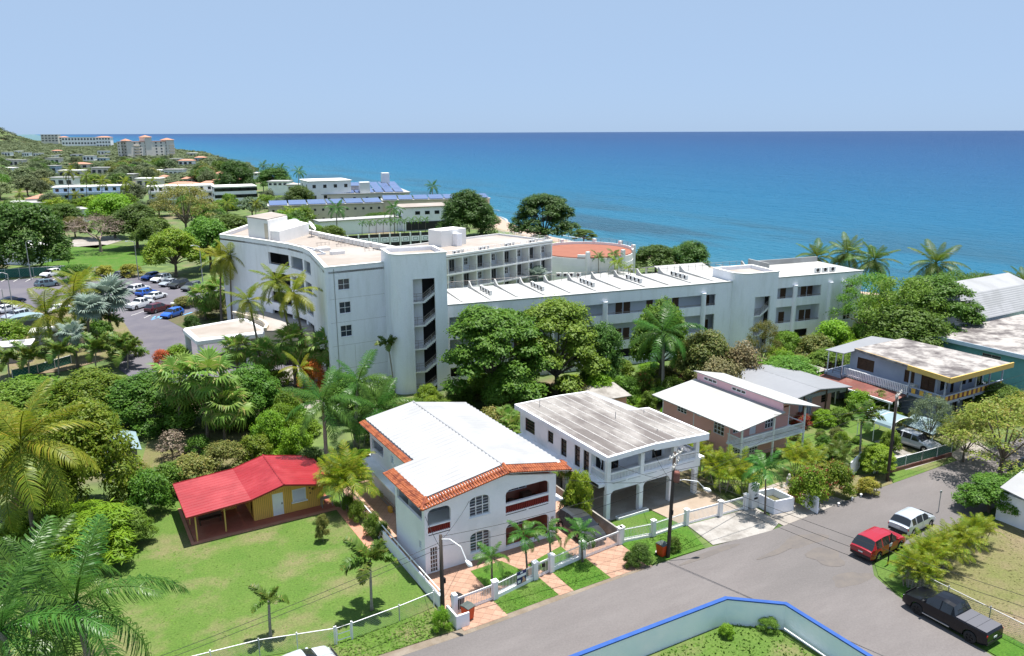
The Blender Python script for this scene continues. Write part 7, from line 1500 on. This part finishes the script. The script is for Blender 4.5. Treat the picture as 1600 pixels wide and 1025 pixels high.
# trees one can tell apart in front of it
rd = random.Random(21); spots = []
tries = 0
while len(spots) < 150 and tries < 9000:
    tries += 1; px = -30 + 440*rd.random(); y0 = 262 + 62*rd.random(); p = at(px, y0)
    if p[0] > float(shore_x(p[1])) - 26: continue
    if 75 < px < 205 and 296 < y0: continue
    if 222 < px < 410 and 300 < y0: continue
    if -10 < px < 145 and 312 < y0: continue
    if any(math.dist(p[:2], q[:2]) < 9 for q in spots) or any(abs(px-b[0]) < b[1]/2+3 and b[2]*.7 < vdepth(p) < b[2]+20 for b in FARB): continue
    spots.append(p)
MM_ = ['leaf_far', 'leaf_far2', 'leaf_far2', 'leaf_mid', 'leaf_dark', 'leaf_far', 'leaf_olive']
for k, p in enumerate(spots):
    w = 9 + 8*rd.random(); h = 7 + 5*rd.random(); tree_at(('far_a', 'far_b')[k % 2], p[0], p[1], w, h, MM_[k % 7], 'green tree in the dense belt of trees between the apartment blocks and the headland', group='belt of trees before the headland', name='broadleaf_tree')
# ---------------------------------------------------------------- planting: trees and shrubs (kind, base px, base py, top py, width px, foliage, label)
T_ = [
 # left foreground
 ('mass_a',150,800,625,165,'leaf_mango','broad bright mango-like tree hiding a small shed'),('mass_a',70,790,640,140,'leaf_mango','bright leafy tree behind the big coconut palm'),
 ('mass_b',60,664,592,150,'leaf_mango','leafy tree at the left end of the tall hedge belt'),('mass_a',150,664,578,150,'leaf_mango','leafy tree in the hedge belt, just left of its middle'),('mass_a',235,664,582,150,'leaf_mid','leafy tree in the middle of the hedge belt'),('mass_b',320,664,596,150,'leaf_mid','dark leafy tree behind the shaggy fan palms'),('mass_a',392,662,572,120,'leaf_mid','leafy tree at the right end of the hedge belt'),('mass_b',20,680,600,150,'leaf_mid','leafy tree at the left edge before the hedge belt'),
 ('spray',150,872,795,190,'leaf_feather','feathery bright green bush at the edge of the lawn'),('spray',70,850,790,150,'leaf_feather','feathery bush under the big coconut palm'),('spray',205,850,795,90,'leaf_mid','darker feathery bush right of the bright one'),
 ('tall',505,846,803,26,'leaf_olive','slim upright dark shrub standing on the lawn'),
 # centre garden
 ('spread_a',775,640,478,190,'leaf_mid','broad spreading green tree left of the pair before the hotel wing'),('spread_b',868,622,470,165,'leaf_mid','broad spreading green tree right of the pair before the hotel wing'),('dense_c',800,655,568,98,'leaf_mid','round glossy green tree at the foot of the spreading pair'),('tall',940,615,505,80,'leaf_dark','dark leafy tree right of the spreading pair'),('dense_b',1030,600,470,100,'leaf_mid','leafy tree top behind the dark royal palm'),
 ('dense_a',1100,618,515,110,'leaf_olive','olive-green tree left of the shorter stair tower'),('shrub_c',1150,618,535,90,'leaf_tan','tan and green shrub against the shorter stair tower'),('airy',1188,590,500,62,'leaf_olive','thin willowy tree in front of the shorter stair tower'),('shrub_b',1120,640,560,90,'leaf_tan','tan leafy shrub behind the pink house'),
 ('dense_c',1228,560,518,50,'leaf_bright','umbrella-leaved bush beside the shorter stair tower'),('shrub_a',1270,565,522,70,'leaf_olive','pale bush at the foot of the hotel end wall'),('shrub_b',1300,550,500,66,'leaf_bright','bright green bush before the hotel end windows'),('shrub_c',1345,545,508,70,'leaf_olive','olive bush right of the hotel end wall'),
 ('airy',1400,560,432,150,'leaf_mid','tall green tree left in the clump before the beach'),('spread_b',1450,555,432,150,'leaf_mid','tall green tree in the middle of the clump before the beach'),('airy',1490,520,425,130,'leaf_mid','tall green tree right in the clump before the beach'),('airy',1350,540,425,110,'leaf_mid','arching bamboo-like tree beside the hotel end wall'),('dense_c',1535,488,428,95,'leaf_dark','dark tree above the barn roof'),('mass_a',1410,575,480,150,'leaf_mid','low green tree behind the blue-grey house'),('dense_b',1300,590,545,90,'leaf_mid','green bush between hotel and garden shed'),('dense_c',1230,610,558,110,'leaf_mid','green bush behind the grey metal roof'),('shrub_b',1165,600,555,90,'leaf_bright','bright bush behind the grey metal roof'),
 # around the houses on the right
 ('shrub_b',1340,650,610,52,'leaf_bright','bright bush under the red lean-to roof'),('shrub_a',1375,648,612,58,'leaf_mid','round green bush beside the third utility pole'),('airy',1450,700,618,80,'leaf_grey','small grey-green tree over the carport'),('airy',1562,748,628,200,'leaf_flame','wide sparse flame tree with yellow-green leaves overhanging the street'),('airy',1620,715,612,160,'leaf_flame','yellowing flame tree at the right edge'),('airy',1505,722,655,100,'leaf_flame','low spreading branch clump beside the carport awning'),('dense_c',1555,650,600,90,'leaf_mid','green shrub mass before the teal building'),
 ('dense_a',1545,800,745,110,'leaf_mid','dark green bush at the street end of the yellow palm hedge'),('dense_c',1600,790,735,90,'leaf_dark','dark bush at the right edge beyond the palm hedge'),
 ('spread_b',1370,740,695,62,'leaf_bright','clipped green vine arch beside the third utility pole'),
 # back row by the car park
 ('mass_b',45,425,318,135,'leaf_dark','very large dark round tree at the far left of the car park'),('bare',158,394,332,92,'twig_brown','bare umbrella-shaped tree on the far lawn'),('dense_a',215,388,318,90,'leaf_dark','dark tree behind the bare umbrella tree'),('dense_c',180,372,302,80,'leaf_bright','bright yellow-green tree beyond the bare tree'),('airy',292,370,288,110,'leaf_olive','tall brownish tree before the white apartment blocks'),('dense_b',275,432,358,92,'leaf_mango','round full tree at the back of the car park'),('dense_a',330,420,340,90,'leaf_mid','green tree behind the curved hotel block'),('dense_c',360,392,335,90,'leaf_dark','dark green tree left of the rooftop penthouse'),('dense_b',245,395,340,70,'leaf_dark','dark green tree between the bare tree and the round tree'),('dense_a',118,372,338,50,'leaf_olive','olive tree behind the grey building'),('dense_c',100,350,318,60,'leaf_dark','small dark tree before the pale blue block'),('dense_b',20,345,318,60,'leaf_dark','dark tree behind the grey building at the left'),
 ('mass_a',730,372,296,95,'leaf_dark','large dark almond tree left of the pair on the beach'),('spread_b',850,388,303,112,'leaf_dark','large dark almond tree right of the pair on the beach'),('dense_b',752,368,318,60,'leaf_dark','dark bush at the foot of the left almond tree'),('spread_a',912,378,358,42,'leaf_dark','small almond tree behind the round pavilion'),('dense_a',1075,430,376,75,'leaf_dark','dark round tree on the beach, right half of the clump'),('dense_b',1025,430,382,80,'leaf_dark','dark round tree on the beach, left half of the clump'),
 ('dense_b',430,300,262,60,'leaf_dark','dark tree on the shore beyond the resort annex'),('dense_a',370,315,250,66,'leaf_dark','dark tree right of the white apartment block'),('dense_c',470,338,290,50,'leaf_dark','dark tree at the left end of the solar wing'),('dense_a',590,350,332,60,'leaf_mid','green bush between the solar wing and the white gallery'),('dense_b',480,388,348,60,'leaf_mid','green bush left of the white gallery'),('dense_c',520,392,352,50,'leaf_mid','green bush at the end of the white gallery'),
]
for a in T_:
    nm = 'shrub' if a[0].startswith('shrub') or a[0] == 'spray' or 'bush' in a[6] else 'broadleaf_tree'
    tree(*a, name=nm, cat='shrub' if nm == 'shrub' else 'tree')
# flowering shrubs: foliage and blossom
def bloomer(kind, bx, by, topy, w, leaf, bloom, label, k=.5, depth=1.0):
    t = tree(kind, bx, by, topy, w, leaf, label, 'flowering_shrub', 'shrub', depth=depth); o = inst('blossom', TREE['blossom'][0], t, (0,0,.02), (0,0,1.1), (.98,.98,1.02), bloom); return t
bloomer('shrub_b',1003,618,580,42,'leaf_mid','bloom_red','red bougainvillea behind the column house'); bloomer('shrub_c',1073,618,578,34,'bloom_magenta','bloom_magenta','bright magenta bougainvillea behind the pink house'); bloomer('shrub_a',1262,790,728,70,'leaf_mango','bloom_pink','clipped hedge with pink flowers, part nearest the driveway'); bloomer('shrub_b',1303,778,722,66,'leaf_mango','bloom_pink','clipped hedge with pink flowers, part nearest the white gate panel')
# named low shrubs
S_ = [
 ('shrub_c',310,708,680,46,'leaf_mid','lone small shrub in the dry field'),('sparse',270,715,672,52,'twig_brown','dry leafless shrub in the field'),
 ('shrub_b',235,805,735,80,'leaf_mid','rough hedge shrub at the left corner of the cottage'),('shrub_c',215,760,725,60,'leaf_olive','rough shrub between shed and hedge'),('shrub_b',300,762,712,90,'leaf_olive','rough hedge shrub behind the low red porch roof'),('shrub_a',265,775,722,70,'leaf_mid','dense hedge shrub behind the porch corner'),('shrub_c',355,738,690,85,'leaf_olive','rough hedge shrub behind the red roof valley'),('shrub_b',400,728,680,70,'leaf_mango','hedge shrub behind the red roof ridge'),
 ('shrub_a',425,708,640,66,'leaf_bright','lime green bush left of the royal palms'),('shrub_b',465,720,665,60,'leaf_bright','lime green bush under the royal palms'),('shrub_c',445,690,628,60,'leaf_feather','bright leafy bush before the hotel path'),('shrub_b',488,748,700,60,'leaf_dark','dark bush at the foot of the royal palms'),
 ('shrub_a',583,838,800,34,'leaf_mid','clipped round bush beside the side fence, farther one'),('shrub_b',597,842,814,30,'leaf_dark','clipped round bush beside the side fence, nearer one'),('shrub_c',560,815,782,34,'leaf_mid','vine-covered bush at the rear of the side fence'),('shrub_c',545,800,772,28,'leaf_mid','small vine bush beside the cottage corner'),
 ('shrub_b',905,815,735,56,'leaf_mango','broad leafy bush between the two front houses'),('shrub_a',890,812,762,40,'leaf_dark','dark leafy bush at the wall between the two front houses'),
 ('shrub_c',700,662,622,50,'leaf_mid','bush behind the white roof near the hotel path'),('shrub_a',668,632,600,44,'leaf_bright','clipped bright bush left of the stair tower foot'),('shrub_b',720,640,603,60,'leaf_mid','bush right of the stair tower foot'),('shrub_c',760,690,640,90,'leaf_olive','rough shrub behind the white metal roof'),('shrub_b',820,668,632,80,'leaf_olive','rough shrub at the corner of the column house'),('shrub_c',650,655,622,56,'leaf_mid','low palm-like shrub before the stair tower'),('shrub_b',760,622,585,70,'leaf_bright','bright shrub below the hotel undercroft'),
 ('shrub_a',935,632,580,60,'leaf_bright','bright bush under the dark leafy tree'),('shrub_b',975,630,588,60,'leaf_mid','spiky bush left of the royal palm foot'),('shrub_c',900,640,600,70,'leaf_olive','low shrub before the spreading tree trunks'),('shrub_b',1050,628,588,50,'leaf_mid','spiky shrub beside the magenta bougainvillea'),('shrub_a',1090,600,560,60,'leaf_mid','shrub behind the magenta bougainvillea'),('shrub_b',1225,590,548,60,'leaf_bright','bright shrub near the garden shed'),
 ('shrub_b',1285,665,640,42,'leaf_bright','bright shrub in the pink house side garden'),('shrub_a',1310,662,636,40,'leaf_mid','green shrub right of the bright one in the side garden'),('shrub_c',1252,668,645,36,'bloom_red','reddish shrub beside the pink house balcony'),('shrub_a',1355,772,745,40,'leaf_yellow','yellow-green round shrub by the roadside'),('shrub_b',1390,705,672,36,'leaf_mid','green shrub behind the third utility pole'),('shrub_c',1400,612,590,50,'leaf_mid','shrub beneath the yellow panel balcony'),('shrub_a',1300,735,705,50,'leaf_mid','shrub behind the flowering hedge'),
 ('shrub_c',1000,880,848,44,'leaf_dark','dark low shrub on the verge right of the tiled drive'),('shrub_b',985,885,862,30,'leaf_dark','small dark shrub with pale leaves on the verge'),('shrub_c',1052,860,838,30,'leaf_mid','spiky palm-like shrub at the pole foot'),
 ('shrub_c',690,985,950,38,'leaf_bright','long grass clump at the foot of the lamp pole'),('shrub_b',1135,995,975,30,'leaf_bright','grass clump inside the blue-capped wall'),('shrub_c',1200,985,965,40,'leaf_mid','weedy clump at the wall corner'),
 ('shrub_b',195,558,520,60,'leaf_olive','rounded shrub under the silver palm'),('shrub_a',160,545,498,50,'leaf_mid','green shrub left of the silver palm trunk'),('shrub_c',335,495,470,60,'leaf_olive','clipped hedge at the car park island'),('shrub_a',290,480,462,40,'leaf_olive','low clipped hedge beside the blue car'),('shrub_b',300,515,492,30,'leaf_dark','round dark bush beside the canopy'),('shrub_a',278,570,538,44,'leaf_bright','clipped bright hedge before the canopy post'),('shrub_c',255,575,545,34,'bloom_orange','orange-leaved shrub before the canopy'),
 ('shrub_b',430,650,605,60,'leaf_olive','shrub by the hotel path bend'),('shrub_a',450,668,610,50,'leaf_mango','clipped shrub at the hotel path'),('shrub_c',490,612,560,50,'bloom_orange','orange and green croton shrub by the fan palms'),('shrub_b',395,640,580,60,'leaf_mid','green shrub below the entrance fan palms'),('shrub_a',545,650,585,90,'leaf_mid','leafy shrub at the foot of the hotel end wall'),('shrub_b',590,650,595,70,'leaf_dark','dark shrub right of the hotel end wall'),
 ('shrub_c',120,438,412,60,'leaf_mid','hedge at the corner of the far lawn'),('shrub_b',95,405,392,40,'leaf_mid','low clipped hedge on the far lawn'),('shrub_c',205,432,412,40,'leaf_yellow','yellowish shrub at the edge of the far lawn'),('shrub_b',165,432,414,30,'leaf_yellow','yellow shrub beside the car park lane'),('shrub_a',15,540,500,70,'leaf_mango','bright hedge behind the grey kiosk'),
 ('shrub_b',640,455,430,30,'leaf_bright','bright shrub in the courtyard'),('shrub_c',915,448,430,60,'leaf_bright','low green planting on the courtyard roof edge'),
]
for a in S_: tree(*a, name='shrub', cat='shrub')
# ---------------------------------------------------------------- palms
palm('coco', 58,870, 32,692, 128, 'big coconut palm with hanging brown fronds at the left edge', dead=11, n=24)
for k, (px, py, z, d_, lab) in enumerate(((118,940,8.2,40.0,'royal palm in the bottom left corner with a long arching frond'),(2,985,8.6,38.0,'royal palm at the bottom left edge'),(35,915,6.5,44,'royal palm behind the bottom left pair'))):
    hd = at(px, py, z); palm('royal', px, py, px, py, 5.2, lab, base=(hd[0]+.3, hd[1]-.2, 0), head=hd, n=15)
palm('foxtail', 581,953, 578,876, 56, 'foxtail palm with drooping fronds standing on the lawn'); palm('foxtail', 423,998, 420,938, 38, 'small young palm standing near the lawn fence', n=7)
palm('royal', 512,746, 505,628, 70, 'royal palm left of the group beside the white metal roof'); palm('royal', 556,700, 560,596, 66, 'royal palm at the back of the group before the hotel'); palm('royal', 588,722, 590,638, 62, 'royal palm right of the group, leaning to the white roof'); palm('royal', 1035,622, 1036,520, 62, 'dark royal palm before the long hotel wing')
areca(543,796,692,62,'bushy palm clump between the red and the white roof', 12, 6); areca(560,700,640,60,'feathery palm clump behind the royal palms', 8, 6, 'frond_royal')
for px, by, hx, hy, r_, lab in ((769,916,768,872,36,'dwarf palm nearest the gate in the tiled front yard'),(824,902,819,838,36,'dwarf palm left of the middle pair in the front yard'),(861,884,857,830,34,'dwarf palm right of the middle pair in the front yard'),(910,878,907,832,38,'dwarf palm beside the black car')): palm('adonidia', px, by, hx, hy, r_, lab)
for k, (px, by, hx, hy, lab) in enumerate(((805,700,800,668,'first'),(828,715,826,682,'second'),(852,735,850,702,'third'),(878,765,876,732,'fourth'),(792,690,790,655,'rearmost'))): palm('fan', px, by, hx, hy, 26, 'low fan palm between the two front houses, %s from the hotel side' % lab if k < 4 else 'rearmost low fan palm between the two front houses', n=18, thick=.7, lo=-20)
palm('foxtail', 616,614, 606,538, 22, 'slender palm standing against the stair tower', n=9); palm('coco', 478,618, 470,575, 34, 'yellow palm beside the hotel path', m='frond_yellow', n=12)
for px, by, hx, hy, r_, lab in ((372,600,370,543,26,'entrance fan palm, first from the left'),(418,600,414,553,30,'entrance fan palm, second from the left'),(462,606,455,533,32,'entrance fan palm, third from the left'),(514,606,510,540,32,'entrance fan palm with drooping yellow leaves against the hotel end wall')): palm('fan', px, by, hx, hy, r_, lab, dead=2, thick=1.2)
for px, by, hx, hy, r_, lab in ((282,684,282,592,46,'shaggy fan palm left of the trio in the hedge belt'),(325,688,322,588,48,'shaggy fan palm in the middle of the trio'),(352,694,350,632,42,'lower shaggy fan palm with dead leaves')): palm('fan', px, by, hx, hy, r_, lab, dead=8, n=24)
for px, by, hx, hy, r_, lab in ((322,500,318,462,26,'fan palm on the island before the curved block, left'),(347,502,342,452,28,'fan palm on the island before the curved block, right')): palm('fan', px, by, hx, hy, r_, lab, dead=2, thick=1.3)
for px, by, hx, hy, r_, lab in ((347,520,345,405,40,'bright coconut palm against the curved block, left'),(364,522,360,400,38,'bright coconut palm against the curved block, right'),(412,594,388,470,38,'coconut palm leaning over the entrance canopy'),(466,600,432,440,44,'tall coconut palm before the curved block'),(484,602,458,458,46,'coconut palm with bright fronds beside the end wall')): palm('coco', px, by, hx, hy, r_, lab, n=18, m='frond_yellow' if px in (347,364,484) else None)
for px, by, hx, hy, r_, lab in ((82,548,72,492,58,'coconut palm over the grey service kiosk'),(122,540,114,462,56,'coconut palm left of the silver palm'),(140,520,128,440,40,'coconut palm behind the silver palm')): palm('coco', px, by, hx, hy, r_, lab, n=18, dead=1)
palm('bismarck', 174,535, 170,462, 34, 'silver-leaved palm with dark trunk by the car park drive', thick=1.2); palm('bismarck', 140,560, 138,482, 26, 'smaller silver-leaved palm left of the big one'); palm('bismarck', 122,575, 112,520, 22, 'small pale palm with twisted trunk', n=16)
for k, (px, by, hx, hy) in enumerate(((46,588,45,556),(92,585,92,548),(150,578,150,545),(200,576,200,548),(15,590,12,560),(182,572,186,540),(120,560,118,520),(160,535,158,498))): palm('foxtail', px, by, hx, hy, 34, 'foxtail palm in the row below the car park, %s' % ('second from the left','third from the left','fourth from the left','rightmost','at the left edge','behind the rightmost','under the silver palms','beside the silver palm')[k], n=9)
palm('adonidia', 1195,803, 1196,735, 48, 'feathery palm rising from the white planter by the pink house driveway', n=13); palm('foxtail', 1342,728, 1346,652, 40, 'slim palm with drooping fronds left of the carport', n=9)
areca(1130,765,700,110,'dense bright palm clump between column house and pink house', 14, 6); areca(1100,745,690,80,'bright palm clump at the corner of the column house', 10, 6); areca(1165,770,722,80,'bright palm clump behind the entrance pillar', 10, 6); areca(1085,720,668,60,'bright palm clump behind the column house balcony', 8, 5); areca(1055,690,655,60,'small bright palm clump at the pink house corner', 7, 5)
areca(1252,745,682,90,'yellow-green palm clump before the pink house balcony', 12, 6); areca(1305,735,680,70,'darker palm clump beside the slim palm', 9, 6, 'frond_foxtail'); areca(1488,700,645,60,'yellow palm clump beside the carport awning', 8, 6)
for k, (px, by, ty) in enumerate(((1420,915,840),(1442,900,822),(1468,885,808),(1498,868,795),(1525,850,785),(1440,925,862))): areca(px, by, ty+12, 64, 'yellow-green palm clump of the corner hedge, %s from the pickup' % ('second','third','fourth','fifth','sixth','first')[k], 11, 6, group='palm clumps of the corner hedge')
for px, by, hx, hy, r_, lab in ((1278,445,1276,402,34,'coconut palm on the beach behind the hotel wing end'),(1330,452,1324,396,36,'coconut palm on the beach, left of the tall pair'),(1376,468,1366,408,40,'coconut palm on the beach with leaning trunk, right of the tall pair'),(1468,495,1462,412,46,'coconut palm rising from the tree clump before the beach'),(1608,500,1600,440,34,'coconut palm at the right edge by the sea')): palm('coco', px, by, hx, hy, r_, lab, n=28, m='frond_foxtail')
for px, by, hx, hy, r_, lab in ((527,378,526,325,20,'royal palm left of the pair before the solar wing'),(617,375,616,326,20,'royal palm right of the pair before the solar wing'),(676,318,676,291,14,'bushy palm standing alone against the sea'),(467,320,467,268,13,'tallest palm on the shore left of the resort annex'),(440,300,440,262,11,'palm on the shore beside the tallest one'),(412,300,411,258,11,'leftmost palm on the shore by the resort'),(426,300,425,262,10,'small palm among the shore palms')): palm('royal', px, by, hx, hy, r_, lab, joined=True, n=14)
for k in range(10): palm('adonidia', 566+11*k, 388-.4*k, 566+11*k, 349-.6*k, 9, 'small palm in the row before the grey screen wall', 'row of small palms at the screen wall', joined=True, n=9)
for k, (px, by, hy, r_) in enumerate(((935,450,402,15),(965,452,412,18),(960,448,398,16),(982,455,420,12))): palm('adonidia', px, by, px, hy, r_, 'small palm beside the round pavilion, %s' % ('leftmost', 'bright yellow-green one', 'tall one in the middle', 'lowest at the right')[k], joined=True, n=11, m='frond_areca' if k in (1, 3) else None)
palm('bismarck', 838,462, 836,432, 20, 'silver fan palm in the hotel courtyard', n=20); palm('adonidia', 797,460, 797,436, 17, 'bright bushy palm in the courtyard', joined=True, n=14, m='frond_areca')
for k, (px, by, hx, hy, r_) in enumerate(((108,335,108,268,14),(138,335,135,275,15),(160,330,160,282,15),(198,330,196,285,15),(235,330,236,285,15),(118,325,118,305,14),(355,345,355,318,13),(400,345,400,318,13),(30,318,30,302,12))): palm('coco', px, by, hx, hy, r_, 'coconut palm near the apartment blocks, %s' % ('leftmost dark one','second from the left','with pale fronds in the middle','fourth from the left','rightmost of the tall ones','low one before the pale blue block','small one before the white block','rightmost small one','low one by the orange roof')[k], joined=True, n=14)
# ---------------------------------------------------------------- grass tufts on the lawns (nobody could count them)
def tufts(name, n, inside, m, label, seed, hh=.14):
    rng = np.random.default_rng(seed); P = inside(rng, n); k = len(P); a = rng.random(k)*6.283; w = .05+.07*rng.random(k); h = hh*(.4+.9*rng.random(k)); dx, dy = np.cos(a)*w, np.sin(a)*w; lean = rng.normal(size=(k, 2))*.07
    V = np.stack([np.stack([P[:,0]-dx, P[:,1]-dy, np.full(k,.0)],1), np.stack([P[:,0]+dx, P[:,1]+dy, np.full(k,.0)],1), np.stack([P[:,0]+lean[:,0], P[:,1]+lean[:,1], h],1)], 1).reshape(-1,3)
    o = bpy.data.objects.new(name, npmesh(name, V, np.arange(3*k).reshape(k,3), m)); COL.objects.link(o); o.location = (0,0,.01); o['kind'] = 'stuff'; tag(o, label, 'grass')
def lawn_pts(rng, n):
    P = np.stack([-18+37.3*rng.random(n), 41+20.5*rng.random(n)], 1); f = np.sin(P[:,0]*.9)*np.cos(P[:,1]*.7)+rng.random(n)*1.6; return P[(f > .1) & ~((P[:,0] > 6) & (P[:,1] > 59.9))]
tufts('lawn_grass', 4000, lawn_pts, 'grass_tuft', 'short green grass of the big lawn', 1, .03)
tufts('verge_grass', 5000, lambda r, n: np.stack([-10+29.2*r.random(n), 40.2+2.6*r.random(n)], 1), 'grass_tuft', 'longer grass along the lawn fence', 2, .07)
tufts('lot_grass', 6000, lambda r, n: np.stack([12+25*r.random(n), 14+17.5*r.random(n)**.6], 1), 'grass_tuft', 'weedy grass inside the blue-capped wall', 3, .12)
tufts('corner_grass', 3000, lambda r, n: np.stack([49+20*r.random(n), 14+15.5*r.random(n)], 1), 'grass_dry', 'dry grass of the corner lot', 4, .04)
tufts('yard_grass', 6000, lambda r, n: np.concatenate([np.stack([23+4.2*r.random(n//3), 40+1.8*r.random(n//3)],1), np.stack([28.4+3.1*r.random(n//3), 40+2.8*r.random(n//3)],1), np.stack([35.2+5*r.random(n//3), 39.9+3*r.random(n//3)],1)]), 'grass_tuft', 'short grass of the street verge', 5, .06)
p = at(1597,840); t = thing('shed_roof', 'corner of a white metal roof at the right edge', 'shed', (p[0]+1.3, p[1]-.6, 0)); g = G(); g.slab([(-.8,-1.5,2.6),(5,-1.5,2.6),(5,4,3.2),(-.8,3,3.2)], .08); g.out('roof', 'roof_metal_white', t); g = G(); g.box(-.3,-1.2,0,-.15,-1.05,2.5); g.box(4.6,-1.2,0,4.75,-1.05,2.5); g.box(0,.5,0,5,3.4,2.45); g.out('wall', 'white_paint', t)

# ---------------------------------------------------------------- undergrowth filling the gardens
rd = random.Random(5)
def fill(n, poly, wr_, hr, mats, label, group, gap=1.6, avoid=()):
    xs_ = [p[0] for p in poly]; ys_ = [p[1] for p in poly]; put = []; tr_ = 0
    def ins(x, y):
        c = False; j = len(poly)-1
        for i in range(len(poly)):
            if (poly[i][1] > y) != (poly[j][1] > y) and x < (poly[j][0]-poly[i][0])*(y-poly[i][1])/(poly[j][1]-poly[i][1])+poly[i][0]: c = not c
            j = i
        return c
    while len(put) < n and tr_ < n*60:
        tr_ += 1; x, y = min(xs_)+(max(xs_)-min(xs_))*rd.random(), min(ys_)+(max(ys_)-min(ys_))*rd.random()
        if not ins(x, y) or any(math.hypot(x-a, y-b) < gap for a, b in put) or any(a0 < x < a1 and b0 < y < b1 for a0, a1, b0, b1 in avoid): continue
        put.append((x, y)); k = rd.choice(['shrub_a','shrub_b','shrub_c','shrub_b']); tree_at(k, x, y, wr_[0]+(wr_[1]-wr_[0])*rd.random(), hr[0]+(hr[1]-hr[0])*rd.random(), rd.choice(mats), label, 'shrub', 'shrub', group)
fill(70, [(36,62),(44,64),(54,63),(64,66),(76,65),(88,60),(98,62),(100,72),(84,72),(60,79),(42,82),(34,80)], (2.0,4.2), (1.0,2.4), ['leaf_mid','leaf_olive','leaf_bright','leaf_mango','leaf_dark'], 'low shrub in the dense garden belt before the long hotel wing', 'garden belt shrubs', 2.3)
fill(26, [(17,68),(30,66),(36,66),(34,84),(28,88),(22,100),(12,100),(14,84)], (2.0,4.5), (1.0,2.6), ['leaf_mid','leaf_bright','leaf_mango','leaf_olive'], 'low shrub in the planting between the hedge belt and the hotel', 'shrubs by the hotel corner', 2.6)
fill(30, [(90,62),(100,66),(120,66),(120,84),(108,86),(107,72),(94,70)], (3,6), (2,4.5), ['leaf_mid','leaf_mango','leaf_dark','leaf_bright'], 'leafy shrub in the thicket between the hotel end and the barn', 'thicket before the beach', 3)
fill(16, [(49,58),(52.5,46),(52.3,60),(63.5,60),(63.5,52),(64.5,63),(50,64)], (1.4,2.6), (.8,1.8), ['leaf_mid','leaf_bright','leaf_dark'], 'low shrub squeezed around the pink house', 'shrubs around the pink house', 1.4, [(52.6,62.8,47.5,60)])
fill(14, [(62.5,43),(70,42.5),(69,50),(63,52)], (1.0,2.0), (.6,1.5), ['leaf_mid','leaf_bright','leaf_olive'], 'small garden shrub before the low grey-roofed house', 'front garden shrubs', 1.5)
fill(14, [(76.5,46),(79,44),(94,40.8),(94,43.2),(80,44),(78.6,58)], (1.2,2.4), (.8,1.9), ['leaf_mid','leaf_dark','leaf_olive'], 'shrub along the front of the blue-grey house', 'shrubs before the blue-grey house', 1.5, [(78.5,92,44,60)])
def backfill(n, regs, label, group):
    k = 0; put = []
    for _ in range(n*40):
        if k >= n: break
        x0, x1, y0, y1 = rd.choice(regs); px, py = x0+(x1-x0)*rd.random(), y0+(y1-y0)*rd.random(); p = at(px, py)
        if p[0] > float(shore_x(p[1]))-24 or any(math.dist(p[:2], q) < 6 for q in put): continue
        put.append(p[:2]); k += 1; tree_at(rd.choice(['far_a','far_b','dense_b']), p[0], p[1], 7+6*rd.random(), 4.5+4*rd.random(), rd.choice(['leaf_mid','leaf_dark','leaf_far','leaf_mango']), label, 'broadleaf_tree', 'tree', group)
backfill(40, [(200,345,340,372),(240,400,328,345),(0,60,335,350),(405,470,318,345),(80,220,326,338)], 'green tree in the leafy belt between the car park and the apartment blocks', 'leafy belt beyond the car park')
backfill(14, [(480,520,372,392),(440,480,350,372),(560,700,330,338)], 'green tree beside the resort wings', 'trees by the resort')
